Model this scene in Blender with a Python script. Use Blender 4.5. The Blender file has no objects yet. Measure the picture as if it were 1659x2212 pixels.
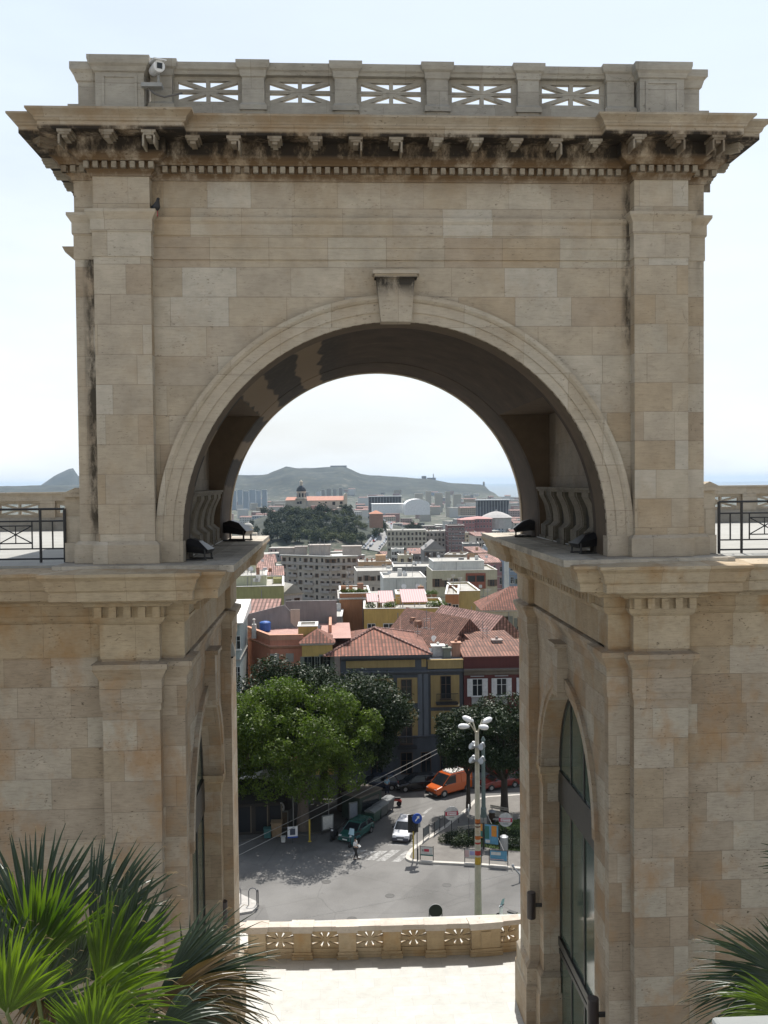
import bpy, bmesh, math, random
from mathutils import Vector, Matrix, noise
R = math.radians
S = bpy.context.scene
COL = S.collection
# ---------------------------------------------------------------- camera
FPX, PCX, PCY = 2100.0, 829.5, 1106.0           # the photo measured in 1659 x 2212 units
CAM = Vector((0.0, 0.0, 1.66))
_yaw, _pit, _rol = R(3.0), R(-1.72), R(0.55)
FW = Vector((math.sin(_yaw)*math.cos(_pit), math.cos(_yaw)*math.cos(_pit), math.sin(_pit)))
_r0 = Vector((math.cos(_yaw), -math.sin(_yaw), 0)); _u0 = _r0.cross(FW)
RT = _r0*math.cos(_rol) - _u0*math.sin(_rol)
UP = _u0*math.cos(_rol) + _r0*math.sin(_rol)
cd = bpy.data.cameras.new('camera'); cam = bpy.data.objects.new('camera', cd); COL.objects.link(cam)
m = Matrix((RT, UP, -FW)).transposed().to_4x4(); m.translation = CAM; cam.matrix_world = m
cd.sensor_fit = 'VERTICAL'; cd.sensor_height = 36; cd.lens = 36*FPX/2212.0
cd.clip_start = 0.1; cd.clip_end = 60000
S.camera = cam
def ray(x, y): return FW*FPX + RT*(x-PCX) - UP*(y-PCY)
def atY(x, y, Y): d = ray(x, y); return CAM + d*(Y/d.y)
def atX(x, y, X): d = ray(x, y); return CAM + d*(X/d.x)
def atZ(x, y, Z): d = ray(x, y); return CAM + d*((Z-CAM.z)/d.z)
# ---------------------------------------------------------------- light
SUN_EL, SUN_AZ = R(60), R(12)                    # azimuth east of the passage axis
w = bpy.data.worlds.new('World'); S.world = w; w.use_nodes = True
nt = w.node_tree; nt.nodes.clear()
out = nt.nodes.new('ShaderNodeOutputWorld'); bg = nt.nodes.new('ShaderNodeBackground')
sky = nt.nodes.new('ShaderNodeTexSky'); sky.sky_type = 'NISHITA'; sky.sun_disc = False
sky.sun_elevation = SUN_EL; sky.sun_rotation = SUN_AZ; sky.air_density = 1.0; sky.dust_density = 3.5; sky.ozone_density = 1.0
sky.altitude = 70
tc = nt.nodes.new('ShaderNodeTexCoord')
mp = nt.nodes.new('ShaderNodeMapping'); mp.inputs['Scale'].default_value = (1.6, 1.6, 6.5)
nz = nt.nodes.new('ShaderNodeTexNoise'); nz.inputs['Scale'].default_value = 1.7; nz.inputs['Detail'].default_value = 7; nz.inputs['Roughness'].default_value = .55
rp = nt.nodes.new('ShaderNodeValToRGB'); rp.color_ramp.elements[0].position = .30; rp.color_ramp.elements[1].position = .66
rp.color_ramp.elements[0].color = (.64, .64, .64, 1); rp.color_ramp.elements[1].color = (1, 1, 1, 1)
mx = nt.nodes.new('ShaderNodeMixRGB'); mx.inputs[2].default_value = (7.0, 7.9, 8.7, 1)
hzc = nt.nodes.new('ShaderNodeMixRGB'); hzc.inputs[1].default_value = (8.0, 8.4, 8.6, 1); hzc.inputs[2].default_value = (6.3, 7.3, 8.3, 1)
L = nt.links.new
L(tc.outputs['Generated'], mp.inputs[0]); L(mp.outputs[0], nz.inputs['Vector']); L(nz.outputs[0], rp.inputs[0])

sxyz = nt.nodes.new('ShaderNodeSeparateXYZ'); L(tc.outputs['Generated'], sxyz.inputs[0])
def mrange(src, a, b, c, d):
    n_ = nt.nodes.new('ShaderNodeMapRange'); n_.interpolation_type = 'SMOOTHSTEP'
    for i, v in enumerate((a, b, c, d)): n_.inputs[i+1].default_value = v
    L(src, n_.inputs[0]); return n_.outputs[0]
def wm(a, b, op='MULTIPLY'):
    n_ = nt.nodes.new('ShaderNodeMath'); n_.operation = op; L(a, n_.inputs[0]); L(b, n_.inputs[1]); return n_.outputs[0]
veil = wm(mrange(sxyz.outputs[1], -.5, .7, .45, 1), mrange(sxyz.outputs[2], .5, .95, 1, .45))   # bright haze round the sun's side of the sky
L(mrange(sxyz.outputs[2], .02, .48, 0, 1), hzc.inputs[0]); L(hzc.outputs[0], mx.inputs[2])
L(wm(rp.outputs[0], veil), mx.inputs[0]); L(sky.outputs[0], mx.inputs[1]); L(mx.outputs[0], bg.inputs[0]); L(bg.outputs[0], out.inputs[0])
bg.inputs[1].default_value = 0.10
sl = bpy.data.lights.new('sun', 'SUN'); sl.energy = 4.5; sl.angle = R(.5); sl.color = (1, .96, .90)
so = bpy.data.objects.new('sun', sl); COL.objects.link(so)
SD = Vector((math.sin(SUN_AZ)*math.cos(SUN_EL), math.cos(SUN_AZ)*math.cos(SUN_EL), math.sin(SUN_EL)))
so.rotation_euler = SD.to_track_quat('Z', 'Y').to_euler(); so.location = (20, 0, 60)
S.view_settings.view_transform = 'Standard'; S.view_settings.look = 'None'
S.view_settings.exposure = 0.42; S.view_settings.gamma = 1
S.render.engine = 'CYCLES'
S.cycles.volume_step_rate = 1; S.cycles.max_bounces = 7; S.cycles.diffuse_bounces = 4; S.cycles.transparent_max_bounces = 8; S.cycles.volume_bounces = 0
rnd = random.Random(7)
# ---------------------------------------------------------------- mesh helpers
class MB:
    def __init__(s): s.v = []; s.f = []; s.mi = []; s.m = 0; s.T = None
    def add(s, vs, fs):
        b = len(s.v)
        if s.T is not None: vs = [s.T @ Vector(p) for p in vs]
        s.v += [tuple(p) for p in vs]
        for f in fs: s.f.append([b+i for i in f]); s.mi.append(s.m)
        return s
    def box(s, x0, x1, y0, y1, z0, z1):
        if x0 > x1: x0, x1 = x1, x0
        if y0 > y1: y0, y1 = y1, y0
        if z0 > z1: z0, z1 = z1, z0
        return s.add([(x0,y0,z0),(x1,y0,z0),(x1,y1,z0),(x0,y1,z0),(x0,y0,z1),(x1,y0,z1),(x1,y1,z1),(x0,y1,z1)],
                     [(0,3,2,1),(4,5,6,7),(0,1,5,4),(1,2,6,5),(2,3,7,6),(3,0,4,7)])
    def taper(s, cx, cy, z0, z1, a0, b0, a1, b1):   # frustum of half sizes
        vs = [(cx+i*a, cy+j*b, z) for z, a, b in ((z0,a0,b0),(z1,a1,b1)) for i, j in ((-1,-1),(1,-1),(1,1),(-1,1))]
        return s.add(vs, [(0,3,2,1),(4,5,6,7),(0,1,5,4),(1,2,6,5),(2,3,7,6),(3,0,4,7)])
    def quad(s, a, b, c, d): return s.add([a,b,c,d], [(0,1,2,3)])
    def prism(s, poly, axis, a, b):    # polygon (2d) extruded along axis between a and b
        def P(p, t):
            if axis == 'Y': return (p[0], t, p[1])
            if axis == 'X': return (t, p[0], p[1])
            return (p[0], p[1], t)
        n = len(poly)
        vs = [P(p, a) for p in poly] + [P(p, b) for p in poly]
        return s.add(vs, [tuple(range(n)), tuple(range(2*n-1, n-1, -1))] + [(i, i+n, (i+1) % n + n, (i+1) % n) for i in range(n)])
    def tube(s, pts, r, n=6, cap=True):
        pts = [Vector(p) for p in pts]; rs = r if isinstance(r, (list, tuple)) else [r]*len(pts)
        vs = []; up = None
        for i, p in enumerate(pts):
            d = (pts[min(i+1, len(pts)-1)] - pts[max(i-1, 0)]).normalized()
            if up is None: up = Vector((0,0,1)) if abs(d.z) < .9 else Vector((1,0,0))
            a = d.cross(up).normalized(); b = a.cross(d).normalized(); up = b
            vs += [p + (a*math.cos(t)+b*math.sin(t))*rs[i] for t in [2*math.pi*k/n for k in range(n)]]
        fs = [(i*n+k, i*n+(k+1) % n, (i+1)*n+(k+1) % n, (i+1)*n+k) for i in range(len(pts)-1) for k in range(n)]
        if cap: fs += [tuple(range(n-1, -1, -1)), tuple(range((len(pts)-1)*n, len(pts)*n))]
        return s.add(vs, fs)
    def lathe(s, cx, cy, prof, n=12, axis='Z'):    # prof [(r, z)]
        vs = []
        for r, z in prof:
            for k in range(n):
                t = 2*math.pi*k/n; a, b = r*math.cos(t), r*math.sin(t)
                vs.append((cx+a, cy+b, z))
        fs = [(i*n+k, i*n+(k+1) % n, (i+1)*n+(k+1) % n, (i+1)*n+k) for i in range(len(prof)-1) for k in range(n)]
        fs += [tuple(range(n-1, -1, -1)), tuple(range((len(prof)-1)*n, len(prof)*n))]
        return s.add(vs, fs)
    def sweep(s, prof, path, closed=False, endcaps=True):
        """prof [(out, z)] swept along a plan path; out is to the right of the direction of travel"""
        path = [Vector((p[0], p[1])) for p in path]; n = len(path); m = len(prof)
        vs = []
        for i, p in enumerate(path):
            if closed: a, b = path[i-1], path[(i+1) % n]
            else: a, b = path[max(i-1, 0)], path[min(i+1, n-1)]
            d1 = (p-a).normalized() if (p-a).length > 1e-6 else None
            d2 = (b-p).normalized() if (b-p).length > 1e-6 else None
            if d1 is None: d1 = d2
            if d2 is None: d2 = d1
            n1 = Vector((d1.y, -d1.x)); n2 = Vector((d2.y, -d2.x)); nn = (n1+n2)
            nn = nn/nn.dot(n1) if nn.length > 1e-6 else n1
            for o, z in prof: vs.append((p.x+nn.x*o, p.y+nn.y*o, z))
        fs = []
        for i in range(n if closed else n-1):
            j = (i+1) % n
            for k in range(m-1): fs.append((i*m+k, j*m+k, j*m+k+1, i*m+k+1))
        if not closed and endcaps: fs += [tuple(range(m)), tuple(range(n*m-1, (n-1)*m-1, -1))]
        return s.add(vs, fs)
    def build(s, name, mats, parent=None, smooth=False, fix=True, loc=None):
        me = bpy.data.meshes.new(name); me.from_pydata([tuple(v) for v in s.v], [], s.f)
        if not isinstance(mats, (list, tuple)): mats = [mats]
        for mm in mats: me.materials.append(mm)
        if len(mats) > 1: me.polygons.foreach_set('material_index', s.mi)
        if fix:
            bm = bmesh.new(); bm.from_mesh(me); bmesh.ops.recalc_face_normals(bm, faces=bm.faces); bm.to_mesh(me); bm.free()
        if smooth: me.polygons.foreach_set('use_smooth', [True]*len(me.polygons))
        o = bpy.data.objects.new(name, me); COL.objects.link(o)
        if parent: o.parent = parent
        if loc: o.location = loc
        return o
def tag(o, label=None, cat=None, group=None, kind=None):
    if label: o['label'] = label
    if cat: o['category'] = cat
    if group: o['group'] = group
    if kind: o['kind'] = kind
    return o
def thing(name, label, cat, loc=(0,0,0), rz=0, group=None):
    o = bpy.data.objects.new(name, None); COL.objects.link(o); o.location = loc; o.rotation_euler = (0,0,rz)
    o.empty_display_size = .3
    return tag(o, label, cat, group)
def copy_tree(o, parent=None, loc=None, rz=None, label=None, scale=None):
    c = o.copy(); COL.objects.link(c); c.parent = parent
    if loc is not None: c.location = loc
    if rz is not None: c.rotation_euler = (0,0,rz)
    if scale is not None: c.scale = scale
    if label: c['label'] = label
    for ch in list(o.children): copy_tree(ch, c)
    return c
def bevel(o, wd, seg=2):
    b = o.modifiers.new('bevel', 'BEVEL'); b.width = wd; b.segments = seg; b.limit_method = 'ANGLE'; b.angle_limit = R(40); return o
# ---------------------------------------------------------------- materials
class NT:
    def __init__(s, name):
        s.mat = bpy.data.materials.new(name); s.mat.use_nodes = True; s.t = s.mat.node_tree
        s.b = s.t.nodes['Principled BSDF']
    def n(s, typ, **kw):
        x = s.t.nodes.new('ShaderNode'+typ)
        for k, v in kw.items(): setattr(x, k, v)
        return x
    def l(s, a, b): s.t.links.new(a, b)
    def val(s, a, inp):
        if isinstance(a, (int, float)): inp.default_value = a
        else: s.l(a, inp)
    def math(s, op, a, b=None, c=None, clamp=False):
        x = s.n('Math', operation=op, use_clamp=clamp); s.val(a, x.inputs[0])
        if b is not None: s.val(b, x.inputs[1])
        if c is not None: s.val(c, x.inputs[2])
        return x.outputs[0]
    def noise(s, scale, detail=4, rough=.55, vec=None, dist=0):
        x = s.n('TexNoise'); x.inputs['Scale'].default_value = scale; x.inputs['Detail'].default_value = detail
        x.inputs['Roughness'].default_value = rough; x.inputs['Distortion'].default_value = dist
        if vec is not None: s.l(vec, x.inputs['Vector'])
        return x.outputs[0]
    def ramp(s, fac, stops, interp='LINEAR'):
        x = s.n('ValToRGB'); cr = x.color_ramp; cr.interpolation = interp
        while len(cr.elements) < len(stops): cr.elements.new(.5)
        for e, (p, c) in zip(cr.elements, stops): e.position = p; e.color = (c[0], c[1], c[2], 1) if isinstance(c, (tuple, list)) else (c, c, c, 1)
        s.l(fac, x.inputs[0]); return x.outputs[0]
    def mix(s, fac, a, b, mode='MIX'):
        x = s.n('MixRGB', blend_type=mode); s.val(fac, x.inputs[0])
        for v, i in ((a, 1), (b, 2)):
            if isinstance(v, (tuple, list)): x.inputs[i].default_value = (v[0], v[1], v[2], 1)
            else: s.l(v, x.inputs[i])
        return x.outputs[0]
    def obj(s): 
        if not hasattr(s, '_o'): s._o = s.n('TexCoord').outputs['Object']
        return s._o
    def mapping(s, vec, scale=(1,1,1), loc=(0,0,0), rot=(0,0,0)):
        x = s.n('Mapping'); x.inputs['Scale'].default_value = scale; x.inputs['Location'].default_value = loc; x.inputs['Rotation'].default_value = rot
        s.l(vec, x.inputs[0]); return x.outputs[0]
    def bump(s, h, strength=.3, dist=.02):
        x = s.n('Bump'); x.inputs['Strength'].default_value = strength; x.inputs['Distance'].default_value = dist
        s.l(h, x.inputs['Height']); s.l(x.outputs[0], s.b.inputs['Normal'])
    def color(s, c):
        if isinstance(c, (tuple, list)): s.b.inputs['Base Color'].default_value = (c[0], c[1], c[2], 1)
        else: s.l(c, s.b.inputs['Base Color'])
    def rough(s, r): s.b.inputs['Roughness'].default_value = r
_mc = {}
def plain(name, c, rough=.7, metal=0, var=.12, scale=3.0):
    k = (name, c, rough, metal)
    if k in _mc: return _mc[k]
    t = NT(name); t.rough(rough); t.b.inputs['Metallic'].default_value = metal
    if var:
        f = t.noise(scale, 5, .6, t.obj())
        lo = tuple(x*(1-var*1.6) for x in c); hi = tuple(min(1, x*(1+var)) for x in c)
        t.color(t.ramp(f, [(.3, lo), (.7, hi)]))
    else: t.color(c)
    _mc[k] = t.mat
    return t.mat
def stone(name, tones, course=.63, blen=1.15, joint=.10, pits=.55, stain=.35, stain_col=(.30,.19,.09), dirt_z=None, dirt=1.0, mult=.82, streaks=()):
    tones = [(c[0]*1.0, c[1]*1.0, c[2]*1.02) for c in tones]
    """ashlar: every block its own tone, thin joints, travertine pits, rusty and dark stains"""
    t = NT(name); o = t.obj(); sx = t.n('SeparateXYZ'); t.l(o, sx.inputs[0])
    g = t.n('NewGeometry'); sn = t.n('SeparateXYZ'); t.l(g.outputs['Normal'], sn.inputs[0])
    side = t.math('GREATER_THAN', t.math('ABSOLUTE', sn.outputs[0]), t.math('ABSOLUTE', sn.outputs[1]))
    u = t.math('ADD', t.math('MULTIPLY', sx.outputs[1], side), t.math('MULTIPLY', sx.outputs[0], t.math('SUBTRACT', 1, side)))
    z = sx.outputs[2]
    rz = t.math('DIVIDE', z, course); row = t.math('FLOOR', rz)
    wn = t.n('TexWhiteNoise', noise_dimensions='1D'); t.l(row, wn.inputs['W'])
    off = t.math('MULTIPLY', wn.outputs['Value'], 7.3)
    bl = t.math('MULTIPLY', t.math('ADD', t.math('MULTIPLY', wn.outputs['Value'], .5), .75), blen)
    cu = t.math('ADD', t.math('DIVIDE', u, bl), off); colr = t.math('FLOOR', cu)
    cb = t.n('CombineXYZ'); t.l(row, cb.inputs[0]); t.l(colr, cb.inputs[1]); t.val(side, cb.inputs[2])
    w2 = t.n('TexWhiteNoise', noise_dimensions='3D'); t.l(cb.outputs[0], w2.inputs['Vector'])
    n = len(tones)
    base = t.ramp(w2.outputs['Value'], [(i/n, tuple(x*mult for x in c)) for i, c in enumerate(tones)], 'CONSTANT')
    soft = t.noise(1.3, 3, .5, o)
    base = t.mix(t.math('MULTIPLY', soft, .45), base, tuple(sum(c[i] for c in tones)/n*mult for i in range(3)))
    # cloudy tone, horizontal veining
    f1 = t.noise(2.2, 8, .65, o)
    base = t.mix(1, base, t.ramp(f1, [(.25, .80), (.75, 1.12)]), 'MULTIPLY')
    vein = t.noise(3.5, 6, .7, t.mapping(o, (1.2, 1.2, 9)))
    base = t.mix(pits, base, t.ramp(vein, [(.3, .72), (.5, 1.0), (.7, 1.06)]), 'MULTIPLY')
    # pits
    pt = t.noise(16, 3, .6, t.mapping(o, (.7, .7, 1.8))); pm = t.noise(1.7, 2, .5, o)
    pmask = t.math('MULTIPLY', t.ramp(pt, [(.62, 0), (.68, 1)]), t.ramp(pm, [(.45, 0), (.6, 1)]))
    base = t.mix(t.math('MULTIPLY', pmask, pits), base, (.10, .075, .05))
    # hairline cracks and eroded patches
    cv = t.n('TexVoronoi', feature='DISTANCE_TO_EDGE'); cv.inputs['Scale'].default_value = .9
    dv = t.n('TexNoise'); dv.inputs['Scale'].default_value = 2.3; dv.inputs['Detail'].default_value = 7; t.l(o, dv.inputs['Vector'])
    t.l(t.mix(.8, o, dv.outputs[1], 'ADD'), cv.inputs['Vector'])
    cm = t.math('MULTIPLY', t.math('LESS_THAN', cv.outputs['Distance'], .005), t.ramp(t.noise(.7, 3, .5, t.mapping(o, (1,1,1), (7,3,5))), [(.62, 0), (.68, 1)]))
    base = t.mix(t.math('MULTIPLY', cm, .40), base, (.08,.06,.04))
    er = t.ramp(t.noise(4.5, 8, .78, t.mapping(o, (.8,.8,1.6), (1,5,9))), [(.60, 0), (.70, 1)])
    base = t.mix(t.math('MULTIPLY', er, pits*.55), base, t.mix(1, base, (.50,.44,.36), 'MULTIPLY'))
    # rusty stains
    sn1 = t.noise(.9, 6, .65, t.mapping(o, (1, 1, .8), (3.1, 1.7, 5.2)))
    base = t.mix(t.math('MULTIPLY', t.ramp(sn1, [(.50, 0), (.68, 1)]), stain), base, stain_col)
    # joints
    fr = t.math('FRACT', rz); fu = t.math('FRACT', cu)
    jz = t.math('LESS_THAN', t.math('ABSOLUTE', t.math('SUBTRACT', fr, .5)), .5-.008/course)
    ju = t.math('LESS_THAN', t.math('ABSOLUTE', t.math('SUBTRACT', fu, .5)), .5-.006/blen)
    nj = t.math('MULTIPLY', jz, ju)
    base = t.mix(t.math('MULTIPLY', t.math('SUBTRACT', 1, nj), t.math('MULTIPLY', soft, joint*6)), base, (.11, .085, .06))
    if dirt_z:      # soot and algae held under the cornice: list of (z_low, z_full, z_high, colour)
        for (za, zb, zc, dc, amt) in dirt_z:
            mr = t.n('MapRange'); mr.inputs['From Min'].default_value = za; mr.inputs['From Max'].default_value = zb; t.l(z, mr.inputs[0])
            m2 = t.n('MapRange'); m2.inputs['From Min'].default_value = zc; m2.inputs['From Max'].default_value = zc+.05; m2.inputs['To Min'].default_value = 1; m2.inputs['To Max'].default_value = 0; t.l(z, m2.inputs[0])
            dn = t.noise(1.5, 7, .7, t.mapping(o, (1.3, 1.3, .7), (9, 4, 2)))
            f = t.math('MULTIPLY', t.math('MULTIPLY', mr.outputs[0], m2.outputs[0]), t.ramp(dn, [(.33, 0), (.52, 1)]))
            base = t.mix(t.math('MULTIPLY', f, amt), base, dc)
    for (xa, xb, za, zb, amt) in streaks:       # black algae runs in the angles of the wall
        def band(v, a, b, sft):
            m1 = t.n('MapRange'); m1.inputs['From Min'].default_value = a-sft; m1.inputs['From Max'].default_value = a+sft; t.l(v, m1.inputs[0])
            m2 = t.n('MapRange'); m2.inputs['From Min'].default_value = b-sft; m2.inputs['From Max'].default_value = b+sft; m2.inputs['To Min'].default_value = 1; m2.inputs['To Max'].default_value = 0; t.l(v, m2.inputs[0])
            return t.math('MULTIPLY', m1.outputs[0], m2.outputs[0])
        sk = t.ramp(t.noise(1.6, 6, .7, t.mapping(o, (2.2, 2.2, .8), (2, 8, 1))), [(.40, 0), (.56, 1)])
        f = t.math('MULTIPLY', t.math('MULTIPLY', band(sx.outputs[0], xa, xb, .07), band(z, za, zb, .35)), sk)
        base = t.mix(t.math('MULTIPLY', f, amt), base, (.04, .033, .024))
    t.color(base); t.rough(.85)
    t.b.inputs['Specular IOR Level'].default_value = .25
    h = t.math('ADD', t.math('MULTIPLY', nj, .35), t.math('ADD', t.math('MULTIPLY', vein, .35), t.math('ADD', t.math('MULTIPLY', pmask, -.5), t.math('MULTIPLY', er, -.5))))
    t.bump(h, .55, .02)
    return t.mat
# ================================================================= the stone arch and the bastion it stands on
TONES = [(.55,.47,.36),(.51,.43,.32),(.60,.53,.42),(.46,.365,.26),(.54,.45,.33),(.58,.50,.385),(.52,.44,.335),(.62,.56,.46),(.53,.44,.32),(.56,.49,.38),(.50,.39,.26)]
TLOW = [(.55,.46,.345),(.48,.39,.285),(.60,.525,.415),(.43,.33,.225),(.53,.44,.33),(.57,.485,.37),(.50,.42,.32),(.61,.55,.44),(.50,.40,.275)]
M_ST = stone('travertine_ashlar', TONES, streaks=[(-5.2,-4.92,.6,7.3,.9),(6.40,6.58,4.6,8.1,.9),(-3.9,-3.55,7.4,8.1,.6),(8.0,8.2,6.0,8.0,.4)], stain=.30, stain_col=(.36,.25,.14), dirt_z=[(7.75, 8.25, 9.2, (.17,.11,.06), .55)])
M_PIL = stone('travertine_pilaster', TONES, blen=.9, stain=.30, stain_col=(.36,.25,.14))
M_TRIM = stone('travertine_trim', [(.56,.48,.37),(.52,.44,.33),(.60,.53,.42),(.54,.46,.35)], course=1.0, blen=1.4, stain=.22, stain_col=(.36,.25,.14), dirt_z=[(5.60, 5.9, 6.03, (.03,.025,.02), .95)])
M_MOD = stone('pale_modillion_stone', [(.52,.44,.33),(.46,.38,.28),(.56,.49,.38)], course=3, blen=.4, stain=.8, stain_col=(.12,.08,.045), mult=.62)
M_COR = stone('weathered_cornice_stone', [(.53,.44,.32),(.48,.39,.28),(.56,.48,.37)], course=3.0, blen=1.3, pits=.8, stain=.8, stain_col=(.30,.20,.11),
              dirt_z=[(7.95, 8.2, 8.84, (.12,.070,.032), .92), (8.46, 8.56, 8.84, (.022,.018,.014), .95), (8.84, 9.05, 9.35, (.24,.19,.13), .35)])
M_BAL = stone('grey_parapet_stone', [(.47,.43,.355),(.51,.47,.395),(.43,.39,.32)], course=2.0, blen=1.6, pits=.5, stain=.3, stain_col=(.12,.11,.10), mult=.8)
M_LOW = stone('golden_travertine', TLOW, course=.66, blen=1.1, stain=.75, stain_col=(.36,.22,.11), pits=.9, mult=.76)
M_LCOR = stone('lower_cornice_stone', [(.53,.43,.29),(.48,.37,.24),(.56,.47,.34)], course=3.0, blen=1.2, pits=.8, stain=.8, stain_col=(.33,.20,.09))
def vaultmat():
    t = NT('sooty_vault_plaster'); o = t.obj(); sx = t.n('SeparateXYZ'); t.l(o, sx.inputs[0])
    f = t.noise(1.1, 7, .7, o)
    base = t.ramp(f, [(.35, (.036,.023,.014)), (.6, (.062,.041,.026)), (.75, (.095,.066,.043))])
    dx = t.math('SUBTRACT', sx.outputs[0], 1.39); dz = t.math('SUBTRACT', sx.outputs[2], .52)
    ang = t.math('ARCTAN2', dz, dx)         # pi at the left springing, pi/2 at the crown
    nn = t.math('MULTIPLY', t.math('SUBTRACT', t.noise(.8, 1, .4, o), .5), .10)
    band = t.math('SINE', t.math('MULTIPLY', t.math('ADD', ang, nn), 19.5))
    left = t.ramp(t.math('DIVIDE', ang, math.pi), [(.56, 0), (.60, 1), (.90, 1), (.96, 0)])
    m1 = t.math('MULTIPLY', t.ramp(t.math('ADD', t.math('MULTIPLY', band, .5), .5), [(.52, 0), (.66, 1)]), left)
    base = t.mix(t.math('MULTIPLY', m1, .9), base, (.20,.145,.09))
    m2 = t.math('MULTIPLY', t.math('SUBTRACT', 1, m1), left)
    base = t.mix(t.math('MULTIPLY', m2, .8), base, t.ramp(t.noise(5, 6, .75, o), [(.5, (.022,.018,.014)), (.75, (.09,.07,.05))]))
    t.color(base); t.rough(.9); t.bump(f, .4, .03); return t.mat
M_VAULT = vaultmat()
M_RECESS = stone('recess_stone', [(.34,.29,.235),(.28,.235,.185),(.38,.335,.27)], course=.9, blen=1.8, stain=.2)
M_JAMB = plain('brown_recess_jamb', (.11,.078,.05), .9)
M_MOSSY = stone('lichened_console_stone', [(.26,.225,.17),(.14,.125,.095)], course=4, blen=4, pits=1, stain=.9, stain_col=(.05,.045,.035))
M_LEDGE = stone('grey_ledge_slab', [(.50,.45,.37),(.44,.40,.33),(.55,.50,.41)], course=5, blen=1.3, pits=.9, stain=.5, stain_col=(.12,.11,.095), mult=1.0)
M_PAVE = None
CX0 = 1.39
def off(sd, d): return CX0 + sd*d
ZT = 9.13
arch = thing('triumphal_arch', 'huge cream travertine arch with dark sooty vault and pierced parapet framing the city view', 'arch', (CX0, 25.8, 0))
def P(mb, name, mat, par=arch, **k):
    if par is not None and par.type == 'EMPTY':
        o = mb.build(name, mat, None, **k); o.parent = par; o.matrix_parent_inverse = Matrix.Translation(-Vector(par.location)); return o
    return mb.build(name, mat, par, **k)
def arcpts(r, zc, a0=180, a1=0, n=64): return [(CX0 + r*math.cos(R(a0+(a1-a0)*i/n)), zc + r*math.sin(R(a0+(a1-a0)*i/n))) for i in range(n+1)]
ZC, RA = .52, 4.62
def archslab(r, half, z1, y0, y1, mb):
    poly = [(CX0-half, 0), (CX0-half, z1), (CX0+half, z1), (CX0+half, 0), (CX0+r, 0)] + arcpts(r, ZC)[::-1] + [(CX0-r, 0)]
    # split in two halves to keep faces simple: left and right
    for sd in (-1, 1):
        a = [(CX0+sd*half, 0), (CX0+sd*half, z1), (CX0, z1)] + [(CX0+sd*r*math.sin(R(90*i/36)), ZC+r*math.cos(R(90*i/36))) for i in range(37)] + [(CX0+sd*r, 0)]
        n = len(a)
        mb.prism(a, 'Y', y0, y1)
mb = MB(); archslab(RA, 6.8, 8.6, 21.1, 21.95, mb)
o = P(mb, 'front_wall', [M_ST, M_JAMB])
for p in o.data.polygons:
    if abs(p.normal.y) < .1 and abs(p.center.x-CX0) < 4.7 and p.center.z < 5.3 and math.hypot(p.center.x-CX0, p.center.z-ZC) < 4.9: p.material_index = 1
# chamber: block minus barrel minus side recesses
def solid(mb, name, mat): return mb.build(name, mat)
def boolean(base, cutters):
    for c in cutters:
        md = base.modifiers.new('b', 'BOOLEAN'); md.operation = 'DIFFERENCE'; md.solver = 'EXACT'; md.object = c
    dg = bpy.context.evaluated_depsgraph_get(); dg.update()
    me = bpy.data.meshes.new_from_object(base.evaluated_get(dg)); base.modifiers.clear(); base.data = me
    for c in cutters: bpy.data.objects.remove(c, do_unlink=True)
    return base
mb = MB(); mb.box(CX0-6.79, CX0+6.79, 21.95, 28.2, 0, 8.6)
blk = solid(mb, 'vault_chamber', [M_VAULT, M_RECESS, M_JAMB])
c1 = MB(); c1.prism([(CX0-4.625, -1)] + arcpts(4.625, ZC, n=72) + [(CX0+4.625, -1)], 'Y', 21.0, 29.0); c1 = solid(c1, 'c', M_VAULT)
c2 = MB(); c2.box(CX0-4.92, CX0+4.92, 22.2, 28.05, -1, 3.6); c2 = solid(c2, 'c', M_VAULT)
boolean(blk, [c1, c2])
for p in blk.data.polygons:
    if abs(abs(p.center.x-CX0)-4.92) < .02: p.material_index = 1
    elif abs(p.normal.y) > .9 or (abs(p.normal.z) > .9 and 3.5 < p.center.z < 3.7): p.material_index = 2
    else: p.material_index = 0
blk.parent = arch; blk.matrix_parent_inverse = Matrix.Translation(-Vector(arch.location))
mb = MB(); archslab(4.615, 6.78, 8.6, 28.2, 30.6, mb)
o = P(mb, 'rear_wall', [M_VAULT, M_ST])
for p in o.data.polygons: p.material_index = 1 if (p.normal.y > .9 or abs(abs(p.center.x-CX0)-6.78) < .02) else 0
# pale rim moulding round the rear opening (sunlit from the south)
mb = MB()
def arcsweep(mb, prof, r0, zc, yf, n=64, feet=None, skip=0):
    """prof [(dr, dy)] closed cross section: dr outward from r0, dy toward the viewer from yf"""
    pts = []
    if feet is not None: pts.append((-1, 0, feet))
    seq = [(CX0 + math.cos(R(180-180*i/n)), math.sin(R(180-180*i/n))) for i in range(n+1)]
    m = len(prof); vs = []; rings = []
    rr = []
    if feet is not None: rr.append(('f', -1))
    rr += [('a', i) for i in range(n+1)]
    if feet is not None: rr.append(('f', 1))
    for kind, i in rr:
        for dr, dy in prof:
            if kind == 'f': vs.append((CX0+i*(r0+dr), yf-dy, feet))
            else:
                t = R(180-180*i/n); vs.append((CX0+(r0+dr)*math.cos(t), yf-dy, zc+(r0+dr)*math.sin(t)))
    k = len(rr); fs = [(i*m+j, i*m+(j+1) % m, (i+1)*m+(j+1) % m, (i+1)*m+j) for i in range(k-1) for j in range(m)]
    fs += [tuple(range(m)), tuple(range((k-1)*m, k*m))[::-1]]
    mb.add(vs, fs)
arcsweep(mb, [(0,0),(0,-.22),(.35,-.22),(.35,0)], 4.585, ZC, 30.6, feet=0)
P(mb, 'rear_archivolt', M_TRIM)
mb = MB()
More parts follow.
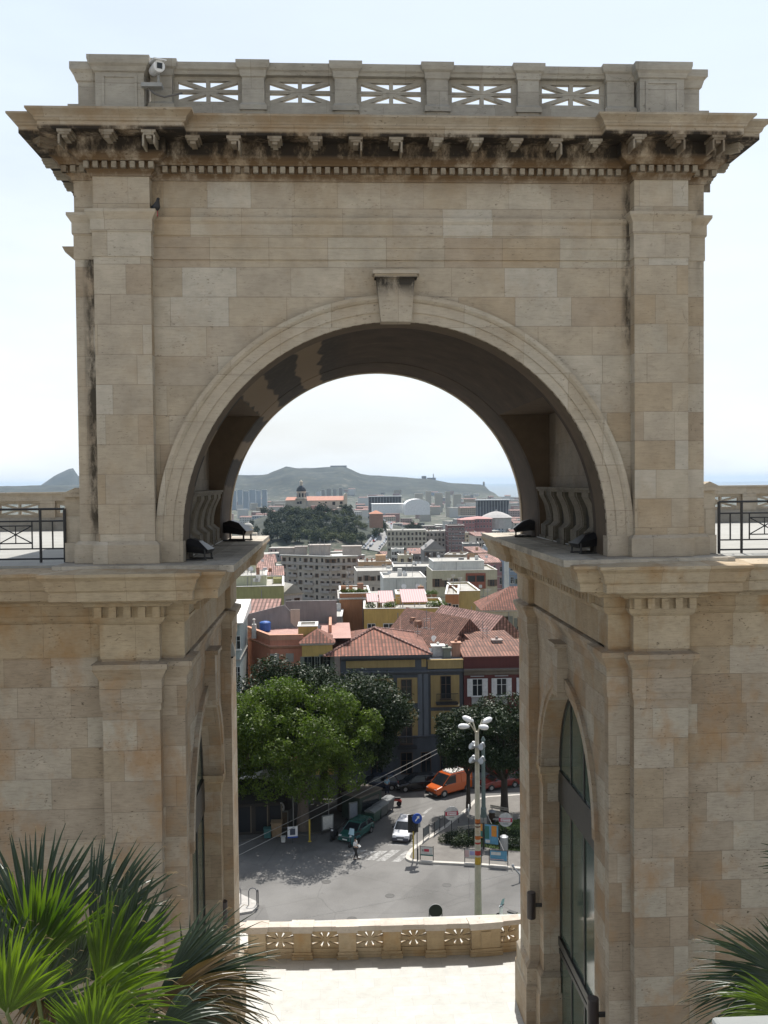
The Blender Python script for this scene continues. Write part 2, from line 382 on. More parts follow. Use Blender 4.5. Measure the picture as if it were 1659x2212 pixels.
arcsweep(mb, [(0,-.05),(0,.06),(.20,.06),(.20,.09),(.40,.09),(.42,.13),(.47,.17),(.55,.18),(.55,-.02)], RA, ZC, 21.1, feet=.45)
P(mb, 'archivolt', M_TRIM, smooth=False)
for sd in (-1, 1): mb = MB(); mb.box(off(sd, 4.60), off(sd, 5.19), 20.96, 21.3, 0, .45); P(mb, 'archivolt_base', M_TRIM)
# keystone with its little cap
mb = MB(); mb.prism([(.98,6.04),(1.80,6.04),(1.72,5.10),(1.07,5.10)], 'Y', 20.84, 21.2)
ks = P(mb, 'keystone', M_TRIM)
mb = MB(); mb.box(.90, 1.89, 20.72, 21.2, 6.10, 6.18); mb.box(.94, 1.85, 20.78, 21.2, 6.03, 6.10); P(mb, 'keystone_cap', M_TRIM, arch)
# pilasters (upper)
for sd in (-1, 1):
    mb = MB(); mb.box(off(sd, 5.16), off(sd, 6.34), 20.8, 21.1, .45, 8.2)
    pl = P(mb, 'pilaster', M_PIL)
    mb = MB()
    path = [(off(sd, 5.16), 21.1), (off(sd, 5.16), 20.8), (off(sd, 6.34), 20.8), (off(sd, 6.34), 21.1)]
    if sd < 0: path = path[::-1]
    capprof = [(0,6.46),(.02,6.46),(.02,6.96),(.045,6.98),(.045,7.0),(.05,7.0),(.05,7.22),(.10,7.30),(.14,7.36),(.14,7.42),(0,7.42)]
    mb.sweep(capprof, path); P(mb, 'capital', M_TRIM)
    mb = MB(); mb.sweep([(0,0),(.10,0),(.10,.40),(.03,.47),(0,.47)], path); P(mb, 'plinth', M_TRIM)
    # outer strip of wall beside the pilaster, with its own cap
    mb = MB(); mb.sweep(capprof, [(off(sd, 6.34), 21.1), (off(sd, 6.8), 21.1), (off(sd, 6.8), 23.0)] if sd > 0 else [(off(sd, 6.8), 23.0), (off(sd, 6.8), 21.1), (off(sd, 6.34), 21.1)])
    P(mb, 'side_capital', M_TRIM)
    mb = MB(); mb.sweep([(0,0),(.10,0),(.10,.40),(.03,.47),(0,.47)], [(off(sd, 6.34), 21.1), (off(sd, 6.8), 21.1), (off(sd, 6.8), 24.0)] if sd > 0 else [(off(sd, 6.8), 24.0), (off(sd, 6.8), 21.1), (off(sd, 6.34), 21.1)])
    P(mb, 'side_plinth', M_TRIM)
# hood over the side door, seen poking out at the left
mb = MB(); mb.sweep([(0,6.55),(.05,6.55),(.12,6.62),(.30,6.75),(.34,6.88),(.55,6.92),(.62,7.05),(0,7.05)], [(off(-1, 6.8), 25.5), (off(-1, 6.8), 22.4)][::1]); P(mb, 'side_hood', M_COR)
# architrave band between the pilasters
mb = MB(); mb.sweep([(0,6.46),(.035,6.46),(.035,6.70),(.05,6.71),(.05,6.95),(.075,6.97),(.075,7.20),(.12,7.26),(.13,7.33),(0,7.35)], [(off(-1,5.16),21.1),(off(1,5.16),21.1)][::1])
P(mb, 'architrave', M_ST)
# great cornice
yw, yp = 21.1, 20.8
ring = []
for sd, seq in ((-1, [(6.8,21.1),(6.34,21.1),(6.34,20.8),(5.16,20.8),(5.16,21.1)]), (1, [(5.16,21.1),(5.16,20.8),(6.34,20.8),(6.34,21.1),(6.8,21.1)])):
    ring += [(off(sd, a), b) for a, b in seq]
ring += [(off(1, 6.8), 30.6), (off(-1, 6.8), 30.6)]
prof = [(-.3,8.12),(.04,8.12),(.04,8.16),(.08,8.20),(.12,8.23),(.12,8.245),(.10,8.245),(.10,8.385),(.24,8.385),(.25,8.42),(.30,8.46),(.37,8.50),(.40,8.56),(.40,8.80),(.86,8.80),
        (.86,8.94),(.90,8.96),(.93,9.04),(.99,9.09),(1.05,9.13),(1.05,9.17),(-.6,9.22)]
mb = MB(); mb.sweep(prof, ring, closed=True)
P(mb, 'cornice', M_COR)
mb = MB(); mb.box(CX0-6.3, CX0+6.3, 21.5, 30.2, 8.6, 9.2); P(mb, 'roof_slab', M_BAL)
# dentils and modillions follow each straight run of the ring
def runs(r):
    for i in range(len(r)):
        a, b = Vector(r[i]), Vector(r[(i+1) % len(r)]); yield a, b
def along(mb, a, b, lo, hi, z0, z1, wd, gap, ext0, ext1, first=0):
    d = (b-a); ln = d.length; d.normalize(); nrm = Vector((d.y, -d.x)); s = -ext0
    n = max(1, int((ln+ext0+ext1+gap*.5)/gap)); st = (ln+ext0+ext1-(n-1)*gap)/2 - ext0
    for i in range(n):
        c = a + d*(st+i*gap)
        pts = [c-d*wd/2+nrm*lo, c+d*wd/2+nrm*lo, c+d*wd/2+nrm*hi, c-d*wd/2+nrm*hi]
        mb.prism([(p.x, p.y) for p in pts], 'Z', z0, z1)
mb = MB()
for i, (a, b) in enumerate(runs(ring)):
    if i in (7, 8, 9, 10) or (b-a).length > .4:
        if (b-a).length < .45: continue
        e = .2
        conv = (b-a).length > 1 and not (i == 4)
        along(mb, a, b, .08, .215, 8.25, 8.375, .105, .19, e if i != 4 else -.25, e if i != 4 else -.25)
dn = P(mb, 'dentil_course', M_MOD); dn['kind'] = 'stuff'
def modillion(mb, c, d, nrm):
    def bx(w_, lo, hi, z0, z1):
        pts = [c-d*w_/2+nrm*lo, c+d*w_/2+nrm*lo, c+d*w_/2+nrm*hi, c-d*w_/2+nrm*hi]; mb.prism([(p.x, p.y) for p in pts], 'Z', z0, z1)
    bx(.29, .40, .845, 8.745, 8.805); bx(.21, .40, .83, 8.70, 8.75); bx(.11, .45, .80, 8.64, 8.705)
    if mrnd.random() < .6:
        for s_ in (-1, 1):
            if mrnd.random() < .6:
                cc = c + d*s_*.11
                q = [cc+nrm*.45, cc+nrm*.83]; 
                a0 = Vector((q[0].x, q[0].y)); a1 = Vector((q[1].x, q[1].y))
                pts = [(a0-d*.02), (a0+d*.02), (a1+d*.02), (a1-d*.02)]
                mb.prism([(p.x, p.y) for p in pts], 'Z', 8.54-mrnd.random()*.07, 8.70)
mrnd = random.Random(3)
F0 = Vector((1, 0)); NF = Vector((0, -1))
xs0 = [CX0+(k-8)*.835 for k in range(17)]
for k, x in enumerate(xs0):
    ax = abs(x-CX0); yb = 20.8 if 4.4 < ax < 7.0 else 21.1
    if ax > 7.0: continue
    mb = MB(); modillion(mb, Vector((x, yb)), F0, NF); P(mb, 'modillion', M_MOD)
for sd in (-1, 1):
    mb = MB(); modillion(mb, Vector((off(sd, 6.78), 21.08)), Vector((.7071, .7071*sd*1.0)), Vector((sd*.7071, -.7071))); P(mb, 'modillion', M_MOD)
    for y in (21.9, 22.75, 23.6, 24.45):
        mb = MB(); modillion(mb, Vector((off(sd, 6.8), y)), Vector((0, sd)), Vector((sd, 0))); P(mb, 'modillion', M_MOD)
# parapet above the cornice
YB = 20.95
zb0, zb1 = 9.2, 10.62
mb = MB(); mb.box(CX0-6.85, CX0+6.85, YB-.02, YB+.40, 9.17, 9.66); P(mb, 'parapet_plinth', M_BAL)
mb = MB(); mb.sweep([(0,10.31),(.04,10.31),(.06,10.37),(.10,10.40),(.12,10.49),(.12,10.535),(0,10.535)], [(CX0-5.2, YB+.03),(CX0+5.2, YB+.03)]); mb.box(CX0-5.2, CX0+5.2, YB+.03, YB+.36, 10.31, 10.538); P(mb, 'parapet_rail', M_BAL)
def postx(p0, p1): return atY(p0, 180, YB).x, atY(p1, 180, YB).x
posts = [postx(*q) for q in ((326,372),(523,571),(723,770),(921,967),(1118,1163),(1310,1368))]
for (a, b) in posts:
    mb = MB(); mb.box(a, b, YB-.05, YB+.40, 9.45, 10.28)
    mb.sweep([(0,10.24),(.03,10.26),(.05,10.38),(.10,10.42),(.12,10.50),(.12,10.57),(-.15,10.57)], [(a, YB+.38),(a, YB-.05),(b, YB-.05),(b, YB+.38)])
    mb.sweep([(0,9.56),(.05,9.56),(.05,9.66),(0,9.72)], [(a, YB+.38),(a, YB-.05),(b, YB-.05),(b, YB+.38)])
    P(mb, 'parapet_post', M_BAL)
def starpanel(mb, x0, x1, z0, z1, y0, y1, hh=.56, hw=None, slim=False):
    """solid panel with eight triangular holes round a star: built of the bars left between the holes"""
    cx, cz = (x0+x1)/2, (z0+z1)/2
    W, H = (x1-x0)/2*.86, (z1-z0)/2*.62
    mb.box(x0, x1, y0, y1, z0, cz-H); mb.box(x0, x1, y0, y1, cz+H, z1)
    mb.box(x0, cx-W, y0, y1, cz-H, cz+H); mb.box(cx+W, x1, y0, y1, cz-H, cz+H)
    t = H*.16
    mb.box(cx-t*1.2, cx+t*1.2, y0, y1, cz-H, cz+H)
    for s in (-1, 1):
        mb.box(cx+s*t*1.2, cx+s*W, y0, y1, cz-t, cz+t)
    # diagonals: quads between the holes
    for sx_ in (-1, 1):
        for sz in (-1, 1):
            # diagonal blade from the hub widening outward to the corner
            poly = [(cx+sx_*t*1.2, cz+sz*t), (cx+sx_*W*.26, cz+sz*t), (cx+sx_*W, cz+sz*H*.84), (cx+sx_*W, cz+sz*H), (cx+sx_*W*.74, cz+sz*H), (cx+sx_*t*1.2, cz+sz*H*.33)]
            mb.prism(poly, 'Y', y0+.004, y1-.004)
for i in range(5):
    a, b = posts[i][1], posts[i+1][0]
    mb = MB(); starpanel(mb, a, b, 9.66, 10.36, YB+.12, YB+.24)
    P(mb, 'parapet_panel', M_BAL)
for sd, q in ((-1, (212, 316)), (1, (1374, 1468))):
    a, b = postx(*q)
    mb = MB(); mb.box(a, b, 20.68, 21.5, 9.22, 10.36)
    mb.sweep([(0,10.22),(.04,10.24),(.07,10.32),(.12,10.37),(.14,10.45),(.14,10.53),(-.3,10.53)], [(a, 21.5),(a, 20.68),(b, 20.68),(b, 21.5)])
    mb.sweep([(0,9.2),(.10,9.2),(.10,9.30),(.0,9.42)], [(a, 21.5),(a, 20.68),(b, 20.68),(b, 21.5)])
    # framed sunk panel
    w_, h_ = (b-a), 1.0; cx = (a+b)/2
    for (u0, u1, v0, v1) in ((-.36,.36,.70,.75),(-.36,.36,.08,.13),(-.36,-.31,.13,.70),(.31,.36,.13,.70)):
        mb.box(cx+u0, cx+u1, 20.655, 20.69, 9.42+v0, 9.42+v1)
    P(mb, 'corner_pedestal', M_BAL)
    a2, b2 = (off(-1, 6.62), a) if sd < 0 else (b, off(1, 6.62))
    mb = MB(); mb.box(a2, b2, YB-.05, 22.3, 9.2, 10.15)
    pth = [(a2, 22.3),(a2, YB-.05),(b2, YB-.05)] if sd < 0 else [(a2, YB-.05),(b2, YB-.05),(b2, 22.3)]
    mb.sweep([(0,10.1),(.04,10.12),(.08,10.26),(.14,10.32),(.14,10.47),(-.3,10.47)], pth)
    mb.box(a2+(.02 if sd<0 else 0), b2-(.02 if sd>0 else 0), YB, 22.3, 10.1, 10.46)
    P(mb, 'parapet_return', M_BAL)
# scrolled consoles in the side recesses
def console(x_in, y, sd, wd=.42):
    # side profile in (out from wall, z): an S scroll
    pr = [(0,.12),(.26,.12),(.26,.42),(.20,.46),(.12,.55),(.13,.75),(.18,1.0),(.24,1.15),(.30,1.28),(.30,1.38),(0,1.38)]
    mb = MB(); n = len(pr)
    for y0, y1, sc in ((y-wd/2, y+wd/2, 1.0), (y-wd/2+.08, y+wd/2-.08, 1.12)):
        vs = [(x_in-sd*o_*sc, yy, z) for yy in (y0, y1) for o_, z in pr]
        mb.add(vs, [tuple(range(n)), tuple(range(2*n-1, n-1, -1))] + [(i, i+n, (i+1) % n+n, (i+1) % n) for i in range(n)])
    mb.box(x_in, x_in-sd*.32, y-wd/2-.02, y+wd/2+.02, 0, .125)
    return mb
for sd in (-1, 1):
    xi = off(sd, 4.92)
    for y in (22.8, 24.1, 25.4, 26.65, 27.6):
        P(console(xi, y, sd, .78), 'console', M_MOSSY)
    mb = MB(); mb.box(xi-sd*.002, xi-sd*.36, 22.2, 28.04, 1.38, 1.44); mb.box(xi-sd*.002, xi-sd*.40, 22.2, 28.03, 1.44, 1.50); P(mb, 'console_shelf', M_MOSSY)
    mb = MB(); mb.box(xi-sd*.001, xi-sd*.06, 22.2, 28.04, 0, 1.38); P(mb, 'recess_gap_shade', plain('gap_shade_dark', (.035,.032,.026), .95))  # near-black sheet stands in for the shade in the deep gaps behind the consoles
# ----------------------------------------------------------------- bastion walls below
ZF = -15.1
def lower(sd, label):
    rt = thing('bastion_wall', label, 'wall', (off(sd, 9), 22, 0))
    def Q(mb, name, mat, par=None, **k):
        return P(mb, name, mat, rt, **k)
    wi, gi = 4.49, 5.30          # pier face, glass plane (offset from centre)
    wl = 4.78                     # wall face between the piers
    ya, yb, zs = 22.8, 28.5, -6.85; rr = (yb-ya)/2; yc = (ya+yb)/2
    # wall with arched opening, seen edge on along the passage
    a = [(21.3, -.15), (yc, -.15)] + [(yc - rr*math.sin(R(90*i/24)), zs + rr*math.cos(R(90*i/24))) for i in range(25)] + [(ya, ZF), (21.3, ZF)]
    b = [(30.0, -.15), (yc, -.15)] + [(yc + rr*math.sin(R(90*i/24)), zs + rr*math.cos(R(90*i/24))) for i in range(25)] + [(yb, ZF), (30.0, ZF)]
    mb = MB()
    for poly in (a, b): mb.prism(poly, 'X', off(sd, wl), off(sd, 5.6))
    Q(mb, 'passage_wall', M_LOW)
    # outer mass
    mb = MB(); mb.box(off(sd, 5.6), off(sd, 30), 21.0, 30.2, ZF, -.12)
    mb.box(off(sd, 4.62), off(sd, 5.6), 21.0, 21.3, ZF, -.2)
    Q(mb, 'front_wall', M_LOW)
    # far pier and near corner pier
    mb = MB(); mb.box(off(sd, wi), off(sd, 5.6), 29.1, 30.62, ZF, -.3); Q(mb, 'corner_pier', M_LOW)
    # pier plinth
    bp = [(0,ZF),(.16,ZF),(.16,ZF+1.35),(.12,ZF+1.42),(.12,ZF+1.9),(.05,ZF+2.0),(0,ZF+2.05)]
    pth = [(off(sd,5.4),30.62),(off(sd,wi),30.62),(off(sd,wi),29.1),(off(sd,wl),29.1),(off(sd,wl),28.5),(off(sd,gi),28.5)]
    mb = MB(); mb.sweep(bp, pth if sd > 0 else pth[::-1])
    if sd < 0: pass
    Q(mb, 'pier_plinth', M_LOW)
    # inner second pier order (arch impost + archivolt)
    mb = MB()
    for i in range(24):
        t0, t1 = R(180*i/24), R(180*(i+1)/24)
        for (r0, r1, d) in ((rr, rr+.16, .05), (rr+.16, rr+.42, .10)):
            q = [(yc+rq*math.cos(t), zs+rq*math.sin(t)) for rq, t in ((r0,t0),(r1,t0),(r1,t1),(r0,t1))]
            mb.prism(q, 'X', off(sd, wl)+sd*.01, off(sd, wl)-sd*d)
    Q(mb, 'door_archivolt', M_LOW)
    mb = MB(); mb.sweep([(0,zs-.5),(.03,zs-.5),(.03,zs-.25),(.10,zs-.18),(.10,zs),(0,zs)], ([(off(sd,wl),29.08),(off(sd,wl),28.5),(off(sd,gi),28.5)] if sd > 0 else [(off(sd,gi),28.5),(off(sd,wl),28.5),(off(sd,wl),29.08)])); Q(mb, 'impost', M_LCOR)
    mb = MB(); 
    mb.prism([(yc-.32,-2.75),(yc+.32,-2.75),(yc+.22,-4.1),(yc-.22,-4.1)], 'X', off(sd,wl), off(sd,wl)-sd*.28); mb.box(off(sd,wl), off(sd,wl)-sd*.38, yc-.42, yc+.42, -2.75, -2.64)
    Q(mb, 'door_keystone', M_LOW)
    # front pilaster, corner strip
    mb = MB(); mb.box(off(sd,5.1), off(sd,6.3), 20.7, 21.0, ZF, -1.2); Q(mb, 'pilaster', M_LOW)
    # plan line for entablature and capitals
    line = [(off(sd,4.49),30.62),(off(sd,4.49),29.1),(off(sd,wl),29.1),(off(sd,wl),21.9),(off(sd,4.62),21.9),(off(sd,4.62),21.0),(off(sd,5.1),21.0),(off(sd,5.1),20.7),(off(sd,6.3),20.7),(off(sd,6.3),21.0),(off(sd,30),21.0)]
    fw = line if sd > 0 else line[::-1]
    line_c = [(off(sd,5.3),30.62)] + line
    fc = line_c if sd > 0 else line_c[::-1]
    # capital / string course
    mb = MB(); mb.sweep([(0,-3.1),(.03,-3.1),(.03,-2.95),(.05,-2.95),(.05,-2.45),(.10,-2.36),(.16,-2.24),(.19,-2.20),(.19,-2.10),(0,-2.06)], fc[1:-1] if sd > 0 else fc[1:-1]); Q(mb, 'string_course', M_LOW)
    # entablature and ledge, wall line (less broken): passage, ressaut, front
    el = [(off(sd,5.3),30.65),(off(sd,4.45),30.65),(off(sd,4.45),28.9),(off(sd,4.60),28.9),(off(sd,4.60),21.6),(off(sd,4.60),20.95),(off(sd,5.08),20.95),(off(sd,5.08),20.66),(off(sd,6.32),20.66),(off(sd,6.32),20.95),(off(sd,30),20.95)]
    ef = el if sd > 0 else el[::-1]
    mb = MB(); mb.sweep([(-.2,-2.0),(0,-2.0),(0,-1.28),(.04,-1.26),(.10,-1.20),(.14,-1.12),(.14,-1.10),(.12,-1.10),(.12,-.86),(.28,-.86),(.32,-.80),(.48,-.74),(.48,-.70),(.82,-.68),(.82,-.50),(.86,-.46),(.92,-.26),(1.0,-.18),(1.0,-.12),(-.25,-.02)], ef)
    Q(mb, 'lower_cornice', M_LCOR)
    mb = MB()
    pts = [Vector(p) for p in ef]
    for i in range(len(pts)-1):
        a_, b_ = pts[i], pts[i+1]
        if (b_-a_).length < .9: continue
        if (b_-a_).length > 12:      # far along the front wall: only a plain band there
            continue
        along(mb, a_, b_, .10, .25, -1.09, -.87, .15, .30, .12, .12)
    Q(mb, 'lower_dentils', M_LCOR)['kind'] = 'stuff'
    # ledge paving under the arch feet
    mb = MB(); mb.box(off(sd,4.2), off(sd,7.2), 20.35, 30.75, -.3, -.003)
    mb.prism([(off(sd,3.46),20.25),(off(sd,3.46),31.6),(off(sd,5.3),31.6),(off(sd,5.3),20.25)], 'Z', -.16, -.012)
    Q(mb, 'ledge_top', M_LEDGE)
    # glazed arched doorway
    MG = NT('green_tinted_glass'); MG.color((.085,.12,.10)); MG.rough(.10); MG.b.inputs['Specular IOR Level'].default_value = .55
    MFm = plain('dark_bronze_frame', (.03,.03,.028), .45)
    mb = MB(); rg = rr+.02; n = 28
    pts = [(ya, ZF+.3)] + [(yc-rg*math.cos(R(180*i/n)), zs+rg*math.sin(R(180*i/n))) for i in range(n+1)] + [(yb, ZF+.3)]
    mb.prism(pts, 'X', off(sd,gi), off(sd,gi+.03))
    gl = Q(mb, 'door_glass', MG.mat)
    mb = MB(); xg0, xg1 = off(sd,gi-.03), off(sd,gi+.06)
    def bar(y0, y1, z0, z1, d=.0): mb.box(xg0-sd*d, xg1, y0, y1, z0, z1)
    for y in (24.2, 25.65, 27.1): bar(y-.045, y+.045, ZF+.1, zs+math.sqrt(max(0, rr*rr-(y-yc)**2)))
    bar(ya, yb, zs-1.05, zs-.1, .03); bar(ya, yb, -12.25, -12.0, .05); bar(ya, yb, -12.5, -12.36, .03); bar(ya, yb, ZF, ZF+.18)
    for i in range(n):
        t0, t1 = R(180*i/n), R(180*(i+1)/n)
        q = [(yc+rq*math.cos(t), zs+rq*math.sin(t)) for rq, t in ((rr-.12,t0),(rr+.02,t0),(rr+.02,t1),(rr-.12,t1))]
        mb.prism(q, 'X', xg0, xg1)
    bar(ya, ya+.12, ZF, zs); bar(yb-.12, yb, ZF, zs)
    Q(mb, 'door_frame', MFm)
    return rt
bl = lower(-1, 'left bastion wall of golden travertine below the arch, behind the big palm fronds')
br = lower(1, 'right bastion wall of golden travertine with tall green glazed arched door facing the passage')
# ----------------------------------------------------------------- terraces and floors
def paving(name, c, cs=1.0, jc=.8, w_=1.2):
    t = NT(name); o = t.obj(); bt = t.n('TexBrick'); t.l(o, bt.inputs['Vector'])
    bt.inputs['Color1'].default_value = (c[0], c[1], c[2], 1); bt.inputs['Color2'].default_value = (c[0]*.90, c[1]*.90, c[2]*.885, 1)
    bt.inputs['Mortar'].default_value = (c[0]*jc, c[1]*jc, c[2]*jc, 1); bt.inputs['Scale'].default_value = cs
    bt.inputs['Brick Width'].default_value = w_; bt.inputs['Row Height'].default_value = w_*.5; bt.inputs['Mortar Size'].default_value = .008
    n = t.noise(2.5, 8, .65, o); sp = t.noise(14, 3, .5, o)
    cc = t.mix(1, bt.outputs[0], t.ramp(n, [(.3,.84),(.7,1.04)]), 'MULTIPLY')
    cc = t.mix(t.ramp(sp, [(.68,0),(.74,.6)]), cc, (.25,.22,.18))
    t.color(cc); t.rough(.8); t.bump(n, .2, .01); return t.mat
M_PAVE = paving('white_marble_paving', (.54,.54,.515), jc=.80)
M_PAVE2 = paving('grey_terrace_paving', (.34,.335,.31), w_=1.6)
mb = MB(); mb.box(-14, 18, -10, 20.95, ZF-.6, ZF-.004); tag(mb.build('courtyard_floor', paving('grey_courtyard_paving', (.20,.19,.175))), kind='structure')
mb = MB(); mb.box(-14, 18, 20.96, 36.9, ZF-.6, ZF); tag(mb.build('lower_terrace_floor', M_PAVE), kind='structure')
for sd in (-1, 1):
    mb = MB(); mb.box(off(sd, 6.9), off(sd, 26), 20.7, 38.3, -.25, -.005)
    tag(mb.build('terrace_floor', M_PAVE2), kind='structure')
    mb = MB(); mb.box(off(sd, 7.2), off(sd, 26), 30.2, 38.0, -15, -.25); tag(P(mb, 'terrace_retaining_wall', M_LOW, None), ('left' if sd < 0 else 'right')+' retaining wall under the upper terrace behind the arch', 'wall')

# the viewer's own terrace and the pale houses behind it, sunlit: they throw light back onto the shaded side of the arch
mb = MB(); mb.box(-40, 42, -24, 2.2, -.5, 0); mb.box(-40, 42, 1.5, 2.2, -15.6, -.5); tag(mb.build('upper_terrace_floor', M_PAVE), kind='structure')
def backhouse(x0, x1, z1, col, label):
    rt = thing('town_palazzo', label, 'building', ((x0+x1)/2, -24, 0)); W = x1-x0
    mb = MB(); mb.box(-W/2, W/2, -10, 0, 0, z1); mb.build('wall', plain('pale_plaster_'+str(int(col*100)), (col, col*.93, col*.80), .9), rt)
    mb = MB(); mb.sweep([(0,z1-.6),(.3,z1-.4),(.5,z1-.1),(.5,z1),(0,z1+.05)], [(W/2,0),(-W/2,0)]); mb.build('cornice', plain('pale_cornice', (.62,.58,.5), .9), rt)
    for f in range(int(z1/4.2)):
        for c in range(int(W/3.6)):
            mb = MB(); x = -W/2+3.6*(c+.5)+.6; z = 1.0+f*4.2; mb.box(x-.6, x+.6, -.05, .02, z, z+2.3); mb.build('window', plain('behind_window', (.05,.055,.06), .2, var=0), rt)
backhouse(-38, -8, 17, .66, 'cream palazzo behind the viewer, far left')
backhouse(-7.5, 17, 20, .70, 'pale palazzo directly behind the viewer')
backhouse(17.5, 40, 16, .62, 'pale ochre palazzo behind the viewer, far right')
# ================================================================= land, sea, plaza
GZ = -28.34
def interp(x, pts):
    if x <= pts[0][0]: return pts[0][1]
    for (a, b), (c, d) in zip(pts, pts[1:]):
        if x <= c: return b+(d-b)*(x-a)/(c-a)
    return pts[-1][1]
LAND = [(104,-28.5),(160,-34),(250,-42),(400,-50),(700,-59),(1000,-62.5),(1500,-66),(4300,-70.5),(5200,-72.5)]
SEA = -71.8
RIDGE = [(380,1046),(497,1025),(530,1027),(560,1026),(577,1024),(600,1018),(622,1012),(665,1011),(700,1009),(742,1008),(755,1014),(780,1024),(830,1029),(880,1031),(905,1033),(930,1035),(965,1042),(975,1044),(1020,1045),(1045,1047),(1057,1060),(1072,1067),(1078,1074)]
RZ = []
for x, y in RIDGE:
    p = atY(x, y, 4300); RZ.append((p.x/4300, p.z))
LEFTH = [(74,1063),(84,1051),(100,1040),(120,1026),(138,1018),(150,1012),(158,1011),(164,1024),(176,1032),(215,1040),(300,1052),(360,1064)]
LZ = []
for x, y in LEFTH:
    p = atY(x, y, 6500); LZ.append((p.x/6500, p.z))
def nz3(x, y, s, o=4): return noise.fractal(Vector((x*s, y*s, 3.3)), 1.0, 2.0, o, noise_basis='PERLIN_ORIGINAL')
HILLC = atY(672, 1095, 1050)
def land(X, Y):
    z = interp(Y, LAND); u = X/max(Y, 1)
    if Y < 104: return GZ-.06
    if Y > 300: z += nz3(X, Y, .002)*3*min(1, (Y-300)/500)
    # wooded hill under the church
    hx, hy = (X-HILLC.x)/95, (Y-1060)/170
    d = math.sqrt(hx*hx+hy*hy)
    if d < 1.6:
        z += 41*max(0, 1-d/1.45)**.8*(1 + .10*nz3(X, Y, .02)) if d > .45 else 41*(1-.45/1.45)**.8*(1+.10*nz3(X, Y, .02)) + 2*(.45-d)
    # long ridge with the fort on top
    t = max(0, 1-abs(Y-4300)/950.0); t = t*t*(3-2*t)
    hz = interp(u, RZ)
    if hz > -71 and t > 0:
        z = z + (hz-z)*(t**(.8) if Y < 4300 else t)*(1+ (.22*nz3(X, Y, .0045, 6) if t < .96 else .03*nz3(X, Y, .01)))
    edge = RZ[-1][0]
    coast = 4450
    if Y > coast and u > -.12: z -= (Y-coast)*.06*(1-t)
    if u > edge+.012: z -= max(0, Y-4150)*.02
    # far left headland
    t2 = max(0, 1-abs(Y-6500)/700.0); t2 = t2*t2*(3-2*t2)
    hz = interp(u, LZ) if LZ[0][0] < u < LZ[-1][0] else -90
    if Y > 4500 and u <= -.12: z -= (Y-4500)*.03
    if t2 > 0 and hz > -90: z = max(z, -76 + (hz+76)*t2)
    return max(z, -80)
ys = [104*(9000/104)**(i/230) for i in range(231)]
us = [-.62+1.24*i/260 for i in range(261)]
V = []; 
for Y in ys:
    for u in us: V.append((u*Y, Y, land(u*Y, Y)))
n = len(us); Fc = [(j*n+i, j*n+i+1, (j+1)*n+i+1, (j+1)*n+i) for j in range(len(ys)-1) for i in range(n-1)]
# the flat plaza in front and under the bastion closes the sheet towards the viewer
b0 = len(V); V += [(-400, -60, GZ-.06), (400, -60, GZ-.06), (us[-1]*104, 104, GZ-.06), (us[0]*104, 104, GZ-.06), (-400, 104, GZ-.06), (400, 104, GZ-.06)]
Fc += [(b0, b0+1, b0+5, b0+2, b0+3, b0+4)]
def landmat():
    t = NT('scrub_and_town_ground'); o = t.obj(); sx = t.n('SeparateXYZ'); t.l(o, sx.inputs[0])
    f = t.noise(.012, 10, .7, o); f2 = t.noise(.0022, 6, .6, o)
    f = t.math('ADD', t.math('MULTIPLY', f, .6), t.math('MULTIPLY', t.noise(.035, 6, .75, o), .4)); scrub = t.ramp(f, [(.42, (.006,.012,.011)), (.50, (.018,.026,.019)), (.57, (.040,.045,.032)), (.67, (.17,.155,.12))])
    town = t.ramp(t.noise(.05, 6, .7, o), [(.36, (.025,.035,.018)), (.5, (.05,.058,.034)), (.58, (.12,.11,.085)), (.66, (.30,.27,.23))])
    hi = t.n('MapRange'); hi.inputs['From Min'].default_value = -58; hi.inputs['From Max'].default_value = -35; t.l(sx.outputs[2], hi.inputs[0])
    far = t.math('GREATER_THAN', sx.outputs[1], 700)
    t.color(t.mix(t.math('MULTIPLY', hi.outputs[0], far), town, scrub)); t.rough(.95); return t.mat
me = bpy.data.meshes.new('ground'); me.from_pydata(V, [], Fc); me.materials.append(landmat())
me.polygons.foreach_set('use_smooth', [True]*len(me.polygons))
gr = bpy.data.objects.new('ground', me); COL.objects.link(gr); tag(gr, kind='structure')
t = NT('hazy_sea'); t.color((.045,.085,.11)); t.rough(.28); t.bump(t.noise(.05, 4, .6, t.mapping(t.obj(), (1, .35, 1))), .35, .6)
mb = MB(); mb.quad((-30000, 3000, SEA), (30000, 3000, SEA), (30000, 34000, SEA), (-30000, 34000, SEA)); tag(mb.build('sea', t.mat), kind='structure')
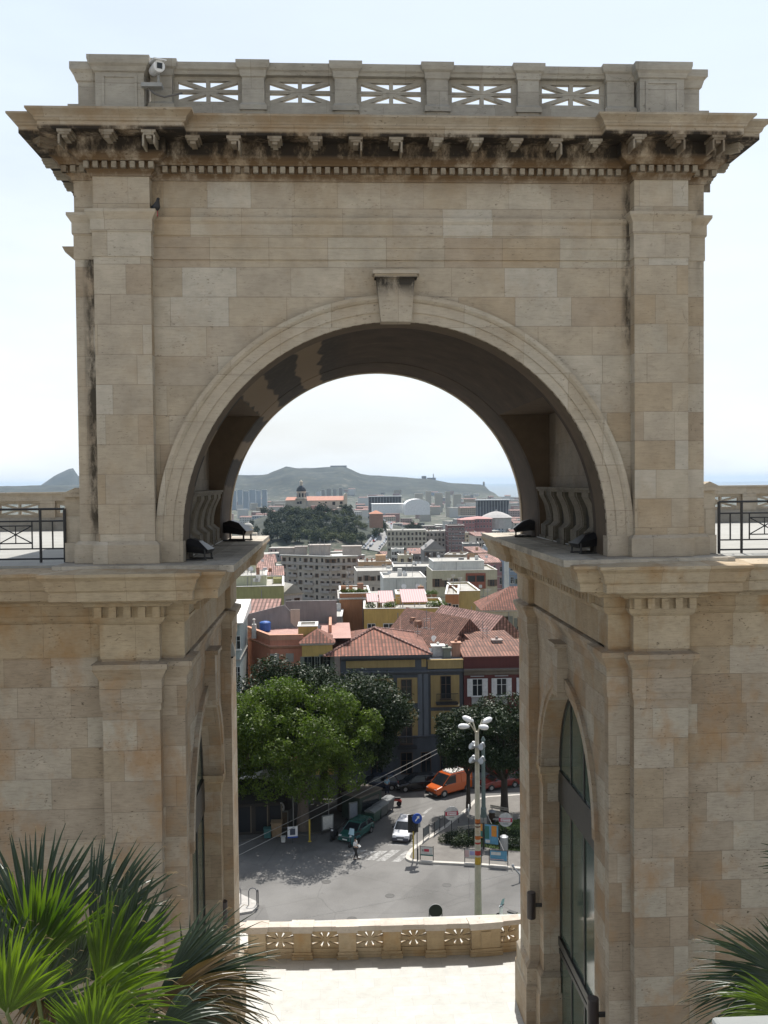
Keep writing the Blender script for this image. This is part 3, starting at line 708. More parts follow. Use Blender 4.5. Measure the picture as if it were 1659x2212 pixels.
def asphalt():
    t = NT('worn_asphalt'); o = t.obj()
    f = t.noise(.18, 8, .6, o); g = t.noise(9, 4, .7, o); p = t.noise(.07, 3, .5, o, 1.5)
    c = t.ramp(f, [(.32, (.098,.094,.087)), (.5, (.135,.130,.122)), (.68, (.165,.160,.15))])
    c = t.mix(1, c, t.ramp(p, [(.42, .80), (.5, 1.0), (.62, 1.07)]), 'MULTIPLY')
    c = t.mix(1, c, t.ramp(g, [(.2, .82), (.8, 1.12)]), 'MULTIPLY')
    pv_ = t.n('TexVoronoi'); pv_.inputs['Scale'].default_value = .11; pv_.inputs['Randomness'].default_value = .8; t.l(t.mapping(o, (1, .55, 1), (0, 0, 0), (0, 0, .35)), pv_.inputs['Vector'])
    sv = t.n('SeparateXYZ'); t.l(pv_.outputs['Color'], sv.inputs[0]); c = t.mix(1, c, t.ramp(sv.outputs[0], [(0, .84), (.5, 1.0), (1, 1.08)], 'LINEAR'), 'MULTIPLY')
    st_ = t.noise(.8, 4, .6, o); c = t.mix(t.ramp(st_, [(.66, 0), (.74, .5)]), c, (.05,.047,.043))
    v = t.n('TexVoronoi', feature='DISTANCE_TO_EDGE'); v.inputs['Scale'].default_value = .16
    wv = t.mix(.12, o, t.n('TexNoise').outputs[1]); 
    nn = t.n('TexNoise'); nn.inputs['Scale'].default_value = .5; nn.inputs['Detail'].default_value = 6; t.l(o, nn.inputs['Vector'])
    ad = t.mix(.55, o, nn.outputs[1], 'ADD'); t.l(ad, v.inputs['Vector'])
    crack = t.math('LESS_THAN', v.outputs['Distance'], .006)
    c = t.mix(t.math('MULTIPLY', crack, .22), c, (.035,.033,.03))
    t.color(c); t.rough(.8); t.bump(g, .25, .01); return t.mat
M_ASPH = asphalt()
mb = MB(); mb.box(-70, 75, 38.6, 103.6, GZ-.3, GZ); tag(mb.build('road', M_ASPH), kind='structure')
M_KERB = plain('pale_kerb_stone', (.50,.47,.42), .85, scale=1.5)
def pave2():
    t = NT('grey_pavement_slabs'); o = t.obj(); f = t.noise(.9, 7, .65, o)
    c = t.ramp(f, [(.3, (.13,.12,.108)), (.7, (.19,.178,.16))]); t.color(c); t.rough(.9); return t.mat
M_SIDE = pave2()
PK = [(876,1855),(880,1846),(886,1838),(898,1829),(907,1822.6),(926.7,1809),(959,1788),(985,1767),(1006,1750.4),(1024,1731),(1050,1723),(1114,1719),(1190,1716),(1210,1888),(1114,1879),(1030,1871),(934.7,1866.4),(900,1864.5),(886,1862.5),(879,1859)]
PKW = [atZ(x, y, GZ) for x, y in PK]; poly = [(p.x, p.y) for p in PKW]
mb = MB(); mb.prism(poly, 'Z', GZ-.1, GZ+.13); tag(mb.build('pavement', M_SIDE), kind='structure')
def inset(poly, d):
    n = len(poly); res = []
    c = Vector((sum(p[0] for p in poly)/n, sum(p[1] for p in poly)/n))
    for i in range(n):
        a, b, e = Vector(poly[i-1]), Vector(poly[i]), Vector(poly[(i+1) % n])
        d1, d2 = (b-a).normalized(), (e-b).normalized(); n1 = Vector((d1.y,-d1.x)); n2 = Vector((d2.y,-d2.x)); nn = n1+n2; nn = nn/max(.3, nn.dot(n1))
        q = b+nn*d; res.append((q.x, q.y))
    return res
area = sum(poly[i-1][0]*poly[i][1]-poly[i][0]*poly[i-1][1] for i in range(len(poly)))
sgn = 1 if area < 0 else -1
inn = inset(poly, .32*sgn); outp = inset(poly, -.02*sgn)
mb = MB()
n = len(poly)
for i in range(n):
    j = (i+1) % n
    a, b, c, d = outp[i], outp[j], inn[j], inn[i]
    mb.add([(a[0],a[1],GZ-.05),(b[0],b[1],GZ-.05),(a[0],a[1],GZ+.15),(b[0],b[1],GZ+.15),(c[0],c[1],GZ+.15),(d[0],d[1],GZ+.15),(c[0],c[1],GZ+.1),(d[0],d[1],GZ+.1)],
           [(0,1,3,2),(2,3,4,5),(5,4,6,7)])
tag(mb.build('kerb', M_KERB), kind='structure')
# grass lawn on the island
GP = [(1010,1805),(1040,1790),(1060,1781),(1090,1775),(1190,1772),(1200,1850),(1080,1838),(1035,1832),(1000,1826)]
t = NT('lawn'); t.color(t.ramp(t.noise(1.6, 8, .75, t.obj()), [(.3,(.05,.075,.02)),(.7,(.10,.15,.04))])); t.rough(.95); M_LAWN = t.mat
gp = [(atZ(x,y,GZ).x, atZ(x,y,GZ).y) for x, y in GP]
mb = MB(); mb.prism(gp, 'Z', GZ+.1, GZ+.16); tag(mb.build('lawn', M_LAWN), kind='structure')
# grass blades
mb = MB(); r2 = random.Random(5)
xs = [p[0] for p in gp]; yy = [p[1] for p in gp]
def inpoly(x, y, P_):
    c = False
    for i in range(len(P_)):
        a, b = P_[i-1], P_[i]
        if (a[1] > y) != (b[1] > y) and x < (b[0]-a[0])*(y-a[1])/(b[1]-a[1])+a[0]: c = not c
    return c
for i in range(6000):
    x, y = r2.uniform(min(xs), max(xs)), r2.uniform(min(yy), max(yy))
    if not inpoly(x, y, gp): continue
    a = r2.uniform(0, 6.28); h = r2.uniform(.05, .14); dx, dy = math.cos(a)*.05, math.sin(a)*.05
    mb.add([(x-dx,y-dy,GZ+.15),(x+dx,y+dy,GZ+.15),(x+dy*.8,y-dx*.8,GZ+.15+h)], [(0,1,2)])
tag(mb.build('lawn_grass', M_LAWN, fix=False), 'short bright green grass on the traffic island', 'grass', kind='stuff')
# zebra crossing and lane marks
t = NT('worn_road_paint'); o = t.obj(); f = t.noise(3, 7, .75, o); t.color(t.ramp(f, [(.42, (.17,.165,.155)), (.58, (.36,.355,.34))])); t.rough(.8); M_PAINT = t.mat
mb = MB()
for (a, b, c, d) in (((800,1838),(818,1838),(776,1856),(760,1856)),((820,1838),(838,1838),(808,1858),(788,1858)),((846,1836),(866,1836),(832,1860),(812,1860)),((876,1838),(892,1838),(864,1862),(845,1862)),
                     ((775,1836),(796,1836),(752,1850),(736,1850))):
    q = [atZ(x, y, GZ) for x, y in (a, b, c, d)]; mb.add([(p.x, p.y, GZ+.006) for p in q], [(0,1,2,3)])
for (a, b, c, d) in (((838,1824),(905,1824),(905,1826),(838,1826)),):
    q = [atZ(x, y, GZ) for x, y in (a, b, c, d)]; mb.add([(p.x, p.y, GZ+.006) for p in q], [(0,1,2,3)])
for (x, y) in ((928,1745),(912,1762),(900,1780)):
    q = [atZ(xx, yy_, GZ) for xx, yy_ in ((x,y),(x+6,y),(x-10,y+14),(x-18,y+14))]; mb.add([(p.x, p.y, GZ+.006) for p in q], [(0,1,2,3)])
tag(mb.build('road_markings', M_PAINT, fix=False), kind='structure')
# pavement corner below the bastion, left
cp = [(470,1905),(520,1935),(552,1950),(560,1958),(545,1972),(470,1985)]
cpw = [(atZ(x,y,GZ).x, atZ(x,y,GZ).y) for x, y in cp]
mb = MB(); mb.prism(cpw, 'Z', GZ-.1, GZ+.15); tag(mb.build('pavement_corner', plain('pale_concrete', (.42,.40,.37), .9)), kind='structure')
for i, (px, py) in enumerate(((705,1905),(842,1935),(965,1912),(760,1985))):
    g = atZ(px, py, GZ); mb = MB(); mb.lathe(0,0,[(.36,.002),(.36,.012),(.30,.012),(.29,.006),(.05,.007)],18); tag(mb.build('manhole_cover', plain('cast_iron', (.07,.068,.065), .6, .3), loc=(g.x,g.y,GZ)), ['round iron manhole cover on the sunny road, left','round iron manhole cover in the middle of the sunny road','round iron manhole cover left of the street lamp pole','round iron manhole cover just beyond the parapet'][i], 'manhole cover')
# grass verge just beyond the parapet
gp2 = [(atZ(x,y,GZ).x, atZ(x,y,GZ).y) for x, y in ((930,2010),(960,1992),(1040,1980),(1180,1976),(1200,2080),(930,2080))]
mb = MB(); mb.prism(gp2, 'Z', GZ-.1, GZ+.14); tag(mb.build('verge', M_LAWN), kind='structure')
# pavements at the foot of the houses and the shaded square on the left
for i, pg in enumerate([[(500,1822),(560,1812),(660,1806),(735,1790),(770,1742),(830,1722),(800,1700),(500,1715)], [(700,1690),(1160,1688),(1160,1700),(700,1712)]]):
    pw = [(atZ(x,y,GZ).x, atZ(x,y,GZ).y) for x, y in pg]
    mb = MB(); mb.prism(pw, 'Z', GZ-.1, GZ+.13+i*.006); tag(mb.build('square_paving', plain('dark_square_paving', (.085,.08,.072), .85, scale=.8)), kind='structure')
# ----------------------------------------------------------------- the parapet at the front of the lower floor
par = thing('parapet_wall', 'sunlit golden stone parapet with starburst openings at the edge of the white floor', 'parapet', (1.4, 34, ZF))
PX = [(505,2072),(560,2071),(612,2070),(704,2069.5),(748,2069),(836,2066.5),(878,2065.5),(966,2063.5),(1008,2062.5),(1050,2061),(1095,2057),(1140,2051),(1180,2045)]
bpts = [atZ(x, y, ZF) for x, y in PX]
M_PARA = stone('golden_parapet_stone', [(.50,.40,.26),(.54,.44,.30),(.46,.35,.21)], course=3, blen=1.5, pits=.5, stain=.7, stain_col=(.42,.25,.10), mult=.95)
M_PCAP = stone('pale_pink_coping', [(.62,.55,.47),(.66,.60,.52)], course=4, blen=1.7, pits=.4, stain=.1, mult=.86)
HP = 1.17
postpx = [(583,612),(672,704),(748,791-8),(843,878),(928,966)]
cxs = [(583,613),(672,706),(764-16,764+22),(847,883),(978-15,978+22)]
def base_at(px):
    y = interp(px, PX); p = atZ(px, y, ZF); return Vector((p.x, p.y))
# posts centred from the photograph: caps seen at these centres
pc = [556, 654, 751, 847, 941, 1039]
def ppost(c, half=.31, name='parapet_post', dbl=False):
    p = base_at(c); p2 = base_at(c+6); d = (p2-p).normalized(); nrm = Vector((-d.y, d.x))
    if nrm.y < 0: nrm = -nrm
    hw = half
    def rect(h_, f, b): return [tuple(p-d*h_-nrm*f), tuple(p+d*h_-nrm*f), tuple(p+d*h_+nrm*b), tuple(p-d*h_+nrm*b)]
    mb = MB(); mb.prism(rect(hw, .10, .30), 'Z', ZF+.25, ZF+HP-.2)
    mb.prism(rect(hw+.07, .17, .34), 'Z', ZF, ZF+.16); mb.prism(rect(hw+.04, .14, .32), 'Z', ZF+.16, ZF+.26)
    if dbl: mb.prism(rect(hw*.36, .13, .0), 'Z', ZF+.32, ZF+HP-.3)
    q = P(mb, name, M_PARA, par)
    mb = MB(); mb.prism(rect(hw+.05, .15, .35), 'Z', ZF+HP-.22, ZF+HP-.12); mb.prism(rect(hw+.09, .19, .38), 'Z', ZF+HP-.12, ZF+HP+.03)
    P(mb, 'coping_cap', M_PCAP, par); bevel(q, .01)
def ppanel(pa, pb):
    a, b = base_at(pa), base_at(pb); d = b-a; ln = d.length; d.normalize(); ang = math.atan2(d.y, d.x)
    T = Matrix.Translation((a.x, a.y, ZF)) @ Matrix.Rotation(ang, 4, 'Z')
    mb = MB(); mb.T = T
    z0, z1 = .34, .92; W = ln
    # solid slab with radiating slots: cut as rows of small openings
    mb.box(0, W, -.02, .24, 0, .20); mb.box(0, W, 0, .22, .20, z0)
    cx, cz = W/2, (z0+z1)/2
    # holes: 8 narrow slots; slab rebuilt as polygon fan between slots
    slots = [(-1,.50,.30),(-1,.50,-.30),(1,.50,.30),(1,.50,-.30)]
    base = MB()
    me_ = None
    o = None
    s2 = MB(); s2.box(0, W, .04, .18, z0, z1); blk = s2.build('parapet_panel', [M_PARA])
    c = MB()
    for ang_ in (28, 62, 118, 152, 208, 242, 298, 332):
        t_ = R(ang_); ux, uz = math.cos(t_), math.sin(t_)
        r0_, r1_ = (.17, .60) if abs(ux) > .7 else (.10, .285)
        sx_ = W/2*.82/.60 if abs(ux) > .7 else 1.15
        A = Vector((cx+ux*r0_*sx_, cz+uz*r0_*.72)); B = Vector((cx+ux*r1_*sx_, cz+uz*min(r1_, .33)*1.0))
        if abs(ux) > .7: B = Vector((cx+ux*r1_*sx_*.9, cz+(1 if uz > 0 else -1)*.12)) if False else B
        nn = Vector((-(B-A).y, (B-A).x)).normalized()
        c.prism([tuple(A-nn*.012), tuple(A+nn*.012), tuple(B+nn*.045), tuple(B-nn*.045)], 'Y', -.2, .4)
    cut = c.build('c', M_PARA); boolean(blk, [cut])
    blk.data.transform(T); blk.parent = par; blk.matrix_parent_inverse = Matrix.Translation(-Vector(par.location))
    mb.box(0, W, .02, .20, z1, z1+.06)
    P(mb, 'parapet_base', M_PARA, par)
    mb = MB(); mb.T = T; mb.box(-.05, W+.05, -.06, .28, z1+.06, HP-.10); mb.box(-.05, W+.05, -.10, .32, HP-.10, HP)
    P(mb, 'coping', M_PCAP, par)
for c_ in pc[:-1]: ppost(c_)
ppost(1049, .52, dbl=True)
lim = [508] + pc + [1150]
for i in range(len(pc)-1):
    a = pc[i]+9; b = pc[i+1]-(9 if i < 4 else 7)
    ppanel(a, b)
ppanel(1067, 1122); ppanel(505, 545)
# ================================================================= town
def wallmat(name, c, var=.10):
    k = ('w', name)
    if k in _mc: return _mc[k]
    t = NT(name); o = t.obj(); f = t.noise(.5, 7, .65, o); s = t.noise(1.2, 5, .6, t.mapping(o, (3, 3, .35)))
    cc = t.ramp(f, [(.3, tuple(x*(1-var*1.3) for x in c)), (.7, tuple(min(1, x*(1+var)) for x in c))])
    cc = t.mix(1, cc, t.ramp(s, [(.3, .86), (.6, 1.03)]), 'MULTIPLY'); t.color(cc); t.rough(.9); _mc[k] = t.mat; return t.mat
def tilemat(name, c, pitch=.24):
    t = NT(name); g = t.n('NewGeometry'); sn = t.n('SeparateXYZ'); t.l(g.outputs['True Normal'], sn.inputs[0]); sp = t.n('SeparateXYZ'); t.l(g.outputs['Position'], sp.inputs[0])
    hx = t.math('SQRT', t.math('ADD', t.math('POWER', sn.outputs[0], 2), t.math('ADD', t.math('POWER', sn.outputs[1], 2), 1e-6)))
    u = t.math('DIVIDE', t.math('SUBTRACT', t.math('MULTIPLY', sp.outputs[1], sn.outputs[0]), t.math('MULTIPLY', sp.outputs[0], sn.outputs[1])), hx)
    wv = t.math('ADD', t.math('MULTIPLY', t.math('SINE', t.math('MULTIPLY', u, 2*math.pi/pitch)), .5), .5)
    row = t.math('FRACT', t.math('MULTIPLY', sp.outputs[2], 1/(pitch*.62)))
    cb = t.n('CombineXYZ'); t.l(t.math('FLOOR', t.math('DIVIDE', u, pitch)), cb.inputs[0]); t.l(t.math('FLOOR', t.math('MULTIPLY', sp.outputs[2], 1/(pitch*.62))), cb.inputs[1])
    wn = t.n('TexWhiteNoise', noise_dimensions='2D'); t.l(cb.outputs[0], wn.inputs['Vector'])
    big = t.noise(.35, 5, .6, g.outputs['Position'])
    cc = t.ramp(wn.outputs['Value'], [(0, tuple(x*.75 for x in c)), (.5, c), (1, tuple(min(1, x*1.45) for x in c))])
    cc = t.mix(1, cc, t.ramp(big, [(.3, .75), (.7, 1.15)]), 'MULTIPLY')
    cc = t.mix(t.math('MULTIPLY', t.math('LESS_THAN', wv, .30), .75), cc, (.055,.03,.02))
    cc = t.mix(t.math('MULTIPLY', t.math('LESS_THAN', row, .16), .45), cc, (.06,.035,.025))
    t.color(cc); t.rough(.85); t.bump(wv, .9, .08); return t.mat
M_TILE = tilemat('terracotta_roof_tiles', (.24,.095,.062), .36)
M_TILE2 = tilemat('old_terracotta_tiles', (.215,.10,.068), .34)
M_TPINK = tilemat('pink_faded_tiles', (.32,.18,.15), .5)
M_PANE = NT('dark_window_glass'); M_PANE.color((.02,.022,.025)); M_PANE.rough(.12); M_PANE = M_PANE.mat
M_WFR = plain('window_frame_white', (.62,.61,.58), .6); M_WBR = plain('window_frame_brown', (.11,.065,.04), .6); M_SHGR = plain('shutter_grey_green', (.20,.21,.17), .7)
M_SHBR = plain('shutter_brown', (.16,.10,.065), .7); M_SHW = plain('shutter_white', (.60,.59,.57), .6)
M_ROOFG = plain('pale_flat_roof', (.38,.365,.33), .9, scale=.6); M_ROOFD = plain('grey_flat_roof', (.27,.26,.25), .9, scale=.6)
M_IRON = plain('black_iron', (.02,.02,.022), .5, var=0)
M_METAL = plain('galvanised_metal', (.38,.39,.40), .45, .6)
M_ANT = plain('antenna_metal', (.30,.30,.30), .5, .5, var=0)
M_TRW = plain('white_trim', (.66,.64,.60), .8)
_wm = {}
def winmesh(w_, h_, style):
    k = (round(w_, 2), round(h_, 2), style)
    if k in _wm: return _wm[k]
    fm = {'w': M_WFR, 'b': M_WBR, 'g': M_SHGR, 's': M_WFR, 'k': M_SHBR, 'd': M_WBR}[style]
    t = max(.05, w_*.06)
    mb = MB(); mb.box(-w_/2, w_/2, -.03, .02, 0, t); mb.box(-w_/2, w_/2, -.03, .02, h_-t, h_)
    for x in (-w_/2, w_/2-t, -t/2): mb.box(x, x+t, -.029, .019, t, h_-t)
    mb.box(-w_/2+t, w_/2-t, -.02, .01, h_*.62, h_*.62+t*.6)
    mb.box(-w_/2-.10, w_/2+.10, -.10, .0, -.10, -.002)
    o1 = mb.build('window', fm); mb = MB(); mb.box(-w_/2+.01, w_/2-.01, -.012, .004, .01, h_-.01); o2 = mb.build('pane', M_PANE)
    d = [o1.data, o2.data, None]
    if style in 'sgk':
        d[2] = []
        for s in (-1, 1):
            mb = MB(); a, b = (-w_/2-w_*.46, -w_/2-.01) if s < 0 else (w_/2+.01, w_/2+w_*.46)
            mb.box(a, b, -.08, -.02, 0, h_)
            for q in range(int(h_/.16)): mb.box(a+.05, b-.05, -.095, -.075, .06+q*.16, .14+q*.16)
            o3 = mb.build('shutter', {'s': M_SHW, 'g': M_SHGR, 'k': M_SHBR}[style]); d[2].append(o3.data); bpy.data.objects.remove(o3)
    bpy.data.objects.remove(o1); bpy.data.objects.remove(o2); _wm[k] = d; return d
def putwin(root, x, y, z, rz, w_, h_, style, shared=True):
    d = winmesh(w_, h_, style)
    o = bpy.data.objects.new('window', d[0]); COL.objects.link(o); o.parent = root; o.location = (x, y, z); o.rotation_euler = (0, 0, rz)
    p = bpy.data.objects.new('pane', d[1]); COL.objects.link(p); p.parent = o
    for sm in (d[2] or ()):
        p = bpy.data.objects.new('shutter', sm); COL.objects.link(p); p.parent = o
    return o
def house(name, label, px0, px1, ytop, Y, depth, wall, rz=0, base=None, hbase=None, roof='flat', floors=0, cols=0, win='b', ww=1.1, wh=1.7, fh=3.4, top_off=1.0, side_cols=0, side='R',
          roofmat=None, rh=2.5, eave=.5, cat='house', group=None, balcony=(), trim=None, parapet=.5, roofcol=None, hut=False, anten=0, skirt=None, winskip=(), balsolid=False):
    """front face spans px0..px1 of the photo at world distance Y; local x along the front, local y away"""
    A = atY(px0, ytop, Y); B = atY(px1, ytop, Y); W = B.x-A.x; W = W/max(.3, math.cos(rz)); zt = A.z if hbase is None else hbase
    zb = base if base is not None else min(land(A.x, Y), land(B.x, Y+depth)) - .5
    H = zt-zb
    rt = thing(name, label, cat, (A.x, Y, zb), rz, group)
    mb = MB(); mb.box(0, W, 0, depth, 0, H); wl = mb.build('wall', wall, rt)
    hr = random.Random(int(px0*13+ytop)); bandm = trim or (M_TRW if hr.random() < .4 else W_('band_grey', (.30,.28,.25)))
    if floors and cols:
        for f in range(floors):
            z = H-top_off-wh-f*fh
            if z < .4: break
            for c in range(cols):
                if (f, c) in winskip: continue
                putwin(rt, W*(c+.5)/cols+hr.uniform(-.12,.12), -.02, z, 0, ww*hr.choice((1,1,1,.72)), wh*hr.choice((1,1,.8,1.12)), hr.choice((win,win,win,'g' if win in 'wg' else 'k')) if Y < 450 else win)
            if side_cols:
                for c in range(side_cols):
                    if side == 'R': putwin(rt, W+.02, depth*(c+.5)/side_cols, z, R(90), ww, wh, win)
                    else: putwin(rt, -.02, depth*(c+.5)/side_cols, z, R(-90), ww, wh, win)
            for (f2, c0, c1) in balcony:
                if f2 == f:
                    mb = MB(); xa, xb = W*c0/cols+.2, W*c1/cols-.2
                    mb.box(xa, xb, -1.1, 0, z-.16, z-.02)
                    if balsolid: mb.box(xa, xb, -1.1, -1.0, z-.02, z+.9); mb.box(xa, xa+.1, -1.0, 0, z-.02, z+.9); mb.box(xb-.1, xb, -1.0, 0, z-.02, z+.9)
                    else:
                        mb.box(xa, xb, -1.1, -1.05, z+.85, z+.92)
                        k = int((xb-xa)/.14)
                        for q in range(k+1): mb.box(xa+(xb-xa-.03)*q/k, xa+(xb-xa-.03)*q/k+.03, -1.09, -1.06, z-.02, z+.85)
                    mb.build('balcony', wall if balsolid else M_IRON, rt)
    if floors > 1 and Y < 700:
        for f in range(1, floors):
            z = H-top_off-wh-f*fh+wh+.55
            if z > 2: mb = MB(); mb.box(-.05, W+.05, -.09, depth+.05, z, z+.16); mb.build('floor_band', bandm, rt)
    if Y < 700 and W > 4:
        xq = hr.uniform(.1, .9)*W; mb = MB(); mb.tube([(xq, -.10, 0), (xq, -.10, H-.1)], .06, 6); mb.build('drainpipe', M_ANT, rt)
        if floors:
            for q in range(hr.randint(1, 3)):
                xq, zq = hr.uniform(.08,.92)*W, H-top_off-hr.uniform(0, min(floors*fh, H-3)); mb = MB(); mb.box(xq-.4, xq+.4, -.34, -.03, zq, zq+.55); mb.build('air_conditioner', M_TRW, rt)
        for q in range(hr.randint(2, 5)):
            xq, yq, k = hr.uniform(.1,.9)*W, hr.uniform(.15,.85)*depth, hr.random()
            zr_ = H if roof == 'flat' else H + rh*.25
            if k < .4: mb = MB(); a_ = hr.uniform(.25,.5); mb.taper(xq, yq, zr_-.2, zr_+hr.uniform(.8,1.7), a_, a_*.8, a_*.95, a_*.76); mb.build('chimney', hr.choice((wall, W_('terracotta_stack', (.33,.18,.12)), M_TRW)), rt)
            elif k < .7: mb = MB(); mb.tube([(xq,yq,zr_),(xq,yq,zr_+hr.uniform(1.8,3.4))], .04, 5); mb.tube([(xq-.5,yq,zr_+1.7),(xq+.5,yq,zr_+1.7)], .025, 4); mb.tube([(xq-.35,yq,zr_+1.45),(xq+.35,yq,zr_+1.45)], .025, 4); mb.build('antenna', M_ANT, rt)
            elif k < .85: mb = MB(); mb.T = Matrix.Translation((xq,yq,zr_+1.0)) @ Matrix.Rotation(R(60), 4, 'X'); mb.lathe(0,0,[(.05,0),(.28,.05),(.42,.16)],10); mb.T = None; mb.tube([(xq,yq,zr_),(xq,yq,zr_+1)], .04, 5); mb.build('satellite_dish', M_TRW, rt)
            elif roof == 'flat': mb = MB(); mb.box(xq-.7,xq+.7,yq-.5,yq+.5,zr_+.06,zr_+hr.uniform(.5,1.0)); mb.build('roof_box', hr.choice((M_ROOFD, M_TRW, wall)), rt)
    if roof == 'flat':
        mb = MB(); mb.box(.15, W-.15, .15, depth-.15, H-.0, H+.06); mb.build('roof', roofcol or M_ROOFG, rt)
        mb = MB()
        if parapet > 0:
            for q in ((0, W, 0, .2), (0, W, depth-.2, depth), (0, .2, .2, depth-.2), (W-.2, W, .2, depth-.2)): mb.box(*q, H+.001, H+parapet)
            mb.build('parapet', wall, rt)
            mb = MB()
            for q in ((-.08, W+.08, -.08, .24), (-.08, W+.08, depth-.24, depth+.08), (-.08, .24, .24, depth-.24), (W-.24, W+.08, .24, depth-.24)): mb.box(*q, H+parapet, H+parapet+.07)
            mb.build('coping', trim or M_TRW, rt)
        if hut:
            hx, hy, hw, hd, hh = W*.55, depth*.35, min(4, W*.3), min(4, depth*.4), 2.4
            mb = MB(); mb.box(hx, hx+hw, hy, hy+hd, H+.06, H+hh); mb.box(hx-.15, hx+hw+.15, hy-.15, hy+hd+.15, H+hh, H+hh+.12); mb.build('rooftop_hut', wall, rt)
    else:
        e = eave; mb = MB()
        if roof == 'hip':
            k = min(W, depth)/2
            if W >= depth: r0, r1 = (k, depth/2), (W-k, depth/2)
            else: r0, r1 = (W/2, k), (W/2, depth-k)
            vs = [(-e,-e,H),(W+e,-e,H),(W+e,depth+e,H),(-e,depth+e,H),(r0[0],r0[1],H+rh),(r1[0],r1[1],H+rh)]
            fs = [(0,1,5,4),(1,2,5),(2,3,4,5),(3,0,4)] if W >= depth else [(0,1,4),(1,2,5,4),(2,3,5),(3,0,4,5)]
            mb.add(vs, fs+[(3,2,1,0)])
        elif roof == 'gablex':   # ridge along x
            mb.add([(-e,-e,H),(W+e,-e,H),(W+e,depth+e,H),(-e,depth+e,H),(-e,depth/2,H+rh),(W+e,depth/2,H+rh)], [(0,1,5,4),(1,2,5),(2,3,4,5),(3,0,4),(3,2,1,0)])
        elif roof == 'gabley':
            mb.add([(-e,-e,H),(W+e,-e,H),(W+e,depth+e,H),(-e,depth+e,H),(W/2,-e,H+rh),(W/2,depth+e,H+rh)], [(0,1,4),(1,2,5,4),(2,3,5),(3,0,4,5),(3,2,1,0)])
        elif roof == 'shed':     # low at the front
            mb.add([(-e,-e,H),(W+e,-e,H),(W+e,depth+e,H+rh),(-e,depth+e,H+rh),(-e,-e,H-.12),(W+e,-e,H-.12),(W+e,depth+e,H),( -e,depth+e,H)], [(0,1,2,3),(4,5,1,0),(5,6,2,1),(6,7,3,2),(7,4,0,3),(7,6,5,4)])
        rf = mb.build('roof', roofmat or M_TILE, rt)
        mb = MB(); mb.sweep([(0,H-.28),(e*.5,H-.2),(e*.9,H-.03),(0,H-.03)], [(0,0),(W,0),(W,depth),(0,depth)], closed=True); mb.build('cornice', trim or M_TRW, rt)
    if trim is not None and roof == 'flat':
        mb = MB(); mb.sweep([(0,H-.7),(.12,H-.66),(.30,H-.5),(.30,H-.42),(0,H-.40)], [(0,0),(W,0),(W,depth),(0,depth)], closed=True); mb.build('cornice', trim, rt)
    for q in range(anten):
        ax, ay = rnd.uniform(.15, .85)*W, rnd.uniform(.2, .8)*depth; ah = rnd.uniform(1.8, 3.2)
        mb = MB(); mb.tube([(ax, ay, H+.05), (ax, ay, H+ah)], .045, 5)
        for s in range(4): mb.tube([(ax-.4+.08*s, ay, H+ah-.1-.14*s), (ax+.4-.08*s, ay, H+ah-.1-.14*s)], .025, 4)
        mb.build('antenna', M_ANT, rt)
    return rt, W, H
W_ = wallmat
PLANTS = []
ochre = W_('ochre_plaster', (.35,.25,.105)); greyb = W_('blue_grey_plaster', (.085,.09,.10)); redp = W_('dark_red_plaster', (.115,.035,.03)); salmon = W_('salmon_plaster', (.54,.23,.15))
cream = W_('cream_plaster', (.50,.44,.31)); yell = W_('yellow_plaster', (.54,.37,.12)); olive = W_('olive_yellow_plaster', (.36,.34,.15)); brick = W_('orange_brick', (.42,.20,.10))
pinkg = W_('pinkish_grey_plaster', (.46,.405,.345)); white = W_('white_plaster', (.62,.61,.57)); greyw = W_('grey_concrete', (.24,.235,.225)); peach = W_('peach_plaster', (.52,.34,.20))
greyt = W_('grey_terrace_plaster', (.235,.22,.21)); pinkr = W_('pink_floor_tiles', (.42,.25,.21)); mint = W_('grey_mint_plaster', (.32,.36,.34))
for (a_, b_, y_, Y_, mt_, rf_, lb_) in ((330,465,1370,100,cream,'gablex','cream house hidden behind the left arch pier'),(240,330,1380,98,peach,'hip','peach corner house far behind the left bastion'),(1200,1300,1400,101,yell,'hip','yellow corner house hidden behind the right arch pier'),(1300,1420,1390,103,cream,'gablex','long cream house far behind the right bastion'),(380,480,1290,150,pinkg,'flat','pinkish flat house behind the left arch pier'),(1180,1290,1290,165,white,'flat','white flat house behind the right arch pier')):
    house('house', lb_, a_, b_, y_, Y_, 12, mt_, 0, base=GZ-(0 if Y_ < 105 else 8), roof=rf_, roofmat=M_TILE2, rh=2.4, floors=4, cols=5, win='g', ww=1.0, wh=1.8, fh=3.5)
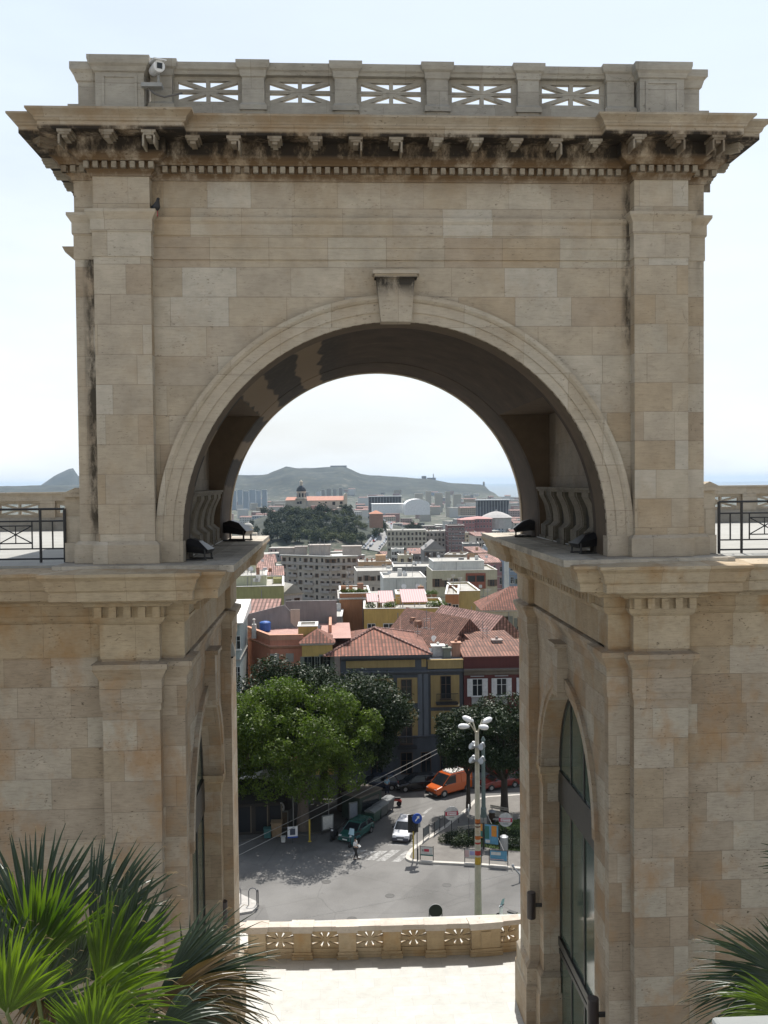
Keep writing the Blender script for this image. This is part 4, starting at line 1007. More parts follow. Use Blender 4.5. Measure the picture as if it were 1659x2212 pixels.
# --- corner palazzo, grey with ochre panels, hipped roof
YP = 99.0
def palazzo():
    rt = thing('palazzo', 'grey and ochre corner palazzo with big terracotta hipped roof behind the dark tree', 'house', tuple(atY(736, 1430, YP).xy)+(GZ,), R(0))
    o0 = Vector(rt.location)
    A = atY(736, 1421, YP); B = atY(921, 1412, YP); Cx = atY(1001, 1425, YP)
    W1 = B.x-A.x; W2 = Cx.x-A.x; H = B.z-GZ
    mb = MB(); mb.box(0, W1, 0, 13, 0, H); mb.build('wall', greyb, rt)
    H2 = atY(960, 1426, YP).z-GZ
    mb = MB(); mb.box(W1, W2, .25, 12, 0, H2-.05); mb.build('side_wing', greyb, rt)
    # roof
    ap = atY(804, 1356.5, YP+6.5); e = .55; rz_ = ap.z-GZ
    mb = MB(); ax = ap.x-o0.x
    mb.add([(-1.2-e,-e,H),(W1+e,-e,H),(W1+e,13+e,H),(-1.2-e,13+e,H),(ax-.2,6.4,rz_),(ax+.5,6.7,rz_)], [(0,1,5,4),(1,2,5),(2,3,4,5),(3,0,4),(3,2,1,0)])
    rf = mb.build('roof', M_TILE, rt)
    # hip ridge tiles
    mb = MB(); 
    for q in ((-1.2-e,-e,H),(W1+e,-e,H),(W1+e,13+e,H)): mb.tube([(q[0],q[1],H+.05),(ax+.15,6.5,rz_+.06)], .13, 5)
    mb.build('ridge_tiles', M_TPINK, rf)
    mb = MB(); mb.sweep([(0,H-.55),(.2,H-.5),(.45,H-.3),(.5,H-.12),(.5,H-.02),(0,H-.02)], [(-.001,0),(W1,0),(W1,13)]); mb.build('cornice', W_('dark_grey_cornice', (.10,.105,.115)), rt)
    zc = H-atY(800,1448,YP).z+GZ
    z2 = atY(850, 1450, YP).z-GZ
    mb = MB(); mb.sweep([(0,z2-.35),(.12,z2-.3),(.28,z2-.1),(.28,z2),(0,z2+.04)], [(0,0),(W1,0),(W1,.25),(W2,.25),(W2,3)]); mb.build('string_course', W_('dark_grey_cornice', (.10,.105,.115)), rt)
    z3 = atY(850, 1590, YP).z-GZ
    mb = MB(); mb.sweep([(0,z3-.2),(.15,z3-.1),(.15,z3),(0,z3+.02)], [(0,0),(W1,0),(W1,.25),(W2,.25),(W2,3)]); mb.build('string_course', W_('dark_grey_cornice', (.10,.105,.115)), rt)
    def X(px): return atY(px, 1500, YP).x-o0.x
    def Z(py): return atY(880, py, YP).z-GZ
    for q, (a, b, c, d) in enumerate(((748,897,1425.5,1441),)):
        mb = MB(); mb.box(X(a), X(b), -.05, 0, Z(d), Z(c)); mb.build('frieze_panel', ochre, rt)
    mb = MB(); mb.box(X(911), W1-.02, -.05, 0, Z(1441), Z(1424)); mb.build('frieze_panel', ochre, rt)
    mb = MB(); mb.box(X(925), W2, .14, .24, Z(1446.5), H2-.1); mb.box(X(923.5), W2+.05, .1, .5, H2-.1, H2+.02); mb.build('wing_parapet', ochre, rt)
    for (a, b, c, d) in ((858,902,1464,1519),(931,993,1461,1530),(931,993,1538,1588),(752,800,1464,1519),(805,850,1464,1519)):
        y = -.05 if a < 915 else .19
        mb = MB(); mb.box(X(a), X(b), y, y+.06, Z(d), Z(c)); mb.build('wall_panel', ochre, rt)
    for a in (852, 790):   # arched ochre surround
        mb = MB(); cx = X(a+25); r_ = (X(a+50)-X(a))/2
        pl = [(cx-r_, Z(1592)), (cx+r_, Z(1592))] + [(cx+r_*math.cos(R(t_)), Z(1545)+r_*.8*math.sin(R(t_))) for t_ in range(0, 181, 12)]
        mb.prism(pl, 'Y', -.06, 0); mb.build('arched_panel', ochre, rt)
    mw = lambda a, b, c, d, y, st='d': putwin(rt, (X(a)+X(b))/2, y, Z(d), 0, X(b)-X(a), Z(c)-Z(d), st)
    mw(866,890,1467,1511,-.08); mw(952,975,1462,1512,.12); mw(864,890,1549,1606,-.10); mw(950,978,1543,1587,.12); mw(768,790,1467,1511,-.08); mw(812,836,1467,1511,-.08); mw(802,826,1549,1606,-.10)
    for (a, b) in ((864,890),(950,976),(800,826),(908,930)):
        mw(a, b, 1625, 1672, -.04 if a < 915 else .2)
    for (a, b, d, y) in ((941,988,1516,.1),(856,898,1608,-.1)):
        mb = MB(); xa, xb, z = X(a), X(b), Z(d); mb.box(xa, xb, y-.9, y, z-.25, z-.08)
        mb.box(xa, xb, y-.9, y-.86, z+.88, z+.94); k = int((xb-xa)/.12)
        for q in range(k+1): mb.box(xa+(xb-xa-.03)*q/k, xa+(xb-xa-.03)*q/k+.03, y-.9, y-.87, z-.08, z+.88)
        mb.build('balcony', M_IRON, rt)
    for a in (902, 915):   # grey pilaster strip
        mb = MB(); mb.box(X(a), X(a+10), -.09, 0, Z(1590), Z(1452)); mb.build('pilaster', W_('blue_grey_strip', (.13,.14,.155)), rt)
    return rt
palazzo()
def redhouse():
    A = atY(1001.5, 1426, YP); B = atY(1175, 1415, YP); rt = thing('townhouse', 'dark red townhouse with white shuttered windows behind the street lamp', 'house', (A.x, YP, GZ), R(0))
    W = B.x-A.x; H = atY(1050, 1421, YP).z-GZ
    mb = MB(); mb.box(.02, W, 0, 11, 0, H); mb.build('wall', redp, rt)
    def X(px): return atY(px, 1480, YP).x-A.x
    def Z(py): return atY(1060, py, YP).z-GZ
    mb = MB(); mb.sweep([(0,Z(1458)),(.10,Z(1456)),(.14,Z(1451)),(.34,Z(1448)),(.38,Z(1444.5)),(0,Z(1443.5))], [(.02,0),(W,0)]); mb.build('cornice', W_('brown_grey_cornice', (.17,.14,.11)), rt)
    mb = MB(); mb.box(0, W, -.06, .3, H, H+.15); mb.build('coping', W_('dark_coping', (.13,.05,.04)), rt)
    mb = MB(); mb.add([(0,.4,H+.02),(W,.4,H+.02),(W,11,H+.02),(0,11,H+.02),(0,7,H+.75),(W,7,H+.75)], [(0,1,5,4),(1,2,5),(2,3,4,5),(3,0,4)]); mb.build('roof', M_TILE2, rt)
    for (a, b) in ((1019.6,1042.6),(1072,1094.5),(1126,1149)):
        putwin(rt, (X(a)+X(b))/2, -.05, Z(1503), 0, X(b)-X(a), Z(1465)-Z(1503), 's')
        mb = MB(); mb.box(X(a)-.15, X(b)+.15, -.12, 0, Z(1461), Z(1459)); mb.box(X(a)-.05, X(b)+.05, -.10, 0, Z(1522), Z(1507)); mb.build('window_surround', W_('pale_surround', (.34,.33,.32)), rt)
        putwin(rt, (X(a)+X(b))/2, -.05, Z(1588), 0, X(b)-X(a), Z(1548)-Z(1588), 'k')
        putwin(rt, (X(a)+X(b))/2, -.05, Z(1675), 0, X(b)-X(a), Z(1632)-Z(1675), 'd')
    return rt
redhouse()
# --- tiled roofs packed behind
house('house', 'low house with ridged terracotta roof just behind the dark red townhouse', 950, 1040, 1424, 104, 9, cream, R(32), roof='gabley', roofmat=M_TILE2, rh=2.3, eave=.2)
house('house', 'long terracotta gabled house with a white skylight behind the red townhouse', 972, 1062, 1394, 113, 13, cream, R(30), roof='gabley', roofmat=M_TILE2, rh=2.9, eave=.2)
house('house', 'house with pinkish terracotta gable roof beside the right arch pier', 1040, 1140, 1387, 117, 13, W_('grey_pink_wall', (.30,.26,.24)), R(28), roof='gabley', roofmat=M_TPINK, rh=3.0, eave=.2)
house('house', 'house with dark ribbed tile roof tucked behind the palazzo roof', 866, 965, 1378, 121, 8, W_('brown_wall', (.25,.18,.12)), R(-4), roof='gablex', roofmat=M_TILE2, rh=2.2, eave=.2)
house('house', 'low house with terracotta lean-to roof and small chimneys above the red townhouse parapet', 1056, 1150, 1418, 106, 8, cream, R(12), roof='shed', roofmat=M_TILE2, rh=1.5, eave=.2)
sk = atY(1036, 1397, 110); mb = MB(); mb.T = Matrix.Translation(sk) @ Matrix.Rotation(R(30), 4, 'Z'); mb.box(-1.6, 1.6, -1, 1, -.3, .12); mb.box(-1.7, 1.7, -1.1, 1.1, .12, .2)
tag(mb.build('skylight', M_TRW), 'flat white rooftop hatch among the terracotta roofs', 'skylight')
# roof clutter above the palazzo wing
for (px, py, Y_, w_, h_, mt, lb, ct) in ((985,1416,101.5,.9,1.3,W_('terracotta_chimney',(.45,.25,.17)),'square terracotta chimney on the flat palazzo wing','chimney'),
        (946,1416,102,1.3,1.0,M_TRW,'white water tank on the flat roof of the palazzo wing','water tank'),(965,1417,101,.8,.8,M_SHGR,'grey green box on the flat roof of the palazzo wing','vent box'),
        (1073,1413,105,1.0,1.5,W_('grey_chimney',(.33,.27,.24)),'grey chimney with clay cowls above the red townhouse','chimney')):
    p = atY(px, py, Y_); mb = MB(); mb.taper(0, 0, -2.0, h_, w_/2, w_/2, w_/2*.94, w_/2*.94); mb.taper(0, 0, h_, h_+.14, w_/2+.1, w_/2+.1, w_/2+.1, w_/2+.1); mb.lathe(0, 0, [(.15, h_+.14), (.15, h_+.4), (.05, h_+.45)], 8)
    tag(mb.build(ct.replace(' ', '_'), mt, loc=p), lb, ct)
# --- salmon house with roof terrace
def salmonhouse():
    YS = 101; A = atY(512, 1385, YS); rt = thing('house', 'salmon pink house with a grey walled roof terrace and blue tank', 'house', (A.x, YS, GZ), 0)
    def X(px, Y=YS): return atY(px, 1385, Y).x-A.x
    H = atY(590, 1383, YS).z-GZ; W = X(655)
    mb = MB(); mb.box(X(584), W, 0, 12, 0, H); mb.add([(X(517),7,0),(X(584),0,0),(X(584),12,0),(X(517),12,0),(X(517),7,H),(X(584),0,H),(X(584),12,H),(X(517),12,H)], [(0,3,2,1),(4,5,6,7),(0,1,5,4),(3,0,4,7),(2,3,7,6)])
    mb.build('wall', salmon, rt)
    mb = MB(); mb.box(X(584), W+5, .3, 11.5, H, H+.05); mb.add([(X(520),7.2,H+.02),(X(584),.3,H+.02),(X(584),11.5,H+.02),(X(520),11.5,H+.02)], [(0,1,2,3)]); mb.build('terrace_floor', pinkr, rt)
    mb = MB(); mb.sweep([(0,H-.9),(.1,H-.85),(.25,H-.6),(0,H-.55)], [(X(517),7),(X(584),0),(W,0)]); mb.sweep([(-.3,H),(.06,H),(.06,H+.45),(.1,H+.47),(.1,H+.55),(-.3,H+.55)], [(X(517),7),(X(584),0),(W,0)]); mb.build('parapet', W_('salmon_parapet', (.52,.27,.18)), rt)
    mb = MB(); mb.add([(X(514),7.2,H),(X(660,YS+9),8.5,H),(X(660,YS+9),8.7,H),(X(514),7.4,H),(X(514),7.2,H+1.7),(X(616,YS+9),8.5,H+2.6),(X(616,YS+9),8.7,H+2.6),(X(514),7.4,H+1.7)], [(0,1,5,4),(4,5,6,7),(3,2,6,7),(1,2,6,5)]); 
    mb.box(X(616,YS+9), X(700,YS+10)+1.5, 11.2, 11.5, H, H+2.7); mb.build('terrace_wall', greyt, rt)
    mb = MB(); mb.box(X(628,YS+8), X(648,YS+8), 8.3, 8.42, H+.05, H+2.1); mb.build('door', W_('beige_door', (.45,.38,.31)), rt)
    mb = MB(); mb.box(X(700,YS+10)+.6, X(700,YS+10)+.9, 4, 11.3, H-.2, H+.9); mb.build('end_wall', W_('salmon_parapet', (.52,.27,.18)), rt)
    for (px0, px1, py0, py1) in ((583,602,1412,1436),(617,634,1412,1430)):
        mb = MB(); mb.box(X(px0), X(px1), -.05, 0, atY(590,py1,YS).z-GZ, atY(590,py0,YS).z-GZ); mb.build('shutter', W_('grey_shutter', (.36,.34,.30)), rt)
    return rt, A, H
srt, sA, sH = salmonhouse()
p = atY(573, 1368, 107); mb = MB(); mb.lathe(0, 0, [(.55,0),(.62,.1),(.62,.95),(.5,1.05),(.2,1.12)], 16); tag(mb.build('water_tank', plain('blue_plastic', (.02,.10,.36), .4), loc=(p.x, p.y, GZ+sH+.06)), 'bright blue water tank on the salmon house terrace', 'water tank')
p = atY(549, 1370, 104.5); mb = MB(); mb.taper(0,0,-.3,1.2,.25,.25,.22,.22); mb.lathe(0,0,[(.1,1.2),(.1,1.7),(.17,1.72),(.02,1.85)],8); tag(mb.build('chimney', M_TRW, loc=(p.x, p.y, GZ+sH)), 'small white chimney at the edge of the salmon house terrace', 'chimney')
# heap of things stored on the terrace
p = atY(672, 1366, 107); mb = MB(); r4 = random.Random(4)
for q in range(9): 
    mb.T = Matrix.Translation((r4.uniform(-1,1), r4.uniform(-.4,.4), .2)) @ Matrix.Rotation(r4.uniform(0,3), 4, 'Z') @ Matrix.Rotation(r4.uniform(-.6,.6), 4, 'X'); mb.box(-.25, .25, -.12, .12, -.2, r4.uniform(.2,.7))
tag(mb.build('stored_clutter', M_METAL, loc=(p.x, p.y, GZ+sH+.06)), 'heap of grey garden furniture stored on the pink roof terrace', 'clutter')
house('house', 'ochre yellow stair tower with a small terracotta hipped roof beside the salmon house', 652, 718, 1389, 99.5, 4, yell, R(0), base=GZ, roof='hip', roofmat=M_TILE, rh=1.15, eave=.3, floors=1, cols=3, ww=.8, wh=1.6, win='g', top_off=1.4)
house('house', 'ochre block with flat grey lid behind the small tiled stair tower', 644, 685, 1357, 102, 3.2, yell, R(0), base=GZ, roof='flat', parapet=.15, roofcol=M_ROOFD)
p = atY(500, 1340, 97)
house('house', 'narrow grey mint house with sloping white canopy beside the left arch pier', 470, 517, 1345, 97, 9, mint, R(0), base=GZ, roof='shed', roofmat=M_TRW, rh=1.2, eave=.4, floors=3, cols=3, ww=.8, wh=1.7, win='w')
house('house', 'small hut with ribbed pink metal roof above the salmon house', 524, 592, 1330, 124, 5, W_('beige_wall', (.42,.35,.28)), R(-3), roof='shed', roofmat=M_TPINK, rh=1.5, eave=.4)
house('house', 'olive yellow house with broad plain wall and white penthouse edge beside the left pier', 497, 613, 1275, 150, 16, olive, R(3), roof='flat', parapet=.5, floors=2, cols=4, ww=1.2, wh=1.5, fh=4.4, win='w', top_off=4.2, anten=2)
house('penthouse', 'pale olive penthouse with white roof slab on the olive house', 500, 575, 1246, 155, 9, W_('pale_olive', (.50,.50,.34)), R(3), base=atY(520,1276,155).z, roof='flat', parapet=.12, floors=1, cols=2, ww=1.3, wh=1.7, win='d', anten=3, cat='penthouse')
house('house', 'low pale house with white ramp roofs right of the olive house', 612, 652, 1283, 165, 12, W_('lilac_white', (.52,.50,.50)), R(25), roof='gabley', roofmat=M_ROOFG, rh=1.6, eave=.3, floors=1, cols=2, ww=1, wh=1.4)
house('house', 'long flat white roofed shed left of the orange brick block', 660, 738, 1336, 140, 10, greyt, R(-2), roof='flat', parapet=.2, roofcol=M_ROOFG)
house('apartment_house', 'orange brick apartment house with planted roof terrace left of the pink awnings', 734, 800, 1286, 148, 11, brick, R(0), roof='flat', parapet=.25, trim=M_TRW, floors=0, cols=0, cat='apartment house', anten=1)
house('house', 'bright yellow house below the pink awnings', 786, 962, 1323, 138, 12, yell, R(-2), roof='flat', parapet=.5, floors=2, cols=5, ww=1.6, wh=1.7, win='w', fh=4.6, top_off=1.6, trim=None)
house('roof_cabin', 'small ochre roof cabin with a red chimney between the pink awnings', 856, 920, 1287, 146, 6, yell, R(-2), base=atY(880,1322,142).z, roof='flat', parapet=.2, cat='roof cabin')
def awning(px0, px1, py, pyb, Y, lb, dep=5, rise=1.3):
    A = atY(px0, pyb, Y); B = atY(px1, pyb, Y); W = B.x-A.x; zb_ = atY(px0, 1322, Y).z
    rt = thing('awning', lb, 'awning', (A.x, Y, zb_), 0, 'pink roof awnings'); h = A.z-zb_
    mb = MB(); mb.add([(0,0,h),(W,0,h),(W,dep,h+rise),(0,dep,h+rise),(0,0,h+.1),(W,0,h+.1),(W,dep,h+rise+.1),(0,dep,h+rise+.1)], [(0,3,2,1),(4,5,6,7),(0,1,5,4),(1,2,6,5),(2,3,7,6),(3,0,4,7)]); mb.build('canopy', M_AWN, rt)
    for x in (.15, W*.5, W-.15): mb = MB(); mb.tube([(x, .15, 0), (x, .15, h)], .07, 5); mb.build('post', M_METAL, rt)
t = NT('pink_striped_awning'); wv = t.n('TexWave', wave_type='BANDS', bands_direction='X'); wv.inputs['Scale'].default_value = .9; t.l(t.obj(), wv.inputs['Vector']); t.color(t.ramp(wv.outputs[0], [(.4,(.42,.23,.23)),(.6,(.52,.34,.33))])); t.rough(.7); M_AWN = t.mat
awning(868, 924, 0, 1302, 139, 'pink striped awning at the right of the yellow house roof')
awning(820, 852, 0, 1303, 139.5, 'pink awning at the middle of the yellow house roof', 4.5, 1.2)
awning(793, 818, 0, 1301, 139, 'pale pink awning at the left of the yellow house roof', 4, .7)
house('apartment_house', 'narrow brown apartment house with stacked balconies right of the yellow house', 962, 990, 1292, 152, 14, brick, R(-8), roof='flat', parapet=.6, floors=4, cols=2, win='w', ww=1.0, wh=1.9, balcony=((0,0,2),(1,0,2),(2,0,2)), cat='apartment house', anten=2)
house('house', 'plain mustard yellow house with blank side wall right of the stacked balconies', 988, 1037, 1281, 158, 14, W_('mustard_plaster', (.46,.36,.15)), R(0), roof='flat', parapet=.3, anten=1)
house('house', 'cream house with ribbed terracotta roof and grey green shutters beside the right arch pier', 1043, 1235, 1318, 138, 9, cream, R(-2), roof='hip', roofmat=M_TILE, rh=2.9, eave=.35, floors=2, cols=6, win='g', ww=1.15, wh=2.6, fh=4.3, top_off=1.2)
house('house', 'long white house with flat roof and one dark door behind the pink awnings', 828, 920, 1251, 205, 14, white, R(0), roof='flat', parapet=.2, anten=2, roofcol=M_ROOFG, floors=1, cols=5, ww=.9, wh=1.3, top_off=3.2, winskip=((0,0),(0,1),(0,2),(0,3)))
house('villa', 'cream and brick villa with white top storey and double loggia', 934, 1074, 1237, 250, 16, cream, R(0), roof='flat', parapet=.5, floors=2, cols=7, win='k', ww=1.3, wh=2.1, fh=5.4, top_off=1.6, cat='villa', winskip=((0,3),(0,4),(0,5),(1,3),(1,4),(1,5)))
house('villa_storey', 'white set back top storey of the cream and brick villa', 936, 1046, 1214, 252, 12, white, R(0), base=atY(950,1238,252).z, roof='flat', parapet=.1, floors=1, cols=5, win='d', ww=1.2, wh=2.0, top_off=1.0, cat='villa storey', anten=1)
p = atY(1007, 1272, 249.6); q_ = atY(1049, 1238, 249.6); mb = MB(); mb.box(0, q_.x-p.x, 0, .4, 0, q_.z-p.z); rt = mb.build('villa_loggia', W_('brick_red', (.30,.10,.06)), loc=(p.x, 249.6, p.z)); tag(rt, 'red brick loggia on the front of the cream villa', 'loggia')
for q in (.27, .73):
    mb = MB(); w2 = q_.x-p.x; mb.box(w2*(q-.2), w2*(q+.2), -.05, .0, (q_.z-p.z)*.45, (q_.z-p.z)*.85); mb.build('opening', M_PANE, rt)
    mb = MB(); mb.box(w2*(q-.08), w2*(q+.08), -.05, .0, .2, (q_.z-p.z)*.25); mb.build('window', M_WFR, rt)
house('apartment_house', 'pink and lilac apartment house with red roof beside the right pier', 1049, 1089, 1215, 275, 12, W_('pink_lilac', (.42,.25,.27)), R(0), roof='shed', roofmat=M_TPINK, rh=1.6, floors=4, cols=3, win='w', ww=1.0, wh=1.7, fh=3.6, cat='apartment house')
house('apartment_house', 'red apartment house with pale blue base at the edge of the right pier', 1088, 1135, 1213, 272, 12, W_('blue_grey_house', (.25,.30,.38)), R(0), roof='flat', floors=5, cols=4, win='w', ww=1.0, wh=1.7, fh=3.6, cat='apartment house')
mb = MB(); p = atY(1094, 1194, 240); zb_ = land(p.x, 240); mb.lathe(0, 0, [(.75, zb_-p.z), (.6, 0), (.7, 0), (.7, .5), (.5, .5)], 14); tag(mb.build('chimney_stack', white, loc=p), 'tall plain white chimney stack in front of the pink houses', 'chimney stack')
house('house', 'grey pink terraced block between the big apartment block and the villa', 771, 880, 1237, 330, 18, pinkg, R(2), roof='flat', floors=3, cols=8, win='d', ww=1.1, wh=1.8, fh=4, anten=2)
house('house', 'long grey warehouse behind the white flat roofed house', 850, 945, 1228, 300, 16, greyw, R(-2), roof='flat', floors=1, cols=6, win='d', ww=1, wh=1.4)
# big apartment block
def bigblock():
    YA = 400; corner = atY(714, 1203, YA); zb = -51.5; H = corner.z-zb
    rt = thing('apartment_block', 'large pinkish grey corner apartment block with balconies and white roof edge', 'apartment block', (corner.x, YA, zb))
    L_, Rr = (corner.x-atY(600,1190,YA).x)/math.cos(R(28)), (atY(771,1197,YA).x-corner.x)/math.cos(R(10))
    dl = Vector((-math.cos(R(32)), math.sin(R(32)))); dr = Vector((math.cos(R(10)), math.sin(R(10))))
    a = dl*L_; b = dr*Rr; c_ = a+b*1.0
    mb = MB(); mb.prism([(0,0),(b.x,b.y),(c_.x,c_.y),(a.x,a.y)], 'Z', 0, H); mb.build('wall', pinkg, rt)
    n1 = Vector((-dl.y, dl.x)); n1 = n1 if n1.y < 0 else -n1; n2 = Vector((dr.y, -dr.x))
    def strip(name, d, L0, L1, nrm, z0, z1, pr, mat):
        q = [d*L0, d*L1, d*L1+nrm*pr, d*L0+nrm*pr]; mb = MB(); mb.prism([(t_.x, t_.y) for t_ in q], 'Z', z0, z1); mb.build(name, mat, rt)
    fh = 3.1
    for (d, L0, nrm, cols) in ((dl, L_, n1, 9), (dr, Rr, n2, 5)):
        strip('roof_edge', d, -.4, L0+.4, nrm, H, H+.35, .9, white)
        ang = math.atan2(d.y, d.x) + (math.pi if d is dl else 0)
        strip('top_balcony', d, 0, L0, nrm, H-3.7, H-2.7, .5, W_('balcony_grey', (.40,.36,.33)))
        for f in range(6):
            z = H-2.45-f*fh
            if f > 0:
                for c in range(0, cols, 3): strip('balcony', d, L0*(c+.12)/cols, L0*min(cols,(c+1.75))/cols, nrm, z-.25, z+.75, .9, W_('balcony_grey', (.40,.36,.33)))
            for c in range(cols):
                pq = d*(L0*(c+.5)/cols) + nrm*.03
                putwin(rt, pq.x, pq.y, z+.2*((c*5+f) % 2), ang, 1.0 if (c+f) % 3 else 1.35, 1.55, 'k' if (c*7+f*3) % 4 == 0 else 'd' if (c*7+f*3) % 5 else 'w')
    # penthouses
    for (px0, px1, py, dd) in ((721-15,763-8,1176,6),):
        pass
    for (u, v, w2, d2, h2, nm) in ((-9,9,9,6,4.2,'stair_hut'),(-22,15,7,5,2.8,'stair_hut'),(5,8,8,5,3.6,'lift_hut'),(-15,13,5,4,3.4,'lift_hut')):
        mb = MB(); mb.box(u, u+w2, v, v+d2, H, H+h2); mb.box(u-.3, u+w2+.3, v-.3, v+d2+.3, H+h2, H+h2+.25); mb.build(nm, W_('hut_pink', (.42,.37,.33)), rt)
    mb = MB(); mb.prism([(0+.2,0.5),(b.x-.2,b.y+.5),(c_.x,c_.y),(a.x,a.y+.5)], 'Z', H, H+.04); mb.build('roof', M_ROOFG, rt)
    for q in range(6):
        t_ = rnd.random(); pq = a*t_*.8+b*.4; mb = MB(); mb.tube([(pq.x, pq.y, H), (pq.x, pq.y, H+rnd.uniform(4,8))], .09, 5); mb.build('antenna', M_ANT, rt)
bigblock()
house('house', 'peach house with square windows under the left ledge tip', 500, 548, 1200, 250, 12, peach, R(0), roof='flat', parapet=.2, floors=4, cols=3, win='d', ww=1.1, wh=1.8, fh=3.8)
house('house', 'low house with faded pink roof left of the big apartment block', 545, 592, 1228, 262, 10, white, R(6), roof='shed', roofmat=M_TPINK, rh=2.0, eave=.3, floors=1, cols=4, win='d', ww=1, wh=1.3)
house('house', 'small house with pink gable behind the olive penthouse', 548, 596, 1216, 300, 10, W_('beige_wall', (.42,.35,.28)), R(10), roof='gablex', roofmat=M_TPINK, rh=2.2, eave=.3)
house('house', 'long pink roofed row below the big apartment block', 560, 612, 1243, 225, 8, W_('lilac_white', (.52,.50,.50)), R(4), roof='shed', roofmat=M_TPINK, rh=1.4, eave=.3, floors=1, cols=5, win='d', ww=1, wh=1.3)
house('house', 'grey house with arched gable and round window in the middle distance', 915, 962, 1188, 420, 14, greyw, R(0), roof='gabley', roofmat=M_ROOFD, rh=4, eave=.2, floors=1, cols=3, win='d', ww=1.2, wh=2)
house('house', 'squat cream tower house with overhanging flat roof in the middle distance', 862, 892, 1201, 350, 9, cream, R(0), roof='flat', parapet=.3, floors=2, cols=2, win='d', ww=1.1, wh=1.7)
house('house', 'pink house with round roof hut right of the big apartment block', 775, 845, 1216, 370, 12, peach, R(0), roof='flat', parapet=.4, floors=2, cols=6, win='w', ww=1.2, wh=1.7, hut=True)
house('apartment_block', 'long beige four storey block above the parked cars in the distance', 836, 920, 1147, 640, 22, W_('pale_beige', (.48,.43,.34)), R(-3), roof='flat', parapet=.4, floors=4, cols=10, win='d', ww=1.4, wh=1.8, fh=3.4, cat='apartment block')
house('apartment_block', 'long pinkish block joined right of the beige block in the distance', 920, 970, 1149, 645, 22, pinkg, R(3), roof='flat', parapet=.4, floors=3, cols=6, win='d', ww=1.4, wh=1.8, fh=3.4, cat='apartment block')
house('apartment_block', 'brown apartment block with white balcony stacks and dark cypresses in front', 968, 1004, 1137, 630, 16, W_('brown_red', (.20,.10,.09)), R(0), roof='flat', parapet=.5, floors=5, cols=5, win='w', ww=1.8, wh=1.5, fh=3.1, cat='apartment block')
house('civic_building', 'wide rose pink building with low dome right of the trees', 1010, 1062, 1121, 800, 30, W_('rose_plaster', (.36,.17,.17)), R(-4), base=-42, roof='hip', roofmat=W_('rose_roof', (.44,.24,.22)), rh=1.6, eave=1, cat='building', floors=2, cols=8, win='w', ww=1.4, wh=1.8, fh=4.5)
house('civic_building', 'rose pink wing with white eaves at the left of the domed building', 998, 1026, 1123, 790, 20, W_('rose_plaster', (.36,.17,.17)), R(4), base=-42, roof='hip', roofmat=W_('rose_roof', (.44,.24,.22)), rh=1.2, eave=1, cat='building', floors=2, cols=4, win='w', ww=1.4, wh=1.8, fh=4.5)
p = atY(1072, 1118, 830); mb = MB(); mb.lathe(0, 0, [(13,-9),(13,0),(14,.2),(10,2.5),(5,4.6),(1,5.4),(.5,7)], 24); tag(mb.build('low_dome', W_('dome_grey', (.42,.40,.38)), loc=p), 'shallow pale dome beside the rose pink building', 'dome')
house('house', 'orange roofed house left of the tree belt in the distance', 799, 827, 1110, 900, 14, W_('rose_orange', (.34,.20,.14)), R(0), base=-40, roof='hip', roofmat=W_('orange_roof', (.50,.23,.15)), rh=3.2, eave=.6)
# sports halls
p = atY(805, 1090, 1500); q_ = atY(882, 1096, 1500); mb = MB(); mb.box(0, q_.x-p.x, 0, 40, -14, 0); mb.box(-1, q_.x-p.x+1, -1, 41, 0, 1.0); tag(mb.build('white_roofed_hall', W_('bright_white_roof', (.8,.8,.79)), loc=p), 'long bright white roofed hall in the far distance', 'hall')
p = atY(902, 1092, 1450); mb = MB(); r_ = 18.5
mb.prism([(r_*math.cos(R(t_)), r_*.52*math.sin(R(t_))) for t_ in range(0, 181, 12)], 'Y', 0, 45); mb.box(-r_, r_, .1, 45, -14, .02); tag(mb.build('vaulted_sports_hall', W_('bright_white_roof', (.8,.8,.79)), loc=p), 'white barrel vaulted sports hall in the far distance', 'sports hall')
for (x0, x1, y0, y1, Y_, lb) in ((796,866,1074,1092,1900,'dark stadium stand with bright white upper edge in the far distance'),(1030,1098,1082,1104,1500,'dark stadium stand near the coast at the right')):
    a = atY(x0, y0, Y_); b = atY(x1, y1, Y_); W = b.x-a.x; h = a.z-b.z
    rt = thing('stadium', lb, 'stadium', (a.x, Y_, b.z)); mb = MB(); mb.prism([(0, -10), (0, h*.4), (-6, h), (8, h*1.05), (14, 0), (14,-10)], 'X', 0, W)
    mb.build('stand', W_('dark_stand', (.10,.10,.11)), rt); mb = MB(); mb.box(-2, W+2, -9, 8, h*1.05, h*1.05+1.2); mb.build('canopy', W_('bright_white_roof', (.8,.8,.79)), rt)
    for k in range(12): mb = MB(); mb.box(W*k/11-.4, W*k/11+.4, -7, -6, -8, h); mb.build('pylon', W_('mid_grey', (.35,.35,.35)), rt)
